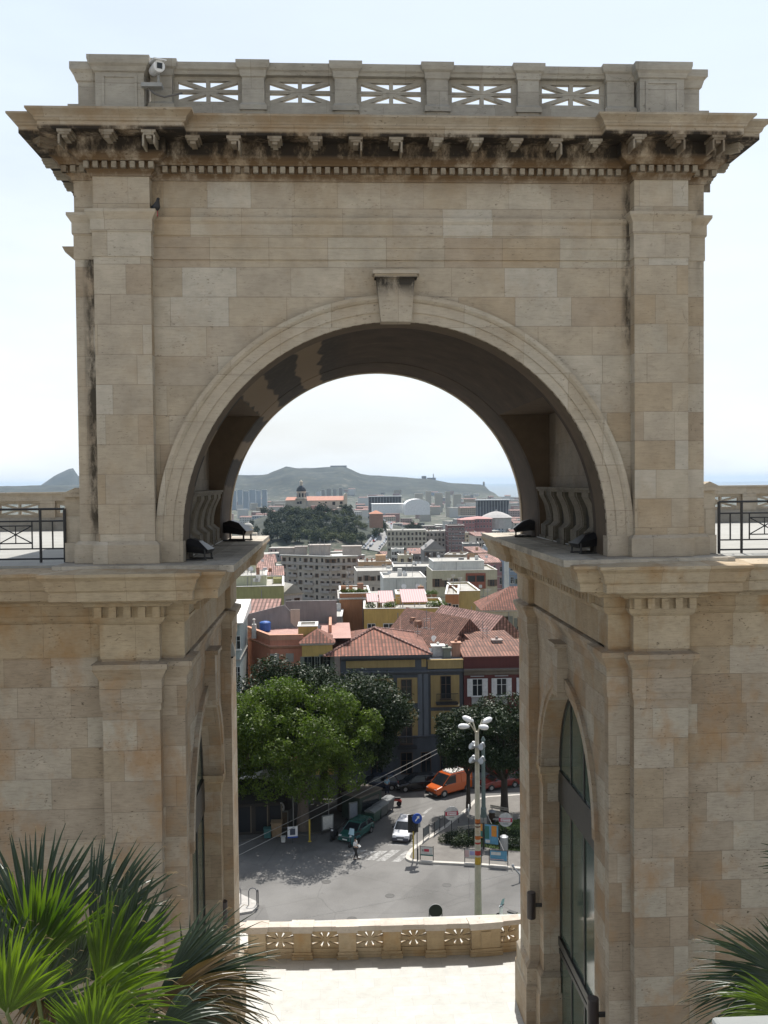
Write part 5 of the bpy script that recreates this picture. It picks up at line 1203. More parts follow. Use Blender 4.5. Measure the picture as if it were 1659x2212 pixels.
# basilica on the wooded hill
def church():
    YC = 1060; b = atY(697, 1100, YC); rt = thing('basilica', 'pale basilica with a dark dome and long salmon roof on the wooded hill', 'church', (b.x, YC, b.z)); o0 = b
    cw = W_('basilica_stone', (.56,.49,.39)); cr = W_('salmon_roof', (.52,.27,.20)); dm = W_('dark_slate_dome', (.05,.06,.07))
    def X(px): return atY(px, 1080, YC).x-o0.x
    def Z(py): return atY(690, py, YC).z-o0.z
    # nave
    mb = MB(); mb.box(X(664), X(747), 0, 18, -10, Z(1081)); mb.build('nave_wall', cw, rt)
    zt = Z(1081); mb = MB(); mb.add([(X(662),-1,zt),(X(748),-1,zt),(X(748),19,zt),(X(662),19,zt),(X(662),9,zt+4.5),(X(748),9,zt+4.5)], [(0,1,5,4),(1,2,5),(2,3,4,5),(3,0,4),(3,2,1,0)]); mb.build('nave_roof', cr, rt)
    mb = MB(); mb.box(X(617), X(638), 0, 14, -10, Z(1080)); mb.build('apse_wall', cw, rt)
    zt = Z(1080); mb = MB(); mb.add([(X(616),-1,zt),(X(640),-1,zt),(X(640),15,zt),(X(616),15,zt),(X(619),7,zt+3.5),(X(640),7,zt+3.5)], [(0,1,5,4),(1,2,5),(2,3,4,5),(3,0,4),(3,2,1,0)]); mb.build('apse_roof', cr, rt)
    mb = MB(); mb.box(X(743), X(750), -2, 20, -10, Z(1069)); mb.prism([(X(743), Z(1069)),(X(750), Z(1069)),(X(746.5), Z(1066))], 'Y', -2, 20); mb.build('facade_wall', cw, rt)
    mb = MB(); mb.box(X(636), X(662), -2, 14, -10, Z(1088)); mb.build('crossing', cw, rt)
    cxx, cy = X(650.5), 6; s = X(661)-X(640)
    mb = MB(); mb.T = Matrix.Translation((cxx, cy, 0)); mb.taper(0, 0, Z(1098), Z(1078), s*.58, s*.5, s*.52, s*.46); mb.taper(0, 0, Z(1078), Z(1076.5), s*.6, s*.6, s*.6, s*.6); mb.build('tower_base', cw, rt)
    mb = MB(); mb.lathe(cxx, cy, [(s*.46, Z(1077)), (s*.46, Z(1063)), (s*.52, Z(1062.4)), (s*.52, Z(1061))], 8); mb.build('drum', cw, rt)
    for k in range(8):
        a = R(22.5+45*k); mb = MB(); mb.T = Matrix.Translation((cxx+math.cos(a)*s*.425, cy+math.sin(a)*s*.425, 0)) @ Matrix.Rotation(a, 4, 'Z'); mb.box(-.15, .25, -1.1, 1.1, Z(1073.5), Z(1065)); mb.build('drum_window', M_PANE, rt)
    H0 = Z(1061); hh = Z(1048)-H0
    mb = MB(); mb.lathe(cxx, cy, [(s*.5*math.cos(R(t_)), H0+hh*math.sin(R(t_))) for t_ in (0,15,30,45,60,72,82)], 16); mb.build('dome', dm, rt, smooth=True)
    mb = MB(); mb.lathe(cxx, cy, [(1.5, Z(1048.5)), (1.5, Z(1041)), (2.0, Z(1040.5)), (1.2, Z(1038.5)), (.25, Z(1037)), (.2, Z(1034.5))], 8); mb.build('lantern', cw, rt)
    for (px, w2, py0, py1) in ((644,1.2,1088,1083),(649.5,1.2,1088,1082),(704,1.0,1087,1084),(721,1.5,1091,1084),(737,1.5,1089,1083.5),(690,1,1087,1084.5)):
        y = -.3 if px > 663 else -2.3; mb = MB(); mb.box(X(px)-w2, X(px)+w2, y, y+.5, Z(py0), Z(py1)); mb.build('window', M_PANE, rt)
    # lower convent wings
    mb = MB(); mb.box(X(672), X(706), -14, 0, -12, Z(1092)); mb.build('convent_wing', W_('pink_convent', (.42,.27,.22)), rt)
    mb = MB(); mb.box(X(676), X(727), -26, -14, -20, Z(1101)); mb.box(X(675), X(728), -27, -13, Z(1101), Z(1100)); mb.build('lower_wing', W_('rose_convent', (.36,.21,.18)), rt)
    mb = MB(); mb.box(X(727), X(746), -20, -6, -20, Z(1096)); mb.build('gate_block', cw, rt)
church()
for (a_, b_, y_, Y_, mt_, rf_, lb_) in ((1000,1030,1152,660,cream,'flat','small cream house with white edge below the rose pink building'),(1028,1062,1158,560,pinkg,'shed','low pinkish house with lean-to roof right of the cypresses'),(1062,1100,1162,520,white,'flat','white flat roofed house by the right ledge in the distance'),(1000,1034,1176,480,greyw,'flat','grey flat roofed block below the cypresses'),(1052,1110,1182,430,W_('pale_blue_wall',(.30,.35,.40)),'flat','pale blue block just under the tip of the right ledge'),(1024,1056,1194,400,peach,'shed','peach house with lean-to roof behind the villa'),(846,872,1188,520,white,'flat','small white house between the cream tower house and the avenue'),(880,918,1196,450,greyt,'shed','long grey shed left of the arched gable house'),(960,1002,1200,380,W_('tan_wall',(.36,.28,.20)),'flat','tan flat roofed house right of the arched gable house')):
    house('house', lb_, a_, b_, y_, Y_, 12, mt_, R((a_*7) % 30-15), roof=rf_, roofmat=M_TPINK, rh=1.8, eave=.3, parapet=.4, floors=2, cols=5, win='d', ww=1.1, wh=1.6, fh=3.3)
# planters on the roof terraces
for i, (px, py, Y_) in enumerate(((742,1283,150),(752,1283,150),(764,1283,150),(776,1283,150),(790,1284,150),(800,1314,139),(838,1314,139.3),(846,1312,139.3),(932,1312,139),(944,1311,139),(955,1311,139),(925,1285,200),(938,1284,198))):
    p = atY(px, py, Y_); rt = thing('roof_plant', ['first','second','third','fourth','fifth'][i]+' green bush in the row on the orange brick roof terrace' if i < 5 else ['green bush at the left end of the yellow house roof','green bush between the two pink awnings','tall green bush left of the large pink awning','green bush right of the large pink awning','second green bush right of the large pink awning','green bush at the right end of the yellow house roof','green bush behind the right end of the pink awnings','bush on the terrace left of the villa'][i-5], 'plant', p, 0, 'bushes on the roof terraces'); PLANTS.append((rt, i))
# small domed chapel in the trees at left
p = atY(536, 1150, 780); rt = thing('domed_chapel', 'small domed stone chapel among dark cypresses at the left', 'chapel', p); cw = W_('basilica_stone', (.56,.49,.39))
mb = MB(); mb.lathe(0, 0, [(4.2, -12), (4.2, 3), (4.6, 3.2), (4.6, 3.8)], 12); mb.build('drum', cw, rt)
mb = MB(); mb.lathe(0, 0, [(4.1*math.cos(R(t_)), 3.8+4*math.sin(R(t_))) for t_ in (0,20,40,60,80)]+[(.5,8.2),(.4,9)], 12); mb.build('dome', W_('chapel_dome', (.42,.40,.36)), rt, smooth=True)
mb = MB(); mb.box(-7, 7, -5, 5, -12, -.5); mb.build('base', cw, rt)
# ================================================================= trees
import numpy as np
def leafmat(name, dark, mid, light, sc=.9, rough=.55, trans=.3):
    t = NT(name); g = t.n('NewGeometry'); f = t.noise(sc, 4, .6, g.outputs['Position']); ff = t.noise(sc*9, 2, .6, g.outputs['Position'])
    c = t.ramp(t.math('ADD', t.math('MULTIPLY', f, .6), t.math('MULTIPLY', ff, .4)), [(.34, dark), (.5, mid), (.66, light)])
    t.color(c); t.rough(rough); t.b.inputs['Specular IOR Level'].default_value = .22
    tr = t.n('BsdfTranslucent'); ms = t.n('MixShader'); ms.inputs[0].default_value = trans
    t.l(t.mix(1, c, (1.1, 1.35, .5), 'MULTIPLY'), tr.inputs[0]); t.l(t.b.outputs[0], ms.inputs[1]); t.l(tr.outputs[0], ms.inputs[2])
    t.l(ms.outputs[0], t.t.nodes['Material Output'].inputs[0]); return t.mat
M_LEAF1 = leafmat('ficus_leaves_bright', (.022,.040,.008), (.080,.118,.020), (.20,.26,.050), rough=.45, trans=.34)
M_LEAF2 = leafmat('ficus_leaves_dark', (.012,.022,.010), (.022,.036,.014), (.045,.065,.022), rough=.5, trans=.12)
M_LEAFF = leafmat('hill_tree_leaves', (.012,.022,.012), (.028,.042,.018), (.065,.080,.032), sc=.12, rough=.7, trans=.05)
M_LEAFG = leafmat('hill_shrub_leaves', (.035,.05,.016), (.08,.10,.036), (.16,.16,.07), sc=.1, rough=.7, trans=.05)
M_BARK = plain('grey_bark', (.13,.105,.085), .9)
M_BARKD = plain('dark_bark', (.05,.04,.032), .9)
def leafcloud(blobs, n, size, seed, shell=.55, flat=.35):
    """many small leaf blades spread through the given (x,y,z,r) clumps"""
    rg = np.random.RandomState(seed); B = np.array(blobs); w = B[:, 3]**2; w /= w.sum()
    k = rg.choice(len(B), n, p=w); d = rg.normal(size=(n, 3)); d /= np.linalg.norm(d, axis=1)[:, None]
    rad = (shell + (1-shell)*rg.rand(n))**1.0 * np.where(rg.rand(n) < .12, 1.22, 1.0)
    c = B[k, :3] + d*(B[k, 3]*rad)[:, None]*np.array([1, 1, .82])
    nn = d*.7 + rg.normal(size=(n, 3))*.55 + np.array([0, 0, flat]); nn /= np.linalg.norm(nn, axis=1)[:, None]
    a = np.cross(nn, rg.normal(size=(n, 3))); a /= np.linalg.norm(a, axis=1)[:, None]; b = np.cross(nn, a)
    s = size*(.6+.8*rg.rand(n))[:, None]
    v = np.empty((n, 4, 3)); v[:, 0] = c-a*s; v[:, 1] = c-b*s*.42+nn*s*.12; v[:, 2] = c+a*s; v[:, 3] = c+b*s*.42+nn*s*.12
    return v.reshape(-1, 3), np.arange(n*4).reshape(-1, 4)
def npmesh(name, v, f, mat):
    me = bpy.data.meshes.new(name); me.vertices.add(len(v)); me.vertices.foreach_set('co', np.asarray(v, dtype=np.float32).ravel())
    m_ = f.shape[1]; me.loops.add(f.size); me.loops.foreach_set('vertex_index', f.ravel().astype(np.int32)); me.polygons.add(len(f))
    me.polygons.foreach_set('loop_start', np.arange(0, f.size, m_, dtype=np.int32)); me.polygons.foreach_set('loop_total', np.full(len(f), m_, dtype=np.int32))
    me.materials.append(mat); me.update(calc_edges=True); me.validate(); return me
def tree(name, label, base, H, blobs, nleaf, lsize, mat, trunk_r=.35, bark=None, group=None, cat='tree', limbs=9, seed=1, fork=.35, lean=(0,0)):
    rt = thing(name, label, cat, base, 0, group); r_ = random.Random(seed)
    v, f = leafcloud(blobs, nleaf, lsize, seed)
    me = npmesh('crown', v, f, mat); o = bpy.data.objects.new('crown', me); COL.objects.link(o); o.parent = rt
    mb = MB(); fk = H*fork; top = Vector((lean[0], lean[1], fk))
    mb.tube([(0,0,-.4), (lean[0]*.3, lean[1]*.3, fk*.4), tuple(top)], [trunk_r*1.35, trunk_r, trunk_r*.8], 9)
    bl_ = sorted(blobs, key=lambda b: -b[3])[:limbs]
    for b in bl_:
        e = Vector(b[:3]); mid = top.lerp(e, .5)+Vector((r_.uniform(-.3,.3), r_.uniform(-.3,.3), -.1*H*.2))
        mb.tube([tuple(top-Vector((0,0,.2))), tuple(mid), tuple(e)], [trunk_r*.5, trunk_r*.3, trunk_r*.08], 6, cap=False)
    mb.build('trunk', bark or M_BARK, rt); return rt
def blobset(rx, ry, rz, cz, n, r0, r1, seed, ex=(0,0)):
    r_ = random.Random(seed); res = []
    while len(res) < n:
        x, y, z = r_.uniform(-1,1), r_.uniform(-1,1), r_.uniform(-1,1); d = x*x+y*y+z*z
        if d > 1 or d < .18: continue
        if z < -.55 and r_.random() < .6: continue
        res.append((x*rx+ex[0], y*ry+ex[1], cz+z*rz, r_.uniform(r0, r1)))
    return res
def gp_(px, py): p = atZ(px, py, GZ); return (p.x, p.y, GZ)
# big bright ficus on the left, dark one behind it, right-hand trees
b = gp_(655, 1795); tree('ficus_tree', 'broad bright green ficus tree in front of the salmon house', b, 13, blobset(6.5, 5.0, 4.0, 8.6, 46, .9, 1.8, 11, (0,0)) + blobset(7.2, 5.6, 4.6, 8.6, 60, .4, .8, 17) + [(-4.5,0,6.2,1.5),(-1.5,-2,5.6,1.4),(2.8,-1.5,5.4,1.4),(5,0,6.2,1.4),(-6.8,0,8,1.8),(-2.8,-2.6,4.7,1.5),(.2,-3.4,4.9,1.6),(1.8,-3,4.5,1.3),(-.8,-3.6,5.8,1.7),(4.2,-2,5,1.3),(-5,-1.6,4.8,1.4)], 48000, .125, M_LEAF1, .5, seed=2)
b = gp_(505, 1800); tree('ficus_tree', 'bright green ficus tree half hidden by the left arch pier', b, 12, blobset(4.6, 4.4, 3.9, 8.6, 34, 1.0, 1.8, 13), 20000, .125, M_LEAF1, .4, seed=3)
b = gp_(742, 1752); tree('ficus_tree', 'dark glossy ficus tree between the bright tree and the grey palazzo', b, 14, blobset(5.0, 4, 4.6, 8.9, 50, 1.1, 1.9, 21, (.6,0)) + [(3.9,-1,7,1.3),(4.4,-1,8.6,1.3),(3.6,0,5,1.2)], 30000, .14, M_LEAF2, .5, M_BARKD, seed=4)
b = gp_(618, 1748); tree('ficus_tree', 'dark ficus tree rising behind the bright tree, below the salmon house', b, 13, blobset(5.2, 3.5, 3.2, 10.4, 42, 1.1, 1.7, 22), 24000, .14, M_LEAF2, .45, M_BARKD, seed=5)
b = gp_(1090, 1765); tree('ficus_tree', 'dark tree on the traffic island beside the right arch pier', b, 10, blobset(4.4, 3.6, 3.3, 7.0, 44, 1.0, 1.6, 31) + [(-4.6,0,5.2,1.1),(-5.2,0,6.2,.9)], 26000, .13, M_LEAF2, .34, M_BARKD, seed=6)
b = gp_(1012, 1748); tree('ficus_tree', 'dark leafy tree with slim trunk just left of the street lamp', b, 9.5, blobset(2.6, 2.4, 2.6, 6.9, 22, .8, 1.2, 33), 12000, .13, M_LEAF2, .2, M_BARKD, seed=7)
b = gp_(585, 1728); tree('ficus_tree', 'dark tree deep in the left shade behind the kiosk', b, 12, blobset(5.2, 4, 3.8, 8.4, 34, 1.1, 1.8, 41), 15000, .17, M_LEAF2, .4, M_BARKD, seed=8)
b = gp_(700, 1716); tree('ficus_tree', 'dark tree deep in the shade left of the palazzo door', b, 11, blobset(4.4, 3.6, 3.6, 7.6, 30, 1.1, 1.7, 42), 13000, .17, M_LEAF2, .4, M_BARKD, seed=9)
# shrubs on the island
for i, (px, py, w_) in enumerate(((975,1822,1.0),(992,1818,1.1),(1010,1820,1.0),(1024,1815,.9),(1000,1830,1.0),(1080,1822,1.2),(1100,1815,1.2),(1108,1835,1.1))):
    b = gp_(px, py); rt = thing('shrub', ['low dark shrub at the tip of the traffic island','dark shrub second from the island tip','dark shrub in the middle of the island bed','small shrub just left of the street lamp','shrub at the front of the island bed','round shrub behind the blue panels','shrub behind the litter bin on the island','shrub at the edge of the right pier'][i], 'shrub', b, 0, 'shrubs on the traffic island')
    v, f = leafcloud([(0,0,.5,.7*w_),(.6,.1,.4,.55*w_),(-.6,0,.4,.55*w_)], 1500, .07, 50+i); o = bpy.data.objects.new('foliage', npmesh('foliage', v, f, M_LEAF2)); COL.objects.link(o); o.parent = rt
    mb = MB(); mb.tube([(0,0,0),(0,0,.5)], .05, 5); mb.build('stem', M_BARKD, rt)
for rt, i in PLANTS:
    w_ = 1.0 if i > 4 else .7; v, f = leafcloud([(0,0,.5,.65*w_),(.4,.1,.35,.5*w_),(-.4,0,.4,.5*w_)], 500, .09, 300+i); o = bpy.data.objects.new('foliage', npmesh('foliage', v, f, M_LEAF1)); COL.objects.link(o); o.parent = rt
    mb = MB(); mb.taper(0,0,-.5,.05,.5*w_,.22,.55*w_,.25); mb.build('planter', plain('terracotta_pot', (.35,.18,.10), .8), rt)
# --- distant trees: a few kinds, copied one by one
def farkind(name, blobs, n, ls, mat, h):
    rt = thing(name, 'x', 'tree', (0,0,0)); v, f = leafcloud(blobs, n, ls, 77+n, shell=.7); o = bpy.data.objects.new('crown', npmesh('crown', v, f, mat)); COL.objects.link(o); o.parent = rt
    mb = MB(); mb.tube([(0,0,-1),(0,0,h*.5)], [.4,.2], 5); mb.build('trunk', M_BARKD, rt); return rt
r5 = random.Random(55)
kinds = [farkind('pine_tree', blobset(4.6,4.6,2.6,6.5,14,1.6,2.6,1), 900, .55, M_LEAFF, 8), farkind('pine_tree', blobset(3.6,3.6,3.2,6,12,1.5,2.4,2), 800, .55, M_LEAFF, 8),
         farkind('olive_tree', blobset(4,4,2.2,4,12,1.4,2.1,3), 700, .5, M_LEAFG, 6),
         farkind('cypress_tree', [(0,0,z,1.9-.12*z) for z in (1.5,3.2,4.9,6.6,8.3,10,11.6)], 800, .4, M_LEAFF, 10)]
first = {id(k): True for k in kinds}
def plant(k, X, Y, sc, label, group):
    z = land(X, Y)-.4
    if first[id(k)]:
        first[id(k)] = False; k.location = (X, Y, z); k.rotation_euler = (0,0,r5.uniform(0,6.28)); k.scale = (sc,)*3; k['label'] = label; k['group'] = group; return
    c = copy_tree(k, None, (X, Y, z), r5.uniform(0, 6.28), label, (sc,)*3); c['group'] = group
GH = 'trees on the wooded hill below the basilica'
cnt = 0
for i in range(225):
    px = r5.triangular(548, 800, 650) if i > 60 else r5.uniform(548, 690); py = r5.uniform(1098, 1178)
    if px > 750 and py < 1115: continue
    if px < 578 and py > 1122: continue
    # march the ray to the hill
    hit = None
    for q in range(60):
        Y = 760+q*8; p = atY(px, py, Y)
        if p.z < land(p.x, p.y): hit = p; break
    if hit is None: continue
    if 660 < px < 728 and py < 1112: continue
    sc = r5.uniform(.75, 1.35); dk = px < 628 or r5.random() < .28
    k = kinds[r5.choice([0,1])] if dk else kinds[2]
    side = next(w_[1] for w_ in ((575,'far left'),(600,'left'),(625,'left of the dome'),(650,'under the dome'),(680,'under the nave'),(710,'under the brown wing'),(740,'under the facade'),(770,'right'),(900,'far right')) if px < w_[0]); lev = next(w_[1] for w_ in ((1108,'crest'),(1122,'upper slope'),(1136,'middle slope'),(1150,'lower slope'),(1165,'foot'),(1300,'lowest edge')) if py < w_[0])
    kd = {0:'dark spreading pine',1:'dark round pine',2:'pale green olive tree'}[kinds.index(k)]
    plant(k, hit.x, hit.y, sc, '%s on the basilica hill, %s, %s' % (kd, lev, side), GH); cnt += 1
for i, (px, py, Y, n, wd) in enumerate(((940,1120,1000,22,115),(905,1112,1150,12,60),(820,1122,950,8,40),(1060,1105,1200,7,60),(530,1120,900,6,50),(870,1105,1350,8,80),(760,1118,1000,8,60),(840,1165,600,10,50),(930,1172,560,8,60),(1030,1165,600,7,60))):
    for q in range(n):
        x = px+r5.uniform(-wd/2, wd/2); Yq = Y*r5.uniform(.93, 1.07); p = atY(x, py, Yq); k = kinds[r5.choice([0,1,1,2])]
        plant(k, p.x, Yq, r5.uniform(.7, 1.25), ['dark tree in the long tree belt right of the avenue, '+('leftmost part' if x < 905 else 'left part' if x < 925 else 'centre left' if x < 940 else 'centre right' if x < 960 else 'right part' if x < 980 else 'rightmost part'),'dark tree in the far row before the sports halls',['dark tree just left of the orange roofed house','tree touching the orange roofed house','tree right of the orange roofed house'][0 if x < 808 else 1 if x < 824 else 2],'tree left of the low dome near the coast','tree at the foot of the hill near the domed chapel','tree in front of the vaulted sports hall','tree below the gate of the basilica','street tree along the avenue of parked cars','street tree in front of the long beige block','street tree below the brown apartment block'][i], 'distant town trees')
for px, py, Y in ((996,1185,600),(1004,1178,610),(975,1183,600),(985,1180,605),(545,1140,820),(527,1142,830),(560,1140,840),(583,1150,830),(1072,1165,640)):
    p = atY(px, py, Y); plant(kinds[3], p.x, Y, r5.uniform(.85, 1.15), 'dark cypress in front of the brown apartment block' if 970 < px < 1010 else 'dark cypress near the small domed chapel' if px < 600 else 'dark cypress beside the right ledge', 'distant cypresses')
# ================================================================= far town
FARM = [W_('far_'+n_, c) for n_, c in (('cream',(.46,.42,.35)),('white',(.58,.56,.52)),('grey',(.30,.29,.28)),('pink',(.42,.30,.26)),('tan',(.38,.31,.23)),('rose',(.34,.20,.17)),('pale_blue',(.34,.38,.42)))]
FARN = ['cream','white','grey','pinkish','tan','rose','pale blue']
HERO = [(600,771,1170,1310,400),(836,1004,1135,1190,645),(640,760,1030,1115,1060),(996,1090,1112,1150,830),(796,866,1070,1095,1900),(870,930,1076,1096,1450),(799,884,1086,1115,1500),(915,962,1170,1210,420),(548,800,1085,1180,1050),(790,865,1110,1190,950),(516,556,1120,1155,780)]
def farwinmat():
    t = NT('far_wall_windows'); return t.mat
def farbld(X, Y, W, D, H, ci, label, name='house', rz=0, roofc=None, win=True, group='houses of the distant town'):
    z0 = min(land(X, Y), land(X, Y+D))-1
    rt = thing(name, label, 'building', (X, Y, z0), rz, group)
    mb = MB(); mb.box(-W/2, W/2, 0, D, 0, H+1); mb.build('wall', FARM[ci], rt)
    mb = MB()
    if roofc == 't': mb.add([(-W/2-.4,-.4,H+1),(W/2+.4,-.4,H+1),(W/2+.4,D+.4,H+1),(-W/2-.4,D+.4,H+1),(-W/2-.4,D/2,H+3),(W/2+.4,D/2,H+3)], [(0,1,5,4),(1,2,5),(2,3,4,5),(3,0,4),(3,2,1,0)]); mb.build('roof', M_TPINK, rt)
    else:
        mb.box(-W/2-.3, W/2+.3, -.3, D+.3, H+1, H+1.35); mb.build('roof', M_ROOFG if (int(X*7) % 3) else M_TRW, rt)
    if win:
        mb = MB(); nf = int(H/3.3); nc = max(2, int(W/3.2))
        for f in range(nf):
            for c in range(nc):
                x = -W/2+W*(c+.5)/nc; mb.box(x-.6, x+.6, -.08, 0, H+1-1-f*3.3-1.7, H+1-1-f*3.3)
        mb.build('windows', M_PANE, rt)
    return rt
r6 = random.Random(99); placed = []; nb = 0; tries = 0
WHERE = [(480, 620, 'at the far left'), (620, 780, 'left of the avenue'), (780, 900, 'around the avenue'), (900, 1000, 'behind the long beige block'), (1000, 1200, 'near the coast at the right')]
while nb < 290 and tries < 16000:
    tries += 1
    Y = 300*(3700/300)**(r6.random()**.85); px = r6.uniform(470, 1135) if r6.random() < .65 else r6.uniform(990, 1125); p = atY(px, 1100, Y); X = p.x
    if 840 < Y < 1290 and abs(X-HILLC.x) < 130: continue
    W = r6.uniform(9, 26)*(1 if Y < 1500 else 1.5); H = r6.uniform(5, 13) if Y < 1600 else r6.uniform(7, 20); D = r6.uniform(9, 16)
    if r6.random() < .08: H += 10
    zt = land(X, Y)+H
    # photo height of the roof
    d = Vector((X, Y, zt))-CAM; dep = d.dot(FW); yt = PCY-FPX*d.dot(UP)/dep; w2 = FPX*W/2/dep
    if yt < 1052: continue
    if any(a-w2 < px < b+w2 and yt < d_+2 and Y < HY for a, b, c, d_, HY in HERO): continue
    if any(abs(X-q[0]) < (W+q[2])/2+3 and abs(Y-q[1]) < (D+q[3])/2+8 for q in placed): continue
    placed.append((X, Y, W, D)); ci = r6.choices(range(7), (5,5,3,3,3,2,1))[0]
    zx = next(w_[1] for w_ in ((510,'beside the left pier'),(545,'over the olive house'),(580,'left of the big block'),(620,'over the big block left end'),(660,'below the dome'),(700,'below the basilica nave'),(740,'over the big block right end'),(780,'right of the basilica'),(820,'left of the avenue'),(860,'by the avenue'),(900,'over the white flat house'),(940,'left of the villa'),(980,'over the villa'),(1020,'right of the villa'),(1060,'over the pink house'),(1400,'beside the right pier')) if px < w_[0])
    zy = next(w_[1] for w_ in ((1072,'skyline row'),(1084,'farthest row'),(1096,'seventh row'),(1108,'sixth row'),(1120,'fifth row'),(1135,'fourth row'),(1155,'third row'),(1180,'second row'),(3000,'nearest row')) if yt < w_[0])
    rc = 't' if r6.random() < .3 else None
    sz = 'tall' if H > 15 else 'low' if H < 8 else 'mid height'
    farbld(X, Y, W, D, H, ci, '%s %s%s house in the %s %s' % (sz, FARN[ci], ' pink roofed' if rc else '', zy, zx), rz=r6.uniform(-.5, .5), roofc=rc, win=Y < 1700); nb += 1
# tower blocks under the ridge
for i, (px, yt, Y, W, H) in enumerate(((504,1060,2600,15,38),(518,1058,2650,13,40),(531,1061,2500,14,38),(545,1058,2700,17,40),(558,1060,2550,12,40),(571,1058,2500,12,38),(698,1058,2800,9,40),(710,1056,2700,12,42),(723,1057,2850,10,44),(736,1054,2650,9,46),(662,1063,2700,12,32),(905,1066,2300,18,20),(926,1061,2400,13,24),(948,1065,2200,17,18),(968,1062,2500,12,22),(988,1068,2300,18,18),(1010,1070,2600,16,18))):
    p = atY(px, yt, Y); H = max(8, p.z-land(p.x, Y)); farbld(p.x, Y, W, 14, H, 6 if i < 6 else 2 if i < 11 else 0, 'distant tower block %s under the long ridge' % ['at the far left edge','second from the left edge','third from the left edge','fourth from the left edge','fifth from the left edge','at the right end of the left row','first of the middle row','second of the middle row','third of the middle row','last of the middle row','alone left of the basilica dome','right of the stadium','near the water tower','in the right row','fourth of the right row','fifth of the right row','last before the headland'][i], 'tower_block', 0, None, False, 'tower blocks under the ridge')
# fort and lighthouse on the ridge
p = atY(922, 1033, 4300); rt = thing('ridge_fort', 'ruined fort and slim tower silhouette on the distant ridge', 'fort', (p.x, 4300, p.z-10)); mb = MB(); mb.box(-22, -2, 0, 14, 0, 20); mb.box(2, 40, 0, 14, 0, 12); mb.build('wall', FARM[2], rt); mb = MB(); mb.lathe(30, 7, [(2.5,0),(2,26),(3,27),(.5,30)], 8); mb.build('tower', FARM[2], rt)
p = atY(743, 1008, 4300); mb = MB(); mb.box(-60, 12, 0, 20, -6, 5); tag(mb.build('hilltop_fort', FARM[2], loc=(p.x, 4300, p.z)), 'flat topped old fort on the highest point of the ridge', 'fort')
p = atY(1045, 1047, 4300); mb = MB(); mb.lathe(0, 0, [(5,-5),(4,10),(5,11),(1,14)], 8); tag(mb.build('coast_watchtower', FARM[2], loc=(p.x, 4300, p.z)), 'small round watchtower on the end of the headland', 'tower')
# avenue with parked cars climbing away
pa = [(800,1192),(815,1172),(826,1155),(831,1142),(833,1128)]
def onland(px, py, Y0=400, Y1=1600):
    for q in range(300):
        Y = Y0+(Y1-Y0)*q/300; p = atY(px, py, Y)
        if p.z < land(p.x, p.y): return Vector((p.x, p.y, land(p.x, p.y)))
    return None
L_ = [onland(*q) for q in pa]; L_ = [q for q in L_ if q]
mb = MB()
for a, b_ in zip(L_, L_[1:]):
    for q in range(12):
        s0, s1 = a.lerp(b_, q/12), a.lerp(b_, (q+1)/12); w_ = 8
        mb.add([(s0.x-w_,s0.y,land(s0.x-w_,s0.y)+.8),(s0.x+w_,s0.y,land(s0.x+w_,s0.y)+.8),(s1.x+w_,s1.y,land(s1.x+w_,s1.y)+.8),(s1.x-w_,s1.y,land(s1.x-w_,s1.y)+.8)], [(0,1,2,3)])
tag(mb.build('avenue', plain('pale_asphalt', (.22,.215,.205), .8)), kind='structure')
# ================================================================= vehicles
def paint(name, c, rough=.25):
    t = NT(name); t.color(c); t.rough(rough); t.b.inputs['Coat Weight'].default_value = .6; t.b.inputs['Coat Roughness'].default_value = .08; return t.mat
M_TYRE = plain('rubber', (.018,.018,.018), .8, var=0); M_RIM = plain('alloy_rim', (.42,.42,.42), .35, .7, var=0)
M_CARGL = NT('car_glass'); M_CARGL.color((.015,.018,.022)); M_CARGL.rough(.05); M_CARGL = M_CARGL.mat
M_BLK = plain('black_plastic', (.02,.02,.02), .6, var=0); M_LENS = plain('headlight_lens', (.65,.66,.68), .15, var=0); M_TAIL = plain('tail_lens', (.35,.02,.015), .3, var=0)
M_PLATE = plain('number_plate', (.62,.62,.60), .5, var=0)
def carbody(L, W, H, prof, cab, taper=.80):
    """body from cross sections along x (front at +L/2): prof [(x, z_low, z_top, half width)], cab roof outline [(x, z)]"""
    mb = MB(); n = 0; vs = []; 
    for x, zl, zt, hw in prof:
        vs += [(x, -hw*.94, zl), (x, -hw, zl+.12), (x, -hw, zt-.10), (x, -hw*.93, zt), (x, hw*.93, zt), (x, hw, zt-.10), (x, hw, zl+.12), (x, hw*.94, zl)]
    k = len(prof); fs = [(i*8+j, i*8+(j+1) % 8, (i+1)*8+(j+1) % 8, (i+1)*8+j) for i in range(k-1) for j in range(8)] + [tuple(range(8)), tuple(range((k-1)*8, k*8))]
    mb.add(vs, fs); return mb
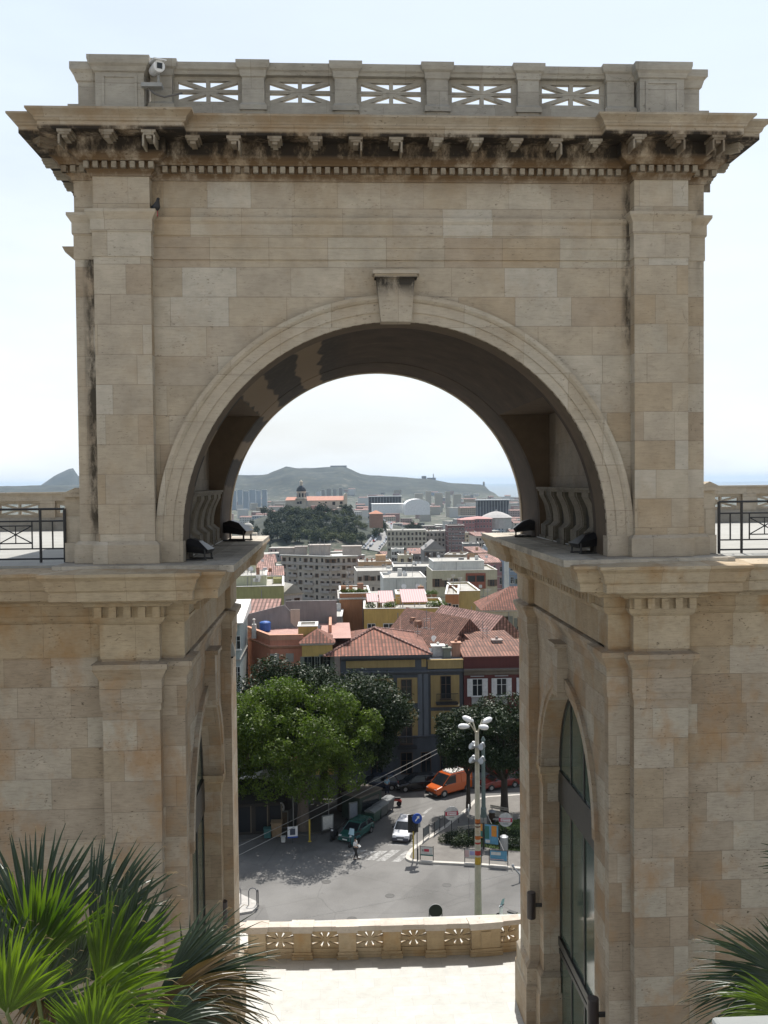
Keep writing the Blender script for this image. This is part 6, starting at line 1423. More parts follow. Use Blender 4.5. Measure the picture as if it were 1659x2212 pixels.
def make_car(name, label, pm, L=3.8, W=1.62, H=1.45, kind='hatch', low=None, cat='car', group=None, plate=True):
    rt = thing(name, label, cat, (0,0,0), 0, group); hl, hw = L/2, W/2
    if kind == 'van':
        prof = [(-hl,.35,1.15,hw*.97),(-hl+.1,.28,1.2,hw),(hl-1.2,.28,1.2,hw),(hl-.85,.30,1.12,hw*.99),(hl-.12,.32,.92,hw*.94),(hl,.42,.82,hw*.88)]
        cab = [(-hl+.02,1.2),(-hl+.10,H-.12),(-hl+.3,H),(hl-1.9,H),(hl-1.65,H-.06),(hl-.72,1.12)]; zc = 1.1
    else:
        prof = [(-hl,.36,.80,hw*.90),(-hl+.10,.24,.90,hw*.97),(-hl+.8,.22,.94,hw),(hl-1.3,.22,.92,hw),(hl-.9,.22,.86,hw*.99),(hl-.15,.22,.70,hw*.93),(hl,.30,.60,hw*.84)]
        cab = [(-hl+.05,.90),(-hl+.38,H-.08),(-hl+.75,H),(hl-1.95,H-.01),(hl-1.70,H-.08),(hl-.92,.88)]; zc = .88
    bo = carbody(L, W, H, prof, cab).build('body', pm, rt, smooth=False); bevel(bo, .05, 2)
    # cabin: glass volume and painted roof with pillars
    mb = MB(); vs = []; n = len(cab)
    def hwz(z): return hw*(.93-.15*(z-zc)/(H-zc)) if kind != 'van' else hw*(.99-.08*(z-zc)/(H-zc))
    for s in (-1, 1): vs += [(x, s*hwz(z)*.985, z-.01) for x, z in cab]
    mb.add(vs, [tuple(range(n)), tuple(range(2*n-1, n-1, -1))]+[(i, i+n, (i+1) % n+n, (i+1) % n) for i in range(n)]); mb.build('windows', M_CARGL, rt)
    mb = MB()
    zr = H-.14
    top = [(x, z) for x, z in cab if z > H-.15]
    x0, x1 = top[0][0], top[-1][0]
    mb.taper((x0+x1)/2, 0, H-.10, H+.012, (x1-x0)/2+.03, hwz(H-.1)+.01, (x1-x0)/2-.12, hwz(H)-.06)
    for s in (-1, 1):
        y = lambda z: s*(hwz(z)+.004)
        xs = [cab[0], cab[1]] ; xe = [cab[-1], cab[-2]]
        for (a, b_, tk) in ((cab[0], cab[1], .10), (cab[-1], cab[-2], .06)):
            mb.tube([(a[0], y(a[1])*.99, a[1]), (b_[0], y(b_[1])*.985, b_[1])], tk*.6, 5)
        for xm in ((x0+x1)/2-.05,): mb.tube([(xm, y(zc)*.99, zc), (xm, y(H-.05)*.985, H-.05)], .04, 5)
        if kind == 'van':
            mb.add([(-hl+.1, s*(hwz(zc)+.006), zc), (x1-.75, s*(hwz(zc)+.006), zc), (x1-.75, s*(hwz(H-.1)+.006), H-.1), (-hl+.12, s*(hwz(H-.1)+.006), H-.1)], [(0,1,2,3)])
    if kind == 'van': mb.add([(-hl-.006,-hw*.93,1.1),(-hl-.006,hw*.93,1.1),(-hl+.08,hw*.88,H-.15),(-hl+.08,-hw*.88,H-.15)], [(0,1,2,3)])
    mb.build('roof', pm, rt)
    wr = .29 if kind != 'van' else .34
    for x in (-hl+.68, hl-.72 if kind != 'van' else hl-.9):
        for s in (-1, 1):
            T = Matrix.Translation((x, s*(hw-.09), wr)) @ Matrix.Rotation(R(90), 4, 'X')
            mb = MB(); mb.T = T; mb.lathe(0, 0, [(wr*.6,-.10),(wr*.96,-.11),(wr,-.06),(wr,.06),(wr*.96,.11),(wr*.6,.10)], 18); wo = mb.build('wheel', M_TYRE, rt)
            mb = MB(); mb.T = T; mb.lathe(0, 0, [(wr*.62,-.115),(wr*.2,-.10),(wr*.2,.10),(wr*.62,.115)], 12); mb.build('rim', M_RIM, wo)
            mb = MB(); mb.T = Matrix.Translation((x, s*(hw-.015), wr)) @ Matrix.Rotation(R(90), 4, 'X'); mb.lathe(0, 0, [(wr*1.17,-.03),(wr*1.17,.03)], 18); mb.build('wheel_arch', M_BLK, rt)
    zb = .42
    for s in (-1, 1):
        mb = MB(); mb.box(hl-.16, hl-.01, s*hw*.52, s*hw*.84, .56 if kind != 'van' else .66, .68 if kind != 'van' else .86); mb.build('headlight', M_LENS, rt)
        mb = MB(); mb.box(-hl-.012, -hl+.08, s*hw*.70, s*hw*.90, .62, .86 if kind != 'van' else 1.05); mb.build('tail_light', M_TAIL, rt)
        mb = MB(); xm = cab[-1][0]-.25; mb.box(xm-.1, xm+.05, s*(hw+.02), s*(hw+.16), zc+.05, zc+.18); mb.build('wing_mirror', M_BLK, rt)
    mb = MB(); mb.box(hl-.25, hl+.06, -hw*.88, hw*.88, .22, .46); mb.build('front_bumper', low or pm, rt)
    mb = MB(); mb.box(-hl-.06, -hl+.25, -hw*.88, hw*.88, .26, .48); mb.build('rear_bumper', low or pm, rt)
    mb = MB(); mb.box(hl-.02, hl+.012, -hw*.42, hw*.42, .49, .55); mb.build('grille', M_BLK, rt)
    if plate: mb = MB(); mb.box(hl+.061, hl+.075, -.24, .24, .30, .41); mb.build('number_plate', M_PLATE, rt)
    return rt
def place(o, px, py, ang): p = atZ(px, py, GZ); o.location = (p.x, p.y, GZ); o.rotation_euler = (0, 0, ang); return o
kd = atZ(926.7, 1809, GZ)-atZ(1024, 1731, GZ); kang = math.atan2(kd.y, kd.x)
c1_ = make_car('parked_car', 'small white hatchback waiting at the zebra crossing', paint('white_car_paint', (.72,.72,.74)), low=plain('dark_grey_bumper', (.06,.06,.08), .6, var=0)); place(c1_, 874, 1805, kang+R(14)); c1_.scale = (.95,)*3
c2_ = make_car('parked_car', 'dark green estate car parked under the big green tree', paint('dark_green_paint', (.025,.09,.075)), L=4.0); 
d_ = atZ(744, 1811, GZ)-atZ(790, 1800, GZ); place(c2_, 770, 1806, R(238)); c2_.scale = (.93,)*3
v1 = make_car('delivery_van', 'orange delivery van coming out of the shade behind the street lamp', paint('orange_van_paint', (.52,.095,.012)), L=4.5, W=1.8, H=2.0, kind='van', cat='van', low=M_BLK)
place(v1, 970, 1712, R(214))
rk = thing('roof_load', 'white ladder rack load on the roof of the orange van', 'roof load', tuple(v1.location), v1.rotation_euler.z); mb = MB(); mb.box(-1.6, .3, -.6, .6, 2.02, 2.10)
for q in range(6): mb.box(-1.5+q*.32, -1.4+q*.32, -.75, .75, 2.10, 2.15)
mb.build('boards', M_TRW, rk)
c3_ = make_car('parked_car', 'dark red car in the shade right of the street lamp', paint('dark_red_paint', (.20,.03,.02)), L=4.0); place(c3_, 1078, 1700, R(200))
c4_ = make_car('parked_car', 'black car parked in deep shade before the palazzo door', paint('black_paint', (.012,.012,.014)), L=4.1); place(c4_, 900, 1704, R(190))
c5_ = make_car('parked_car', 'dark blue car in deep shade left of the palazzo', paint('dark_blue_paint', (.012,.02,.04)), L=4.0); place(c5_, 815, 1704, R(185))
# tiny cars along the avenue and car park
def tinycar(mat):
    mb = MB(); mb.taper(0,0,.25,.85,.8,2.0,.78,1.9); mb.taper(0,-.1,.85,1.4,.74,1.25,.6,.85); return mb.build('distant_car', mat)
tc_ = [tinycar(paint(n_, c, .3)) for n_, c in (('far_white_paint',(.8,.8,.8)),('far_silver_paint',(.6,.6,.62)),('far_black_paint',(.03,.03,.035)),('far_red_paint',(.45,.04,.03)))]
usedc = {0:0,1:0,2:0,3:0}; r8 = random.Random(8)
def avenuecar(k, X, Y, rz, lab, gr):
    o = tc_[k]
    if usedc[k]: o = tc_[k].copy(); COL.objects.link(o)
    usedc[k] += 1; o.location = (X, Y, land(X, Y)+.9); o.rotation_euler = (0,0,rz); tag(o, lab, 'car', gr)
cn = ['white','silver','black','red']
for a, b_ in zip(L_, L_[1:]):
    for q in range(14):
        s0 = a.lerp(b_, (q+.5)/14)
        for sd in (-6.2, -2.2, 6.2):
            if r8.random() < .35: continue
            k = r8.choices(range(4), (5,4,2,1))[0]; avenuecar(k, s0.x+sd+r8.uniform(-.4,.4), s0.y, r8.uniform(-.1,.1), 'tiny %s car %s on the distant avenue' % (cn[k], {-6.2:'parked on the left side', -2.2:'driving in the left lane', 6.2:'parked on the right side'}[sd]), 'cars on the distant avenue')
for i in range(46):
    px, py = r8.uniform(795, 858), r8.uniform(1116, 1132); p = onland(px, py)
    if p is None: continue
    k = r8.choices(range(4), (6,4,2,1))[0]; avenuecar(k, p.x, p.y, r8.choice([0, 1.57])+r8.uniform(-.1,.1), 'tiny %s car in the crowded car park at the end of the avenue' % cn[k], 'cars in the distant car park')
for i in range(26):
    px, py = r8.uniform(1022, 1060), r8.uniform(1178, 1192)
    if i > 15: px, py = r8.uniform(1000, 1035), r8.uniform(1154, 1160)
    p = onland(px, py)
    if p is None: continue
    k = r8.choices(range(4), (6,4,2,1))[0]; avenuecar(k, p.x, p.y, r8.choice([0, 1.57]), 'tiny %s car parked among the houses at the right' % cn[k], 'cars parked at the right')
# ================================================================= street furniture
M_GREYP = plain('painted_grey_pole', (.30,.30,.29), .6); M_CREAMP = plain('cream_lamp_pole', (.46,.43,.34), .6); M_GRNP = plain('grey_green_pole', (.13,.17,.155), .7); M_DKP = plain('dark_pole', (.035,.035,.035), .6, var=0)
M_WHT = plain('white_enamel', (.72,.72,.72), .3, var=0); M_RED = plain('sign_red', (.45,.03,.06), .5, var=0); M_BLUE = plain('sign_blue', (.015,.07,.35), .4, var=0); M_YEL = plain('yellow_paint', (.45,.33,.05), .6)
# lamp post with four heads
Y0 = 64.0; b0 = atY(1033, 1990, Y0); LP = (b0.x, Y0, GZ); topz = atY(1028, 1580, Y0).z-GZ
rt = thing('street_lamp', 'tall cream street lamp with four white oval heads and a sticker covered base', 'street lamp', LP)
mb = MB(); mb.tube([(0,0,0),(0,0,3.5),(0,0,9),(0,0,topz)], [.26,.22,.17,.13], 14); mb.build('pole', M_CREAMP, rt)
hz = atY(1028, 1565, Y0).z-GZ
for (px, py, dy) in ((1000,1566,-.9),(1012,1556,.9),(1043,1568,-.9),(1054,1559,.9)):
    e = atY(px, py, Y0+dy*.3); ex, ey, ez = e.x-LP[0], dy*.7, e.z-GZ
    mb = MB(); mb.tube([(0,0,topz-.3),(ex*.18,ey*.2,topz+.1),(ex*.55,ey*.6,ez+.12),(ex*.8,ey*.9,ez)], .05, 8); mb.build('arm', M_CREAMP, rt)
    a = math.atan2(ey, ex); mb = MB(); mb.T = Matrix.Translation((ex, ey, ez)) @ Matrix.Rotation(a, 4, 'Z') @ Matrix.Rotation(R(-8), 4, 'Y') @ Matrix.Rotation(R(90), 4, 'Y')
    mb.lathe(0, 0, [(.04,-.52),(.11,-.42),(.17,-.2),(.195,.05),(.17,.28),(.09,.42),(.02,.46)], 12)
    for q in range(len(mb.v)): pass
    mb.build('lamp_head', M_WHT, rt, smooth=True)
for py in (1612, 1642):
    z = atY(1027, py, Y0).z-GZ
    for k in range(4):
        a = R(20+90*k); mb = MB(); mb.T = Matrix.Translation((math.cos(a)*.36, math.sin(a)*.36, z)) @ Matrix.Rotation(a, 4, 'Z') @ Matrix.Rotation(R(70), 4, 'Y'); mb.lathe(0, 0, [(.10,-.14),(.20,.10),(.20,.16),(.16,.17)], 12); mb.build('floodlight', M_METAL, rt)
    mb = MB(); mb.lathe(0, 0, [(.17,z-.06),(.26,z-.06),(.26,z+.06),(.17,z+.06)], 12); mb.build('collar', M_METAL, rt)
stk = [(plain('sticker_orange',(.42,.12,.02),.7,var=.3),1768,1778),(plain('sticker_brown',(.14,.04,.02),.7,var=.3),1776,1779),(plain('sticker_cream',(.5,.42,.3),.7,var=.3),1786,1800),(plain('sticker_brown',(.14,.04,.02),.7,var=.3),1783,1786),(plain('sticker_red',(.35,.04,.03),.7,var=.3),1836,1846),(plain('sticker_yellow',(.5,.32,.03),.7,var=.3),1850,1866),(plain('sticker_orange',(.42,.12,.02),.7,var=.3),1804,1812),(plain('sticker_red',(.35,.04,.03),.7,var=.3),1818,1822)]
for mt, ya_, yb_ in stk:
    z0, z1 = atY(1031, yb_, Y0).z-GZ, atY(1031, ya_, Y0).z-GZ; rr_ = lambda z: (.26-.04*z/3.5 if z < 3.5 else .22-.05*(z-3.5)/5.5)+.004
    mb = MB(); vs = []; n = 9
    for z in (z0, z1): vs += [(rr_(z)*math.cos(R(-160+140*k/(n-1))), rr_(z)*math.sin(R(-160+140*k/(n-1))), z) for k in range(n)]
    mb.add(vs, [(k, k+1, n+k+1, n+k) for k in range(n-1)]); mb.build('sticker', mt, rt, fix=False)
# greenish tram pole with posters
b_ = atZ(1045, 1806, GZ); h = atY(1044.5, 1600, b_.y).z-GZ; rt = thing('tram_pole', 'grey green wire pole with torn posters right of the street lamp', 'pole', (b_.x, b_.y, GZ))
mb = MB(); mb.tube([(0,0,0),(0,0,2.4),(0,0,2.5),(0,0,h)], [.30,.24,.18,.15], 12); mb.build('pole', M_GRNP, rt); mb = MB(); mb.lathe(0,0,[(.15,h),(.2,h+.05),(.05,h+.35)],10); mb.build('finial', M_GRNP, rt)
for k in range(4): mb = MB(); a = R(200+k*30); mb.T = Matrix.Rotation(a, 4, 'Z'); mb.box(.27, .30, -.14, .14, .7+.3*(k % 2), 1.35+.3*(k % 2)); mb.build('poster', plain('torn_poster', (.35,.33,.30), .8), rt)
# overhead wires
def wire(name, label, a, b, sag, r=.03, grp='overhead wires across the square'):
    a, b = Vector(a), Vector(b); mid = (a+b)/2; mb = MB(); mb.tube([(a.lerp(b, t_/12)-mid)+Vector((0,0,-sag*4*(t_/12)*(1-t_/12))) for t_ in range(13)], r, 5); tag(mb.build(name, plain('wire_metal', (.30,.29,.27), .5, var=0), loc=mid), label, 'wire', grp)
wire('overhead_wire', 'upper of the two trolley wires crossing the shaded square', atY(300,1930,72), atY(945,1618,93), .1, .025)
wire('overhead_wire', 'lower of the two trolley wires crossing the shaded square', atY(300,1955,71), atY(945,1627,92), .1, .025)
wire('overhead_wire', 'thin stay wire from the tram pole to the ground', atY(1046,1745,b_.y), atZ(1110,1885,GZ), .0, .02)
wire('overhead_wire', 'thin wire sagging above the sunny road near the parapet', atY(560,2000,60), atY(1200,1860,75), .3, .012)
# round red and white advertising discs on posts
def textobj(name, body, size, mat, parent, loc, rot, ext=.004, al='CENTER', wd=None):
    cu = bpy.data.curves.new(name, 'FONT'); cu.body = body; cu.size = size; cu.align_x = al; cu.align_y = 'CENTER'; cu.extrude = ext
    o = bpy.data.objects.new(name, cu); COL.objects.link(o); dg = bpy.context.evaluated_depsgraph_get(); me = bpy.data.meshes.new_from_object(o.evaluated_get(dg)); bpy.data.objects.remove(o)
    me.materials.clear(); me.materials.append(mat); o = bpy.data.objects.new(name, me); COL.objects.link(o); o.parent = parent; o.location = loc; o.rotation_euler = rot; return o
def disc(label, px, py, rpx, pybase, rz=0, legs=1, kind='ad', name='round_sign'):
    g = atZ(px, pybase, GZ); c = atY(px, py, g.y); r_ = rpx*g.y/FPX; rt = thing(name, label, 'sign', (c.x, g.y, GZ), rz); h = c.z-GZ
    mb = MB(); mb.T = Matrix.Translation((0,0,h)) @ Matrix.Rotation(R(90), 4, 'X'); mb.lathe(0, 0, [(r_,-.04),(r_,.04)], 28); mb.build('disc', {'ad':plain('disc_grey_white',(.55,.54,.52),.5), 'blue':M_BLUE, 'back':plain('disc_black',(.02,.025,.02),.5,var=0), 'swirl':plain('disc_pale',(.50,.50,.48),.5), 'green':plain('disc_green',(.03,.13,.08),.5)}[kind], rt)
    if kind != 'blue':
        mb = MB(); mb.T = Matrix.Translation((0,0,h)); mb.tube([(r_*math.cos(t_*math.pi/14), -.0, r_*math.sin(t_*math.pi/14)) for t_ in range(29)], .03, 5, cap=False); mb.build('rim', M_GREYP, rt)
    if kind == 'ad':
        mb = MB(); w2 = r_*.97; mb.box(-w2, w2, -.06, -.041, h-r_*.28, h+r_*.30); mb.build('red_band', M_RED, rt)
        mb = MB(); mb.box(-w2*.72, w2*.72, -.066, -.061, h-r_*.20, h+r_*.22); mb.build('white_field', M_WHT, rt)
        mb = MB()
        for q in range(9): mb.box(-w2*.62+q*w2*.145, -w2*.62+q*w2*.145+w2*.09, -.071, -.067, h-r_*.02, h+r_*.12)
        for q in range(3): mb.box(-w2*.62+q*w2*.10, -w2*.62+q*w2*.10+w2*.06, -.071, -.067, h-r_*.15, h-r_*.07)
        mb.build('lettering', M_RED, rt)
        mb = MB(); mb.box(-w2*.4, w2*.4, -.045, -.041, h-r_*.65, h-r_*.5); mb.build('footer_line', M_GREYP, rt)
    if kind == 'blue':
        mb = MB(); mb.T = Matrix.Translation((0,-.045,h)) @ Matrix.Rotation(R(-50), 4, 'Y'); mb.box(-r_*.62, r_*.25, -.004, .004, -r_*.11, r_*.11); mb.prism([(r_*.2,r_*.38),(r_*.2,-r_*.38),(r_*.68,0)], 'Y', -.004, .004); mb.build('arrow', M_WHT, rt)
    if kind == 'swirl':
        for q, (a0, a1, rr_) in enumerate(((0,150,.72),(200,330,.70),(60,220,.42),(250,400,.38))):
            mb = MB(); mb.tube([(r_*rr_*math.cos(R(a0+(a1-a0)*t_/10)), -.05, h+r_*rr_*math.sin(R(a0+(a1-a0)*t_/10))*.9) for t_ in range(11)], r_*.07, 5); mb.build('swirl', plain('dark_ink', (.06,.06,.06), .6, var=0), rt)
    if kind == 'green':
        mb = MB(); mb.prism([(r_*.99*math.cos(R(t_)), h+r_*.99*math.sin(R(t_))) for t_ in range(10, 171, 8)], 'Y', -.05, -.041); mb.build('yellow_half', plain('pale_yellow', (.42,.42,.25), .6), rt)
        mb = MB(); mb.box(-r_*.8, r_*.1, -.052, -.042, h-r_*.45, h-r_*.25); mb.build('stripe', M_WHT, rt)
    xs = (0,) if legs == 1 else (-r_*.98, r_*.98)
    for x in xs:
        mb = MB(); mb.tube([(x, .05, 0), (x, .05, h-(r_*.9 if legs == 1 else 0))], .035, 6); mb.build('post', M_DKP, rt)
    return rt
disc('round red and white advertising disc left of the street lamp', 975.5, 1757, 15, 1815, R(8), 1)
disc('round red and white advertising disc above the lawn beside the pier', 1092, 1771, 15, 1822, R(-10), 1)
disc('black backed round sign in a hoop frame just beyond the parapet', 941, 1967.5, 14.5, 2020, 0, 2, 'back')
disc('round blue arrow sign above the traffic light', 901, 1768, 11, 1862, R(10), 1, 'blue')
disc('pale round advertising disc with dark swirls in the left shade', 599.5, 1746, 15, 1790, R(12), 1, 'swirl')
disc('half yellow half green round sign under the big tree', 656, 1730, 15, 1785, R(15), 1, 'green')
# narrow edge-on panel sign, litter bin, small street poles
def pole(label, px, pyt, pyb, r, mt, name='sign_pole', cat='pole', head=None):
    g = atZ(px, pyb, GZ); h = atY(px, pyt, g.y).z-GZ; rt = thing(name, label, cat, (g.x, g.y, GZ)); mb = MB(); mb.tube([(0,0,0),(0,0,h)], r, 8); mb.build('post', mt, rt); mb = MB(); mb.lathe(0,0,[(r*2.2,0),(r*2.2,.05),(r,.08)],8); mb.build('base', mt, rt)
    if head: head(rt, h)
    return rt
def edge_head(rt, h): mb = MB(); mb.T = Matrix.Translation((0,0,h)) @ Matrix.Rotation(R(80), 4, 'Z') @ Matrix.Rotation(R(90), 4, 'X'); mb.lathe(0,0,[(.55,-.04),(.55,.04)],20); mb.build('disc', M_GREYP, rt)
pole('round sign seen edge on between the red disc and the street lamp', 1013, 1752, 1826, .04, M_DKP, head=edge_head)
pole('thin grey pole rising in front of the shaded cars at the right', 1085, 1686, 1765, .05, M_GREYP)
def lamphead(rt, h):
    mb = MB(); mb.lathe(0, 0, [(.08,h),(.35,h+.2),(.30,h+.34),(.05,h+.4)], 8); mb.build('lamp_head', M_GREYP, rt)
pole('slim grey lamp post in the shade below the bright tree', 634, 1693, 1795, .05, M_GREYP, 'lamp_post', 'lamp post', lamphead)
pole('second slim lamp post deeper in the shade near the tree trunk', 710, 1698, 1770, .05, M_GREYP, 'lamp_post', 'lamp post', lamphead)
pole('short yellow post in the shade of the square', 669, 1770, 1818, .07, M_YEL)
# framed P sign
g = atZ(632, 1822, GZ); c = atY(632, 1797, g.y); rt = thing('square_sign', 'square blue and white framed sign standing where the wires cross', 'sign', (c.x, g.y, GZ), R(8)); h = c.z-GZ
mb = MB(); mb.box(-.42,.42,-.02,.02,h-.5,h+.45); mb.build('plate', M_WHT, rt); mb = MB(); mb.box(-.22,.22,-.03,-.021,h-.25,h+.28); mb.build('dark_field', plain('sign_dark', (.06,.07,.10), .5, var=0), rt); mb = MB(); mb.box(-.42,.42,-.03,-.021,h-.5,h-.38); mb.build('blue_strip', M_BLUE, rt)
mb = MB(); mb.tube([(0,.05,0),(0,.05,h)], .035, 6); mb.build('post', M_DKP, rt)
# traffic light
g = atZ(893, 1858, GZ); rt = thing('traffic_light', 'traffic light with dark backing board on a yellow post at the kerb tip', 'traffic light', (g.x, g.y, GZ), R(8)); zt = atY(893, 1762, g.y).z-GZ
mb = MB(); mb.tube([(0,0,0),(.02,0,zt)], .06, 8); mb.build('post', M_YEL, rt)
mb = MB(); mb.box(-.16,.16,-.12,.12,zt-1.2,zt); mb.build('housing', M_BLK, rt); mb = MB(); mb.box(-.42,.42,.0,.03,zt-1.35,zt+.1); mb.build('backing_board', M_BLK, rt)
mb = MB()
for q in range(3): mb.T = Matrix.Translation((0,-.14,zt-.2-q*.38)) @ Matrix.Rotation(R(90),4,'X'); mb.lathe(0,0,[(.12,-.04),(.12,.12)],12)
mb.build('hoods', M_BLK, rt)
mb = MB(); mb.box(.12,.62,.05,.08,zt-1.0,zt-.45); mb.build('side_plate', M_GREYP, rt)
# kerb fence: framed ad panels joined by chains
def fencepanel(label, pA, pB, hh=1.05, cols=None, name='kerb_panel', cat='panel', grp=None, z0=.35, txt=None):
    a, b_ = atZ(*pA, GZ), atZ(*pB, GZ); d = b_-a; ln = d.length; ang = math.atan2(d.y, d.x); rt = thing(name, label, cat, (a.x, a.y, GZ+.13), ang, grp)
    for x in (0, ln): mb = MB(); mb.tube([(x,0,-.1),(x,0,hh+.08)], .035, 6); mb.build('post', M_DKP, rt)
    mb = MB(); mb.box(.06, ln-.06, -.015, .015, z0, hh); mb.build('panel', cols[0], rt)
    mb = MB(); mb.tube([(.05,0,hh),(ln-.05,0,hh)], .025, 5); mb.build('top_rail', M_DKP, rt); mb = MB(); mb.tube([(.05,0,z0),(ln-.05,0,z0)], .025, 5); mb.build('bottom_rail', M_DKP, rt)
    for k, c in enumerate(cols[1:]):
        mb = MB(); u0, u1, v0, v1 = c[1]; mb.box(ln*u0, ln*u1, -.024-.002*k, -.016, z0+(hh-z0)*v0, z0+(hh-z0)*v1); mb.build('print', c[0], rt)
    return rt
M_PGRY = plain('panel_grey', (.16,.17,.17), .6); M_PLBL = plain('panel_light_blue', (.10,.28,.42), .6); M_PPINK = plain('panel_pink', (.50,.35,.34), .6); M_POR = plain('panel_orange', (.55,.22,.03), .6); M_PTEAL = plain('panel_teal', (.03,.14,.12), .6)
M_PWHT = plain('panel_white', (.55,.55,.52), .6)
GRP = 'advertising panels on the island railing'
fencepanel('narrow grey railing panel nearest the kerb tip', (914.5,1821), (927,1811), cols=[M_PGRY], grp=GRP)
fencepanel('narrow grey railing panel between the kerb tip and the red disc', (938.5,1807), (950,1797), cols=[M_PGRY], grp=GRP)
fencepanel('white railing panel with red lettering at the kerb tip', (908,1860), (936,1862), cols=[M_PWHT,(M_RED,(.30,.68,.45,.75)),(M_PTEAL,(0,1,0,.12)),(M_PGRY,(.16,.25,.45,.7))], grp=GRP)
fencepanel('pale pink railing panel left of the lamp base', (1004,1866), (1040,1868), cols=[M_PWHT,(M_PPINK,(0.0,.25,.1,.9)),(plain('lilac_print',(.30,.30,.50),.6),(.3,.95,.35,.8))], grp=GRP)
fencepanel('blue railing panel with white lettering right of the lamp base', (1057,1871), (1097,1874), cols=[M_PLBL,(M_PWHT,(.10,.62,.55,.85)),(M_PPINK,(0,.8,.08,.16))], grp=GRP, hh=1.15)
g = fencepanel('tall light blue board with orange and green prints behind the lamp', (1046,1838), (1078,1842), hh=2.1, cols=[M_PLBL,(M_PTEAL,(.05,.35,.25,.9)),(M_POR,(.5,.85,.4,.95)),(M_PWHT,(.1,.4,.05,.2))], z0=.5)
g = fencepanel('orange and red poster board half behind the lamp pole', (1031,1836), (1044,1838), hh=2.1, cols=[M_POR,(M_PTEAL,(.1,.9,.1,.5))], z0=.9)
# chains and single posts on the kerb
for i, ((ax, ay), (bx_, by_)) in enumerate((((927,1811),(938.5,1807)),((950,1797),(961,1788)))):
    a, b2 = atZ(ax, ay, GZ)+Vector((0,0,1.2)), atZ(bx_, by_, GZ)+Vector((0,0,1.2)); mid = (a+b2)/2; mb = MB(); mb.tube([(a.lerp(b2, t_/8)-mid)+Vector((0,0,-.28*4*(t_/8)*(1-t_/8))) for t_ in range(9)], .022, 5)
    tag(mb.build('chain', M_DKP, loc=mid), ['sagging chain between the two grey railing panels','sagging chain from the grey railing panel to the tall kerb post'][i], 'chain')
pole('tall kerb post just left of the red disc pole', 961, 1752, 1792, .035, M_DKP, 'kerb_post', 'post')
pole('short kerb post right of the red disc', 991, 1768, 1781, .035, M_DKP, 'kerb_post', 'post')
pole('kerb post at the left of the white railing panel', 903, 1833, 1862, .035, M_DKP, 'kerb_post', 'post')
# litter bins
def lbin(label, px, py, mt, h=1.0, r=.25, name='litter_bin', cat='bin'):
    g = atZ(px, py, GZ); rt = thing(name, label, cat, (g.x, g.y, GZ+.13)); mb = MB(); mb.lathe(0,0,[(r*.85,.08),(r,.2),(r,h*.85)],14); mb.build('body', mt, rt); mb = MB(); mb.lathe(0,0,[(r*1.05,h*.85),(r*1.05,h*.92),(r*.5,h)],14); mb.build('lid', M_METAL, rt); mb = MB(); mb.tube([(0,0,-.1),(0,0,.1)], .05, 6); mb.build('foot', M_DKP, rt)
lbin('galvanised litter bin on the lawn beside the tall blue board', 1089, 1842, M_METAL, 1.3, .33); lbin('dark brown litter bin at the edge of the lawn', 1063, 1780, plain('dark_brown', (.06,.035,.02), .6), 1.1, .28)
# benches on the island
def bench(label, px, py, rz):
    g = atZ(px, py, GZ); rt = thing('park_bench', label, 'bench', (g.x, g.y, GZ+.13), rz, 'benches on the traffic island'); mt = plain('bench_wood', (.40,.36,.30), .7)
    for y in (-.18,-.02,.14): mb = MB(); mb.box(-.85,.85,y,y+.13,.42,.46); mb.build('seat_slat', mt, rt)
    for z in (.6,.76): mb = MB(); mb.box(-.85,.85,.27,.31,z,z+.12); mb.build('back_slat', mt, rt)
    for x in (-.7,.7): mb = MB(); mb.box(x-.03,x+.03,-.2,.3,0,.42); mb.box(x-.03,x+.03,.3,.34,.0,.88); mb.build('leg', M_DKP, rt)
bench('pale slatted bench just left of the street lamp pole', 1012, 1811, R(15)); bench('long pale slatted bench in the shade beside the red disc over the lawn', 1086, 1785, R(-18)); bench('slatted bench behind the lawn under the dark tree', 1075, 1768, R(-35))
# containers, boards and news stand in the shade by the green car
def container(label, px, py, rz, mt, L=1.4, D=.9, H=1.3):
    g = atZ(px, py, GZ); rt = thing('waste_container', label, 'container', (g.x, g.y, GZ), rz, 'waste containers beside the green car'); mb = MB(); mb.taper(0,0,.18,H*.82,L/2*.85,D/2*.85,L/2,D/2); o = mb.build('body', mt, rt); bevel(o, .04)
    mb = MB(); mb.prism([(-D/2-.03,H*.82),(D/2+.03,H*.82),(D/2,H*.93),(0,H),(-D/2,H*.90)], 'X', -L/2-.03, L/2+.03); mb.build('lid', M_PGRY, rt)
    for x in (-L/2+.15, L/2-.15):
        for y in (-D/2+.15, D/2-.15): mb = MB(); mb.T = Matrix.Translation((x,y,.1)) @ Matrix.Rotation(R(90),4,'X'); mb.lathe(0,0,[(.1,-.03),(.1,.03)],10); mb.build('wheel', M_TYRE, rt)
container('dark grey waste container at the edge of the sunlight', 836, 1752, R(60), plain('container_grey', (.10,.10,.10), .6)); container('dark waste container behind the green car', 822, 1764, R(60), plain('container_dark', (.05,.06,.06), .6)); container('green waste container nearest the green car', 806, 1776, R(60), plain('container_green', (.03,.07,.05), .6)); container('tall grey container under the trolley wires', 794, 1745, R(60), plain('container_grey', (.10,.10,.10), .6), 1.6, 1.1, 1.7)
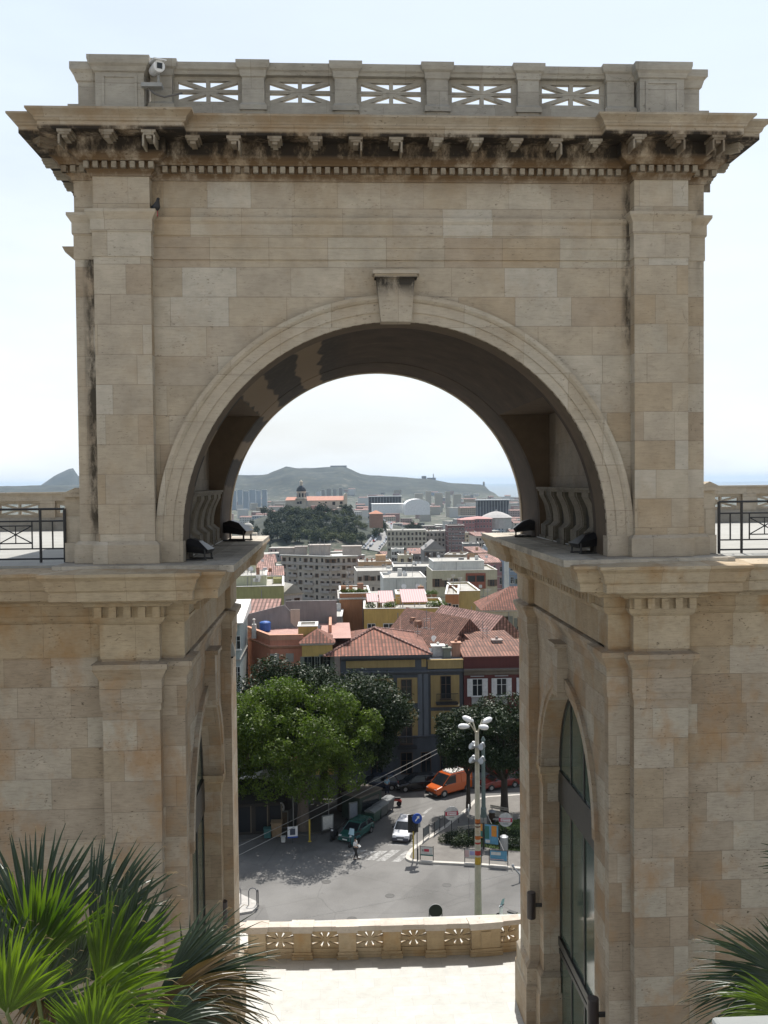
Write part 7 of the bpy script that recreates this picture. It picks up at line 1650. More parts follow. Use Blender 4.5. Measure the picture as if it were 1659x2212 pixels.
def board(label, px, py, rz, w_, h_, mt, z0=.4, ins=None):
    g = atZ(px, py, GZ); rt = thing('notice_board', label, 'board', (g.x, g.y, GZ), rz); mb = MB(); mb.box(-w_/2,w_/2,-.04,.04,z0,z0+h_); mb.build('panel', mt, rt)
    for x in (-w_/2, w_/2): mb = MB(); mb.tube([(x,0,0),(x,0,z0+h_)], .04, 6); mb.build('post', M_DKP, rt)
    if ins is not None: mb = MB(); mb.box(-w_/2+.1,w_/2-.1,-.05,-.041,z0+.1,z0+h_-.1); mb.build('sheet', ins, rt)
board('pale notice board standing left of the green car', 708, 1800, R(25), 1.1, 1.3, M_PGRY, .3, M_PWHT); board('grey notice board behind the green car roof', 766, 1778, R(35), 1.2, 1.4, M_PGRY, .5, plain('faded_poster', (.22,.24,.27), .7)); board('pale poster board at the news stand corner', 787, 1772, R(50), 1.3, 1.4, M_PGRY, .5, plain('pale_poster', (.40,.42,.36), .7)); board('small dark framed board beside the pale round disc', 612, 1794, R(0), .9, 1.5, M_PGRY, .2, plain('brown_board', (.10,.075,.05), .7))
g = atZ(782, 1762, GZ); rt = thing('news_stand', 'small news stand with a beige flat roof in the shade behind the green car', 'kiosk', (g.x, g.y, GZ), R(50)); mb = MB(); mb.box(-1.6,1.6,-1,1,0,2.2); mb.build('cabin', plain('kiosk_dark_green', (.03,.045,.035), .7), rt); mb = MB(); mb.box(-1.7,1.7,-1.1,1.1,2.2,2.3); mb.build('roof', plain('kiosk_beige', (.14,.115,.09), .7), rt); mb = MB(); mb.box(-1.2,1.2,-1.04,-1.0,.9,1.9); mb.build('counter_opening', M_PANE, rt)
# dark kiosk with pavilion roof far left
g = atZ(540, 1806, GZ); rt = thing('kiosk', 'large dark bar kiosk with pavilion roof in the left shade', 'kiosk', (g.x, g.y, GZ), R(5)); kd_ = plain('kiosk_dark', (.028,.024,.02), .7)
mb = MB(); mb.box(-2.6,2.6,0,3.5,0,3.0); mb.build('cabin', kd_, rt)
mb = MB(); mb.add([(-3.1,-.6,2.95),(3.1,-.6,2.95),(3.1,4,2.95),(-3.1,4,2.95),(-.8,1.7,4.4),(.8,1.7,4.4)], [(0,1,5,4),(1,2,5),(2,3,4,5),(3,0,4),(3,2,1,0)]); mb.build('roof', plain('kiosk_roof_black', (.022,.02,.018), .75), rt)
for x in (-1.8,-.4,1.0,2.2): mb = MB(); mb.box(x-.5,x+.45,-.05,0,.4,2.5); mb.build('window', M_PANE, rt); mb = MB(); mb.box(x+.46,x+.54,-.06,0,.3,2.6); mb.build('frame', plain('tan_frame', (.16,.13,.09), .7), rt)
p = atZ(578, 1768, GZ); rt = thing('market_tent', 'dark tent with a sunlit white valance behind the kiosk', 'tent', (p.x, p.y, GZ), R(10)); mb = MB(); mb.add([(-3,-2,3.1),(3,-2,3.1),(3,2,3.1),(-3,2,3.1),(0,0,4.5)], [(0,1,4),(1,2,4),(2,3,4),(3,0,4)]); mb.build('canopy', plain('tent_white', (.55,.54,.50), .8), rt)
for x in (-2.9,2.9):
    for y in (-1.9,1.9): mb = MB(); mb.tube([(x,y,0),(x,y,3.1)], .05, 6); mb.build('post', M_DKP, rt)
# boxes of goods near the kiosk
for i, (px, py, s_, mt, lb) in enumerate(((598,1808,.9,plain('cardboard', (.24,.17,.10), .8),'tan cardboard crate stack near the kiosk'),(578,1812,.6,plain('teal_plastic', (.04,.12,.12), .5),'teal plastic crate beside the kiosk'),(612,1822,.35,plain('white_plastic', (.5,.5,.48), .5),'small white box on the ground near the framed board'))):
    g = atZ(px, py, GZ); mb = MB(); mb.taper(0,0,0,s_*1.3,s_/2*.9,s_/2*.8,s_/2,s_/2); mb.taper(0,0,s_*1.3,s_*1.36,s_/2+.04,s_/2+.04,s_/2+.04,s_/2+.04); tag(bevel(mb.build('crate', mt, loc=(g.x, g.y, GZ+.13)), .02), lb, 'crate')
# scooters
def scooter(label, px, py, rz, col, shield=None):
    g = atZ(px, py, GZ); rt = thing('scooter', label, 'scooter', (g.x, g.y, GZ), rz)
    for x in (-.6,.62):
        mb = MB(); mb.T = Matrix.Translation((x,0,.24)) @ Matrix.Rotation(R(90),4,'X'); mb.lathe(0,0,[(.12,-.05),(.23,-.05),(.24,0),(.23,.05),(.12,.05)],16); mb.build('wheel', M_TYRE, rt)
    mb = MB(); vs=[]; pr=[(-.85,.55,.12),(-.6,.72,.19),(-.2,.74,.18),(.05,.45,.14),(.1,.28,.16),(.4,.26,.18),(.52,.45,.12)]
    for x, z, w_ in pr: vs += [(x,-w_,z-.20),(x,-w_,z),(x,w_,z),(x,w_,z-.20)]
    mb.add(vs, [(i*4+j,i*4+(j+1)%4,(i+1)*4+(j+1)%4,(i+1)*4+j) for i in range(len(pr)-1) for j in range(4)]+[(0,1,2,3),(24,25,26,27)]); o = mb.build('body', col, rt); bevel(o,.03)
    mb = MB(); mb.add([(.45,-.2,.3),(.45,.2,.3),(.38,.2,.95),(.38,-.2,.95),(.55,-.1,.3),(.55,.1,.3),(.48,.14,1.0),(.48,-.14,1.0)], [(0,1,2,3),(4,5,6,7),(0,1,5,4),(1,2,6,5),(2,3,7,6),(3,0,4,7)]); mb.build('leg_shield', col, rt)
    mb = MB(); mb.box(-.75,-.1,-.15,.15,.75,.84); mb.build('seat', M_BLK, rt); mb = MB(); mb.tube([(.62,0,.3),(.42,0,1.0)], .035, 6); mb.tube([(.38,-.33,1.05),(.42,0,1.0),(.38,.33,1.05)], .022, 6); mb.build('handlebar', M_BLK, rt)
    mb = MB(); mb.lathe(.5,0,[(.09,.86),(.1,.9),(.09,.98)],10); mb.build('headlight', M_LENS, rt)
    if shield is not None: mb = MB(); mb.add([(.42,-.28,1.0),(.46,0,1.02),(.42,.28,1.0),(.28,-.22,1.5),(.33,0,1.52),(.28,.22,1.5)], [(0,1,4,3),(1,2,5,4)]); mb.build('windshield', shield, rt, fix=False)
scooter('scooter with pale blue windshield standing before the green car', 765, 1826, R(235), plain('dark_teal_body', (.03,.10,.11), .4, var=0), plain('pale_blue_shield', (.35,.52,.60), .2, var=0))
scooter('black scooter parked beside the pale notice board', 722, 1812, R(250), plain('black_body', (.015,.015,.018), .3, var=0)); scooter('small red and white scooter at the edge of the shade behind the containers', 848, 1742, R(180), plain('red_body', (.35,.04,.03), .4, var=0))
scooter('white scooter parked at the verge beyond the parapet, right', 1095, 1992, R(140), M_WHT, plain('pale_blue_shield', (.35,.52,.60), .2, var=0))
# bicycle hoops on the pavement corner
for i, (px, py) in enumerate(((513,1955),(546,1958),(557,1962))):
    g = atZ(px, py, GZ); mb = MB(); w_ = .28 if i < 2 else .05; mb.tube([(-w_,0,0),(-w_,0,.95),(-w_*.7,0,1.12),(0,0,1.18),(w_*.7,0,1.12),(w_,0,.95),(w_,0,0)], .035, 7)
    o = mb.build('bicycle_hoop', plain('steel_hoop', (.16,.16,.17), .4, .6, var=0), loc=(g.x, g.y, GZ+.15)); o.rotation_euler = (0,0,R(-25+i*30)); tag(o, ['metal bicycle hoop closest to the left arch pier','middle metal hoop on the pale pavement corner','last metal hoop seen edge on at the pavement corner'][i], 'hoop')
g = atZ(1108, 1905, GZ); mb = MB(); mb.tube([(0,0,1.2),(.5,.0,.55)], .06, 8); mb.lathe(.5,0,[(.05,0),(.05,.6)],6); mb.lathe(0,0,[(.05,1.1),(.12,1.2),(.05,1.35)],8); tag(mb.build('parking_barrier', M_METAL, loc=(g.x,g.y,GZ)), 'short metal barrier arm by the right pier on the road', 'barrier')
mb = MB(); mb.T = Matrix.Translation(atY(1111,1842,78)) @ Matrix.Rotation(R(90),4,'X'); mb.lathe(0,0,[(.7,-.05),(.7,.05)],20); mb.T=None; p=atY(1111,1842,78); mb.tube([(p.x,p.y+.06,p.z-.6),(p.x,p.y+.06,GZ)], .04, 6); tag(mb.build('white_disc_sign', M_WHT), 'white round sign cut off by the right arch pier', 'sign')
# ================================================================= people
def person(label, px, py, rz, shirt, trousers, hair, pose='stand', skin=(.42,.26,.18), prop=None):
    g = atZ(px, py, GZ); rt = thing('person', label, 'person', (g.x, g.y, GZ), rz)
    def skinned(name, pts, edges, rad, mat):
        me = bpy.data.meshes.new(name); me.from_pydata(pts, edges, []); o = bpy.data.objects.new(name, me); COL.objects.link(o)
        sk_ = o.modifiers.new('s', 'SKIN'); 
        for i, r_ in enumerate(rad): me.skin_vertices[0].data[i].radius = (r_[0], r_[1]) if isinstance(r_, tuple) else (r_, r_)
        me.skin_vertices[0].data[0].use_root = True
        ss = o.modifiers.new('ss', 'SUBSURF'); ss.levels = ss.render_levels = 2
        dg = bpy.context.evaluated_depsgraph_get(); dg.update(); m2 = bpy.data.meshes.new_from_object(o.evaluated_get(dg)); bpy.data.objects.remove(o)
        m2.materials.clear(); m2.materials.append(mat); m2.polygons.foreach_set('use_smooth', [True]*len(m2.polygons)); o = bpy.data.objects.new(name, m2); COL.objects.link(o); o.parent = rt; return o
    st = .13
    J = {'pel':(0,0,.94),'bel':(0,0,1.08),'che':(0,.01,1.28),'nck':(0,.01,1.46),'hd0':(0,-.01,1.56),'hd1':(0,-.02,1.66),
         'shL':(-.18,.01,1.40),'elL':(-.25,.0,1.13),'wrL':(-.16,-.24,1.05),'hnL':(-.12,-.32,1.07),'shR':(.18,.01,1.40),'elR':(.25,.0,1.13),'wrR':(.13,-.24,1.08),'hnR':(.08,-.31,1.10),
         'hiL':(-.09,0,.90),'knL':(-.11,-st*.6,.50),'anL':(-.11,st*.7,.10),'toL':(-.12,st*.7-.17,.04),'hiR':(.09,0,.90),'knR':(.11,-st*.2,.50),'anR':(.11,-st,.09),'toR':(.12,-st-.18,.04)}
    names = list(J); ix = {n_: i for i, n_ in enumerate(names)}
    E_ = [('pel','bel'),('bel','che'),('che','nck'),('nck','hd0'),('hd0','hd1'),('che','shL'),('shL','elL'),('elL','wrL'),('wrL','hnL'),('che','shR'),('shR','elR'),('elR','wrR'),('wrR','hnR'),('pel','hiL'),('hiL','knL'),('knL','anL'),('anL','toL'),('pel','hiR'),('hiR','knR'),('knR','anR'),('anR','toR')]
    rad = {'pel':(.14,.10),'bel':(.125,.09),'che':(.15,.10),'nck':.052,'hd0':(.075,.09),'hd1':(.078,.095),'shL':.055,'shR':.055,'elL':.04,'elR':.04,'wrL':.028,'wrR':.028,'hnL':.032,'hnR':.032,'hiL':.085,'hiR':.085,'knL':.055,'knR':.055,'anL':.038,'anR':.038,'toL':.035,'toR':.035}
    skm = plain('skin', skin, .6, var=0)
    body = skinned('body', [J[n_] for n_ in names], [(ix[a], ix[b]) for a, b in E_], [rad[n_] for n_ in names], skm)
    def sub(name, keep, grow, mat, adj={}):
        kp = [n_ for n_ in names if n_ in keep]; pts = [adj.get(n_, J[n_]) for n_ in kp]; ii = {n_: i for i, n_ in enumerate(kp)}
        ed = [(ii[a], ii[b]) for a, b in E_ if a in ii and b in ii]; rr_ = []
        for n_ in kp:
            r_ = rad[n_]; rr_.append((r_[0]+grow, r_[1]+grow) if isinstance(r_, tuple) else r_+grow)
        return skinned(name, pts, ed, rr_, mat)
    sub('shirt', ('pel','bel','che','shL','elL','shR','elR'), .022, shirt)
    sub('trousers', ('pel','hiL','knL','anL','hiR','knR','anR'), .018, trousers)
    for s in 'LR':
        t_ = J['to'+s]; a_ = J['an'+s]; mb = MB(); mb.taper(t_[0], (t_[1]+a_[1])/2-.01, 0, .08, .05, .14, .04, .11); bevel(mb.build('shoe', M_BLK, rt), .02)
    mb = MB(); mb.T = Matrix.Translation((0,.0,1.665)); mb.lathe(0,.01,[(.088,-.04),(.098,.0),(.09,.06),(.06,.10),(.01,.115)],14); mb.build('hair', hair, rt, smooth=True)
    # face and fingers
    mb = MB(); mb.taper(0,-.115,1.585,1.625,.012,.016,.006,.008); mb.box(-.022,.022,-.108,-.098,1.558,1.566); mb.box(-.04,-.018,-.112,-.10,1.628,1.64); mb.box(.018,.04,-.112,-.10,1.628,1.64); mb.build('face', plain('face_dark', (.2,.11,.08), .6, var=0), rt)
    for s, h_ in ((-1,'hnL'),(1,'hnR')):
        hx, hy, hz_ = J[h_]
        for q in range(4): mb = MB(); mb.tube([(hx+(q-1.5)*.018,hy,hz_+.005),(hx+(q-1.5)*.019,hy-.045+abs(q-1.5)*.006,hz_),(hx+(q-1.5)*.019,hy-.065+abs(q-1.5)*.008,hz_-.025)], [.010,.009,.007], 6); mb.build('finger', skm, rt)
        mb = MB(); mb.tube([(hx-s*.02,hy+.03,hz_),(hx-s*.05,hy+.0,hz_+.01),(hx-s*.05,hy-.025,hz_+.005)], [.012,.010,.008], 6); mb.build('thumb', skm, rt)
    return rt
pp = person('person in white shirt and dark trousers crossing the dappled square reading a paper', 768, 1856, R(60), plain('white_shirt', (.68,.68,.66), .8), plain('black_trousers', (.02,.02,.022), .8), plain('dark_hair', (.02,.015,.012), .7))
mb = MB(); mb.box(-.16,.16,-.004,.004,-.11,.13); o = mb.build('newspaper', M_PWHT, loc=pp.location+Matrix.Rotation(R(60),3,'Z')@Vector((-.02,-.36,1.13))); o.rotation_euler = (R(-50),0,R(60)); tag(o, 'white paper held by the person in the white shirt', 'paper')
person('person in a light blue shirt standing in the deep shade near the palazzo', 836, 1716, R(20), plain('light_blue_shirt', (.25,.42,.55), .8), plain('navy_trousers', (.02,.025,.05), .8), plain('dark_hair', (.02,.015,.012), .7))
# ================================================================= upper terraces: railings and pierced balustrades
for sd in (-1, 1):
    sn_ = 'left' if sd < 0 else 'right'
    # pierced stone balustrade along the far edge
    rt = thing('terrace_balustrade', '%s stone terrace balustrade with star openings against the sea' % sn_, 'balustrade', (off(sd, 15), 37.2, 0))
    zt = 1.40
    def Q2(mb, nm, mat): return P(mb, nm, mat, rt)
    x0, x1 = sorted((off(sd, 8.0), off(sd, 21)))
    mb = MB(); mb.box(x0, x1, 37.0, 37.4, zt-.30, zt-.04); mb.box(x0, x1, 36.94, 37.46, zt-.04, zt+.03); Q2(mb, 'coping', M_TRIM)
    mb = MB(); mb.box(x0, x1, 37.0, 37.4, -.02, .48); Q2(mb, 'base', M_BAL)
    k = 6; W = (x1-x0)/k
    for i in range(k):
        mb = MB(); mb.box(x0+i*W, x0+i*W+.55, 36.97, 37.43, .48, zt-.30); Q2(mb, 'post', M_TRIM)
        mb = MB(); starpanel(mb, x0+i*W+.55, x0+(i+1)*W, .48, zt-.30, 37.12, 37.28); Q2(mb, 'panel', M_TRIM)
    # iron railing along the near edge
    y = 21.45; xa = atY(140 if sd < 0 else 1553, 1150, y).x; xb = xa + sd*6.0
    rt = thing('iron_railing', 'black iron railing with crossed bars on the %s terrace edge' % sn_, 'railing', (xa, y, 0))
    h = 1.16
    def TB(a, b, r=.02, nm='bar'):
        mb = MB(); mb.tube([a, b], r, 6); mb.build(nm, M_IRON, rt)
    TB((0,0,h),(sd*6,0,h),.028,'top_rail'); TB((0,0,.08),(sd*6,0,.08),.022,'bottom_rail'); TB((0,0,.90),(sd*6,0,.90),.02,'upper_rail'); TB((0,0,.30),(sd*6,0,.30),.018,'lower_rail')
    xx = 0.0
    for m_ in range(4):
        s0 = m_*1.55
        for u in (0, .52): TB((sd*(s0+u),0,.0),(sd*(s0+u),0,h),.03 if u else .034,'post')
        TB((sd*(s0+.26),0,.30),(sd*(s0+.26),0,.90),.018)
        a0, a1 = s0+.70, s0+1.40
        for u in (a0, a1): TB((sd*u,0,.30),(sd*u,0,.90),.016)
        for zz in (.42,.80): TB((sd*a0,0,zz),(sd*a1,0,zz),.015)
        TB((sd*a0,0,.42),(sd*a1,0,.80),.014); TB((sd*a0,0,.80),(sd*a1,0,.42),.014); TB((sd*(a0+a1)/2,0,.42),(sd*(a0+a1)/2,0,.80),.012)
    # stone end pier between arch and railing
    xe = off(sd, 6.8); mb = MB(); a, b2 = sorted((xe+sd*.02, xe+sd*.42))
    mb.box(a, b2, 21.5, 22.1, .42, 1.42); mb.box(a-.02*0, b2+.0, 21.42, 22.2, 0, .42)
    o1 = thing('end_pier', 'short %s stone pier joining the arch to the iron railing' % sn_, 'pier', ((a+b2)/2, 21.8, 0)); P(mb, 'shaft', M_TRIM, o1)
    mb = MB(); mb.box(a-.05, b2+.08, 21.40, 22.25, 1.42, 1.50); mb.prism([(a-.02,1.50),(b2+.10,1.50),((a+b2)/2+.05,1.62)], 'Y', 21.42, 22.22); P(mb, 'cap', M_TRIM, o1)
# ================================================================= floodlights, cameras, sconces, pigeon
def floodlight(label, loc, rz, s=1.0, tilt=0):
    rt = thing('floodlight', label, 'floodlight', loc, rz, 'floodlights on the ledges under the arch'); rt.scale = (s,)*3
    mb = MB(); mb.add([(-.30,-.24,.20),(.30,-.24,.14),(.30,.24,.14),(-.30,.24,.20),(-.34,-.28,.42),(.36,-.28,.24),(.36,.28,.24),(-.34,.28,.42),(-.1,-.12,.50),(.1,-.12,.44),(.1,.12,.44),(-.1,.12,.50)],
        [(3,2,1,0),(0,1,5,4),(1,2,6,5),(2,3,7,6),(3,0,4,7),(4,5,9,8),(5,6,10,9),(6,7,11,10),(7,4,8,11),(8,9,10,11)]); mb.build('housing', plain('black_enamel', (.012,.012,.014), .35, var=0), rt)
    mb = MB(); mb.add([(-.31,-.25,.445),(.33,-.25,.275),(.33,.25,.275),(-.31,.25,.445)], [(0,1,2,3)])
    for y in (-.26,.26): mb = MB(); mb.tube([(.28,y,.0),(.28,y,.26)], .022, 6); mb.tube([(-.26,y,0),(-.26,y,.26)], .022, 6); mb.tube([(-.3,y,.01),(.32,y,.01)], .02, 6); mb.build('bracket', M_DKP, rt)
p = atZ(1132, 1150, .05); 
floodlight('black floodlight at the near left corner of the ledge', (off(-1,4.55)+.12, 21.75, 0), R(-10), .95)
floodlight('black floodlight with shiny glass at the far end of the left ledge', (off(-1,4.35)+.1, 28.9, 0), R(-15), 1.2)
floodlight('black floodlight at the far end of the right ledge', (off(1,4.40), 29.0, 0), R(170), 1.05)
floodlight('black floodlight at the near right corner of the ledge', (off(1,4.55)-.10, 22.1, 0), R(190), .95)
M_LGLASS = plain('lamp_glass_grey', (.30,.30,.34), .15, var=0)
mb = MB(); 
for sd in (-1, 1):
    mb = MB(); mb.tube([(off(sd,4.6), 28.3, .03), (off(sd,4.62), 26, .03), (off(sd,4.68), 24, .035), (off(sd,4.6), 22.4, .05)], .018, 5); tag(mb.build('cable', plain('pale_cable', (.45,.44,.42), .6, var=0)), 'thin pale cable lying along the %s ledge between the floodlights' % ('left' if sd < 0 else 'right'), 'cable')
# security camera on the parapet
p = atY(338, 148, 20.55); rt = thing('security_camera', 'white security camera on a bracket at the left parapet pedestal', 'camera', p)
mb = MB(); mb.T = Matrix.Rotation(R(25),4,'Z') @ Matrix.Rotation(R(8),4,'X') @ Matrix.Rotation(R(90),4,'X'); mb.lathe(0,0,[(.05,-.28),(.10,-.25),(.11,0),(.12,.22),(.10,.23)],14); mb.build('housing', M_WHT, rt, smooth=False)
mb = MB(); mb.T = Matrix.Rotation(R(25),4,'Z') @ Matrix.Rotation(R(8),4,'X'); mb.box(-.055,.055,-.245,-.232,-.05,.06); mb.build('lens_window', M_CARGL, rt)
mb = MB(); mb.T = Matrix.Rotation(R(25),4,'Z') @ Matrix.Rotation(R(8),4,'X'); mb.box(-.13,.13,-.28,.25,.11,.135); mb.build('sunshield', M_WHT, rt)
mb = MB(); mb.tube([(.02,.1,-.08),(.02,.12,-.28),(-.15,.15,-.30)], .03, 6); mb.box(-.32,.1,.0,.2,-.36,-.28); mb.build('bracket', M_GREYP, rt)
mb = MB(); mb.tube([(-.2,.1,-.36),(-.05,.05,-.50),(.15,.05,-.56),(.40,.15,-.46),(.46,.35,-.36)], .022, 6); mb.build('cable', M_BALC if False else plain('grey_cable', (.14,.13,.12), .7, var=0), rt)
# dome camera on the left far pier, sconces
p = atY(497, 1405, 29.3); rt = thing('dome_camera', 'grey dome camera hanging on the left far pier', 'camera', (p.x, 29.3, p.z)); mb = MB(); mb.lathe(0,0,[(.02,.26),(.08,.24),(.12,.12),(.17,-.12),(.17,-.16)],14); mb.build('housing', plain('camera_grey', (.30,.31,.30), .4, var=0), rt); mb = MB(); mb.lathe(0,0,[(.12,-.16),(.10,-.22),(.03,-.25)],12); mb.build('dome', M_CARGL, rt); mb = MB(); mb.tube([(-.25,0,.1),(0,0,.22)], .03, 6); mb.build('arm', M_DKP, rt)
def sconce(label, p, sd, s=1):
    rt = thing('wall_sconce', label, 'wall lamp', p, 0, 'cylindrical wall lamps'); mb = MB(); mb.lathe(0,0,[(.13,-.42),(.14,-.40),(.14,.40),(.13,.42)],18); mb.build('cylinder', plain('dark_bronze', (.045,.035,.035), .4, var=0), rt); mb = MB(); mb.box(0, sd*.34, -.04, .04, -.05, .05); mb.build('arm', M_DKP, rt); rt.scale = (s,)*3
p = atX(1158, 1955, off(1, 4.46)); sconce('dark cylinder wall lamp on the far pier right of the passage', (p.x, 28.75, atY(1158,1955,28.75).z), 1, .95)
p = atY(1281, 2192, 21.8); sconce('dark cylinder wall lamp at the bottom of the near right corner', (p.x, 21.8, p.z), 1, .95)
p = atY(482, 1975, 28.75); sconce('dark cylinder wall lamp on the left far pier behind the palm', (p.x, 28.75, p.z), -1, .95)
# pigeon on the left capital
p = atY(331, 466, 20.75); rt = thing('pigeon', 'dark pigeon perched in the angle above the left pilaster capital', 'bird', (p.x+.03, 20.88, 7.33), R(-60)); pm_ = plain('pigeon_dark', (.035,.035,.04), .7)
mb = MB(); vs = []; n = 10; prf = [(-.20,.02,.20),(-.12,.055,.20),(-.02,.085,.17),(.06,.08,.18),(.11,.05,.24),(.13,.035,.29),(.16,.035,.31),(.19,.02,.31)]
for x, r_, z in prf: vs += [(x, r_*math.cos(2*math.pi*k/n), z+r_*.9*math.sin(2*math.pi*k/n)) for k in range(n)]
mb.add(vs, [(i*n+k,i*n+(k+1)%n,(i+1)*n+(k+1)%n,(i+1)*n+k) for i in range(len(prf)-1) for k in range(n)]+[tuple(range(n)),tuple(range((len(prf)-1)*n,len(prf)*n))]); mb.taper(-.24,0,.14,.19,.07,.03,.05,.04); mb.build('body', pm_, rt, smooth=True)
for y in (-.03,.03): mb = MB(); mb.tube([(.02,y,.10),(.02,y,-.01),(.05,y,-.01)], .008, 5); mb.build('leg', M_RED, rt)
mb = MB(); mb.taper(.21,0,.30,.315,.02,.008,.012,.005); mb.build('beak', M_BLK, rt)
# near parapet corner of the viewer's own terrace
mb = MB(); p = atY(1572, 2211, 2.2); q_ = atY(1700, 2203, 2.2); mb.box(p.x, q_.x+.5, 1.5, 2.2, -2.2, p.z-.06); mb.box(p.x-.03, q_.x+.5, 1.45, 2.23, p.z-.06, p.z+.003)
tag(bevel(mb.build('near_parapet', plain('pale_coping_stone', (.24,.25,.24), .8)), .01), 'pale stone parapet corner at the bottom right edge, closest to the viewer', 'parapet')
# ================================================================= fan palms
def palmmat(name, c0, c1, tr):
    t = NT(name); f = t.noise(2.2, 4, .6, t.obj()); c = t.ramp(f, [(.3, c0), (.7, c1)])
    t.color(c); t.rough(.42); tb = t.n('BsdfTranslucent'); ms = t.n('MixShader'); ms.inputs[0].default_value = tr
    t.l(t.mix(1, c, (1.6, 1.75, .35), 'MULTIPLY'), tb.inputs[0]); t.l(t.b.outputs[0], ms.inputs[1]); t.l(tb.outputs[0], ms.inputs[2]); t.l(ms.outputs[0], t.t.nodes['Material Output'].inputs[0]); return t.mat
M_PALM = palmmat('palm_leaf_backlit', (.034,.070,.007), (.12,.18,.016), .46); M_PALM_SHADE = palmmat('palm_leaf_shaded', (.018,.034,.018), (.042,.066,.032), .15); M_PALMY = palmmat('palm_leaf_olive', (.07,.05,.018), (.17,.10,.035), .25)  # light put into leaf colour: bright green for backlit fronds, dark for shaded
M_TIP = plain('dry_leaf_tip', (.30,.22,.11), .7)
def fan(rt, H, T, spread, n, mat, seed, head, facing=.0, droop=.25, wmul=1.0, cupf=.15):
    r_ = random.Random(seed); ax = (T-H); rad_ = ax.length*1.09; ax.normalize()
    view = (CAM-H).normalized(); up = Vector((0,0,1))
    nn = (view*(1-facing)+up*facing); nn = (nn-ax*nn.dot(ax)).normalized(); sdv = ax.cross(nn).normalized()
    mb = MB(); tips = MB(); seg = 9; n = int(n*1.35)
    for i in range(n):
        a = R(spread)*((i+.5)/n*2-1)*.5 + r_.uniform(-.012,.012); ln = rad_*(1-.16*abs(2*(i+.5)/n-1)**2)*r_.uniform(.90,1.05)
        d = ax*math.cos(a)+sdv*math.sin(a); pl = (sdv*math.cos(a)-ax*math.sin(a)); wmax = rad_*R(spread)/n*.5*wmul; vs = []; bend = r_.uniform(-.09,.09); dr = droop*r_.uniform(.5,1.6) + (.5 if r_.random() < .12 else 0)
        tw = r_.uniform(-.5,.5)
        for q in range(seg+1):
            t_ = q/seg; w_ = (wmax*min(1, t_/.45) if t_ < .5 else wmax*(1-((t_-.5)/.5)**1.25)); w_ = max(w_, .0015)
            c = H+d*(ln*t_)+pl*(bend*ln*t_**2)+nn*(cupf*ln*(t_-t_*t_))-up*(dr*ln*max(0,t_-.35)**2)
            wd = (pl*math.cos(tw*max(0,t_-.4))+nn*math.sin(tw*max(0,t_-.4)))
            vs += [c-wd*w_+nn*w_*.55, c, c+wd*w_+nn*w_*.55]
        fs = []
        for q in range(seg): b_ = q*3; fs += [(b_,b_+1,b_+4,b_+3),(b_+1,b_+2,b_+5,b_+4)]
        mb.add(vs, fs)
        if r_.random() < .5:
            c = vs[-2]; c0_ = vs[-5]; e = c+(c-c0_)*.45+Vector((r_.uniform(-.02,.02),0,-.03)); tips.tube([c0_.lerp(c,.6), c, e], [.0016,.0018,.0008], 4)
    inv = Matrix.Translation(-Vector(rt.location)); 
    o = mb.build('frond', mat, None, fix=False); o.data.transform(inv); o.parent = rt
    if tips.v: o2 = tips.build('dry_tips', M_TIP, None); o2.data.transform(inv); o2.parent = o
    mb = MB(); mid = head.lerp(H, .5)+Vector((0,0,.06)); mb.tube([head, mid, H, H+ax*rad_*.12], [.028,.018,.012,.006], 6); o3 = mb.build('petiole', plain('petiole_green', (.10,.13,.04), .5), None); o3.data.transform(inv); o3.parent = rt
hd = Vector((-1.95, 6.9, -3.3)); pr_ = thing('fan_palm', 'fan palm with big green and dark fronds rising at the bottom left', 'palm', (hd.x, hd.y, ZF))
FR = [ # hastula px,py,Y ; tip px,py,Y ; spread ; n ; mat ; facing
 ((75,2035,7.6),(85,1792,7.9),112,34,M_PALM_SHADE,.1,.12,61), ((200,2030,7.3),(305,1812,7.6),70,26,M_PALM_SHADE,.1,.2,62),
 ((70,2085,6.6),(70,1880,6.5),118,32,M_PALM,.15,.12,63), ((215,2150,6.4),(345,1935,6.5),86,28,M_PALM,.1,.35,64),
 ((250,2120,6.8),(300,1890,7.0),60,18,M_PALM_SHADE,.1,.1,65), ((345,2140,6.3),(572,2040,6.4),84,34,M_PALM_SHADE,.15,.25,66), ((335,2170,6.2),(560,2125,6.2),70,26,M_PALMY,.15,.5,67),
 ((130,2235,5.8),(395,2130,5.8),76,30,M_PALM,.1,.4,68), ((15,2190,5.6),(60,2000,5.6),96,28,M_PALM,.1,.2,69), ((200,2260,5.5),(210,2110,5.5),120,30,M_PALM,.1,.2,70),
 ((340,2230,6.0),(500,2190,6.0),100,26,M_PALM_SHADE,.2,.6,71), ((60,2200,6.8),(130,2040,6.8),120,30,M_PALM_SHADE,.1,.2,72), ((260,2240,6.3),(330,2130,6.4),130,30,M_PALM_SHADE,.1,.3,73), ((-30,2150,6.2),(-60,1960,6.3),120,26,M_PALM_SHADE,.1,.2,74), ((150,2130,7.4),(190,1980,7.4),120,30,M_PALM_SHADE,.1,.2,75),((400,2140,6.7),(470,1985,6.9),60,18,M_PALM_SHADE,.1,.1,76),((240,2170,6.9),(330,2225,6.4),70,16,M_PALMY,.2,.6,77),((120,2120,7.0),(40,2190,6.6),80,16,M_PALMY,.2,.5,78)]
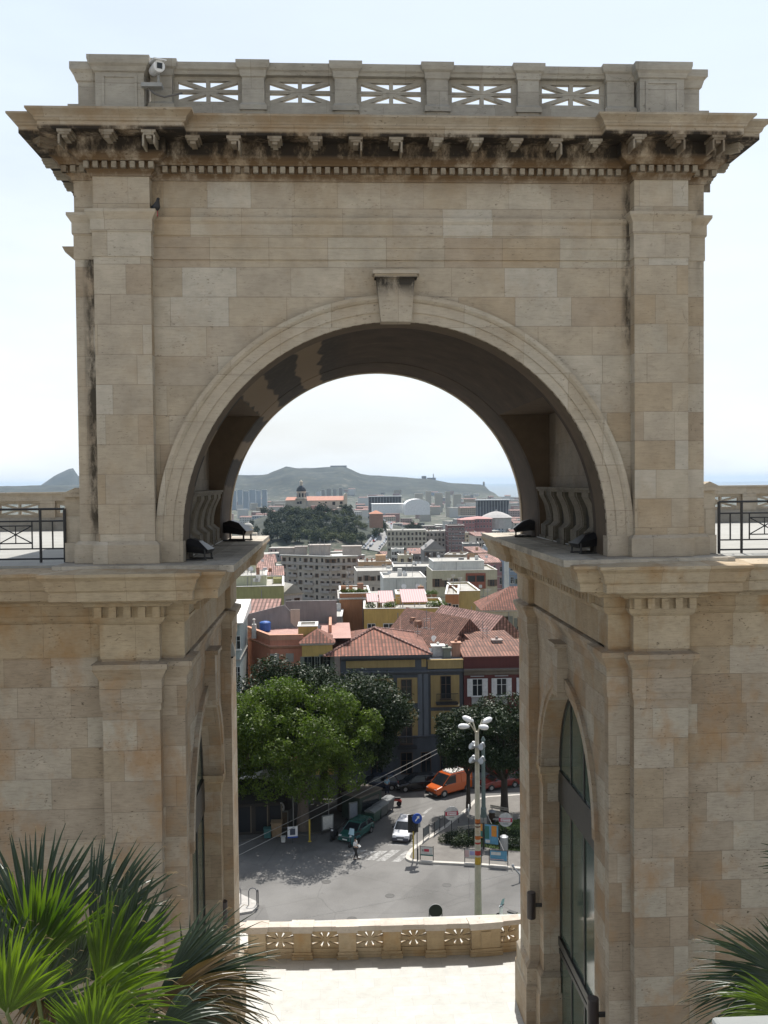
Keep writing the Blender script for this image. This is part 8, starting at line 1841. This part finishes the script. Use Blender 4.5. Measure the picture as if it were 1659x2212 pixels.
for h_, t_, sp, n_, mt, fc_, dr_, sd_ in FR: fan(pr_, atY(*h_), atY(*t_), sp, n_, mt, sd_, hd, fc_, dr_)
mb = MB(); mb.tube([(0,0,0),(.05,0,4),(0,0,hd.z-ZF+.1)], [.30,.22,.20], 12)
for q in range(60):
    z = .3+q*.19; a = q*2.4; mb.T = Matrix.Translation((math.cos(a)*.22, math.sin(a)*.22, z)) @ Matrix.Rotation(a,4,'Z') @ Matrix.Rotation(R(35),4,'Y'); mb.box(-.02,.02,-.07,.07,0,.22)
mb.T = None; mb.build('trunk', plain('palm_fibre', (.14,.09,.055), .9), pr_)
hd2 = Vector((3.9, 6.6, -3.2)); pr2 = thing('fan_palm', 'fan palm with dark drooping fronds cut off at the right edge', 'palm', (hd2.x, hd2.y, ZF))
for h_, t_, sp, n_, mt, fc_, dr_, sd_ in [((1735,2140,6.4),(1495,2062,6.4),60,30,M_PALM_SHADE,.15,.35,81),((1735,2120,6.6),(1612,2000,6.7),64,20,M_PALM_SHADE,.1,.2,82),((1735,2165,6.2),(1495,2160,6.2),44,22,M_PALM_SHADE,.2,.5,83),((1760,1880,6.9),(1655,1822,6.9),60,12,M_PALM_SHADE,.1,.3,85),((1720,2210,6.0),(1560,2150,6.0),60,20,M_PALM,.2,.4,86)]:
    fan(pr2, atY(*h_), atY(*t_), sp, n_, mt, sd_, hd2, fc_, dr_)
mb = MB(); mb.tube([(0,0,0),(.05,0,4),(0,0,hd2.z-ZF+.1)], [.30,.22,.20], 12); mb.build('trunk', plain('palm_fibre', (.14,.09,.055), .9), pr2)
# ================================================================= haze
t = NT('thin_sea_haze'); t.t.nodes.clear(); o_ = t.n('OutputMaterial'); pv = t.n('VolumePrincipled'); pv.inputs['Color'].default_value = (.62,.80,1,1); pv.inputs['Density'].default_value = .000045; pv.inputs['Anisotropy'].default_value = .2; t.l(pv.outputs[0], o_.inputs['Volume'])
mb = MB(); mb.box(-31000, 31000, -100, 35000, -82, 110); hz_ = mb.build('haze', t.mat); tag(hz_, 'thin pale blue haze over the far town and hills', 'haze', kind='stuff')
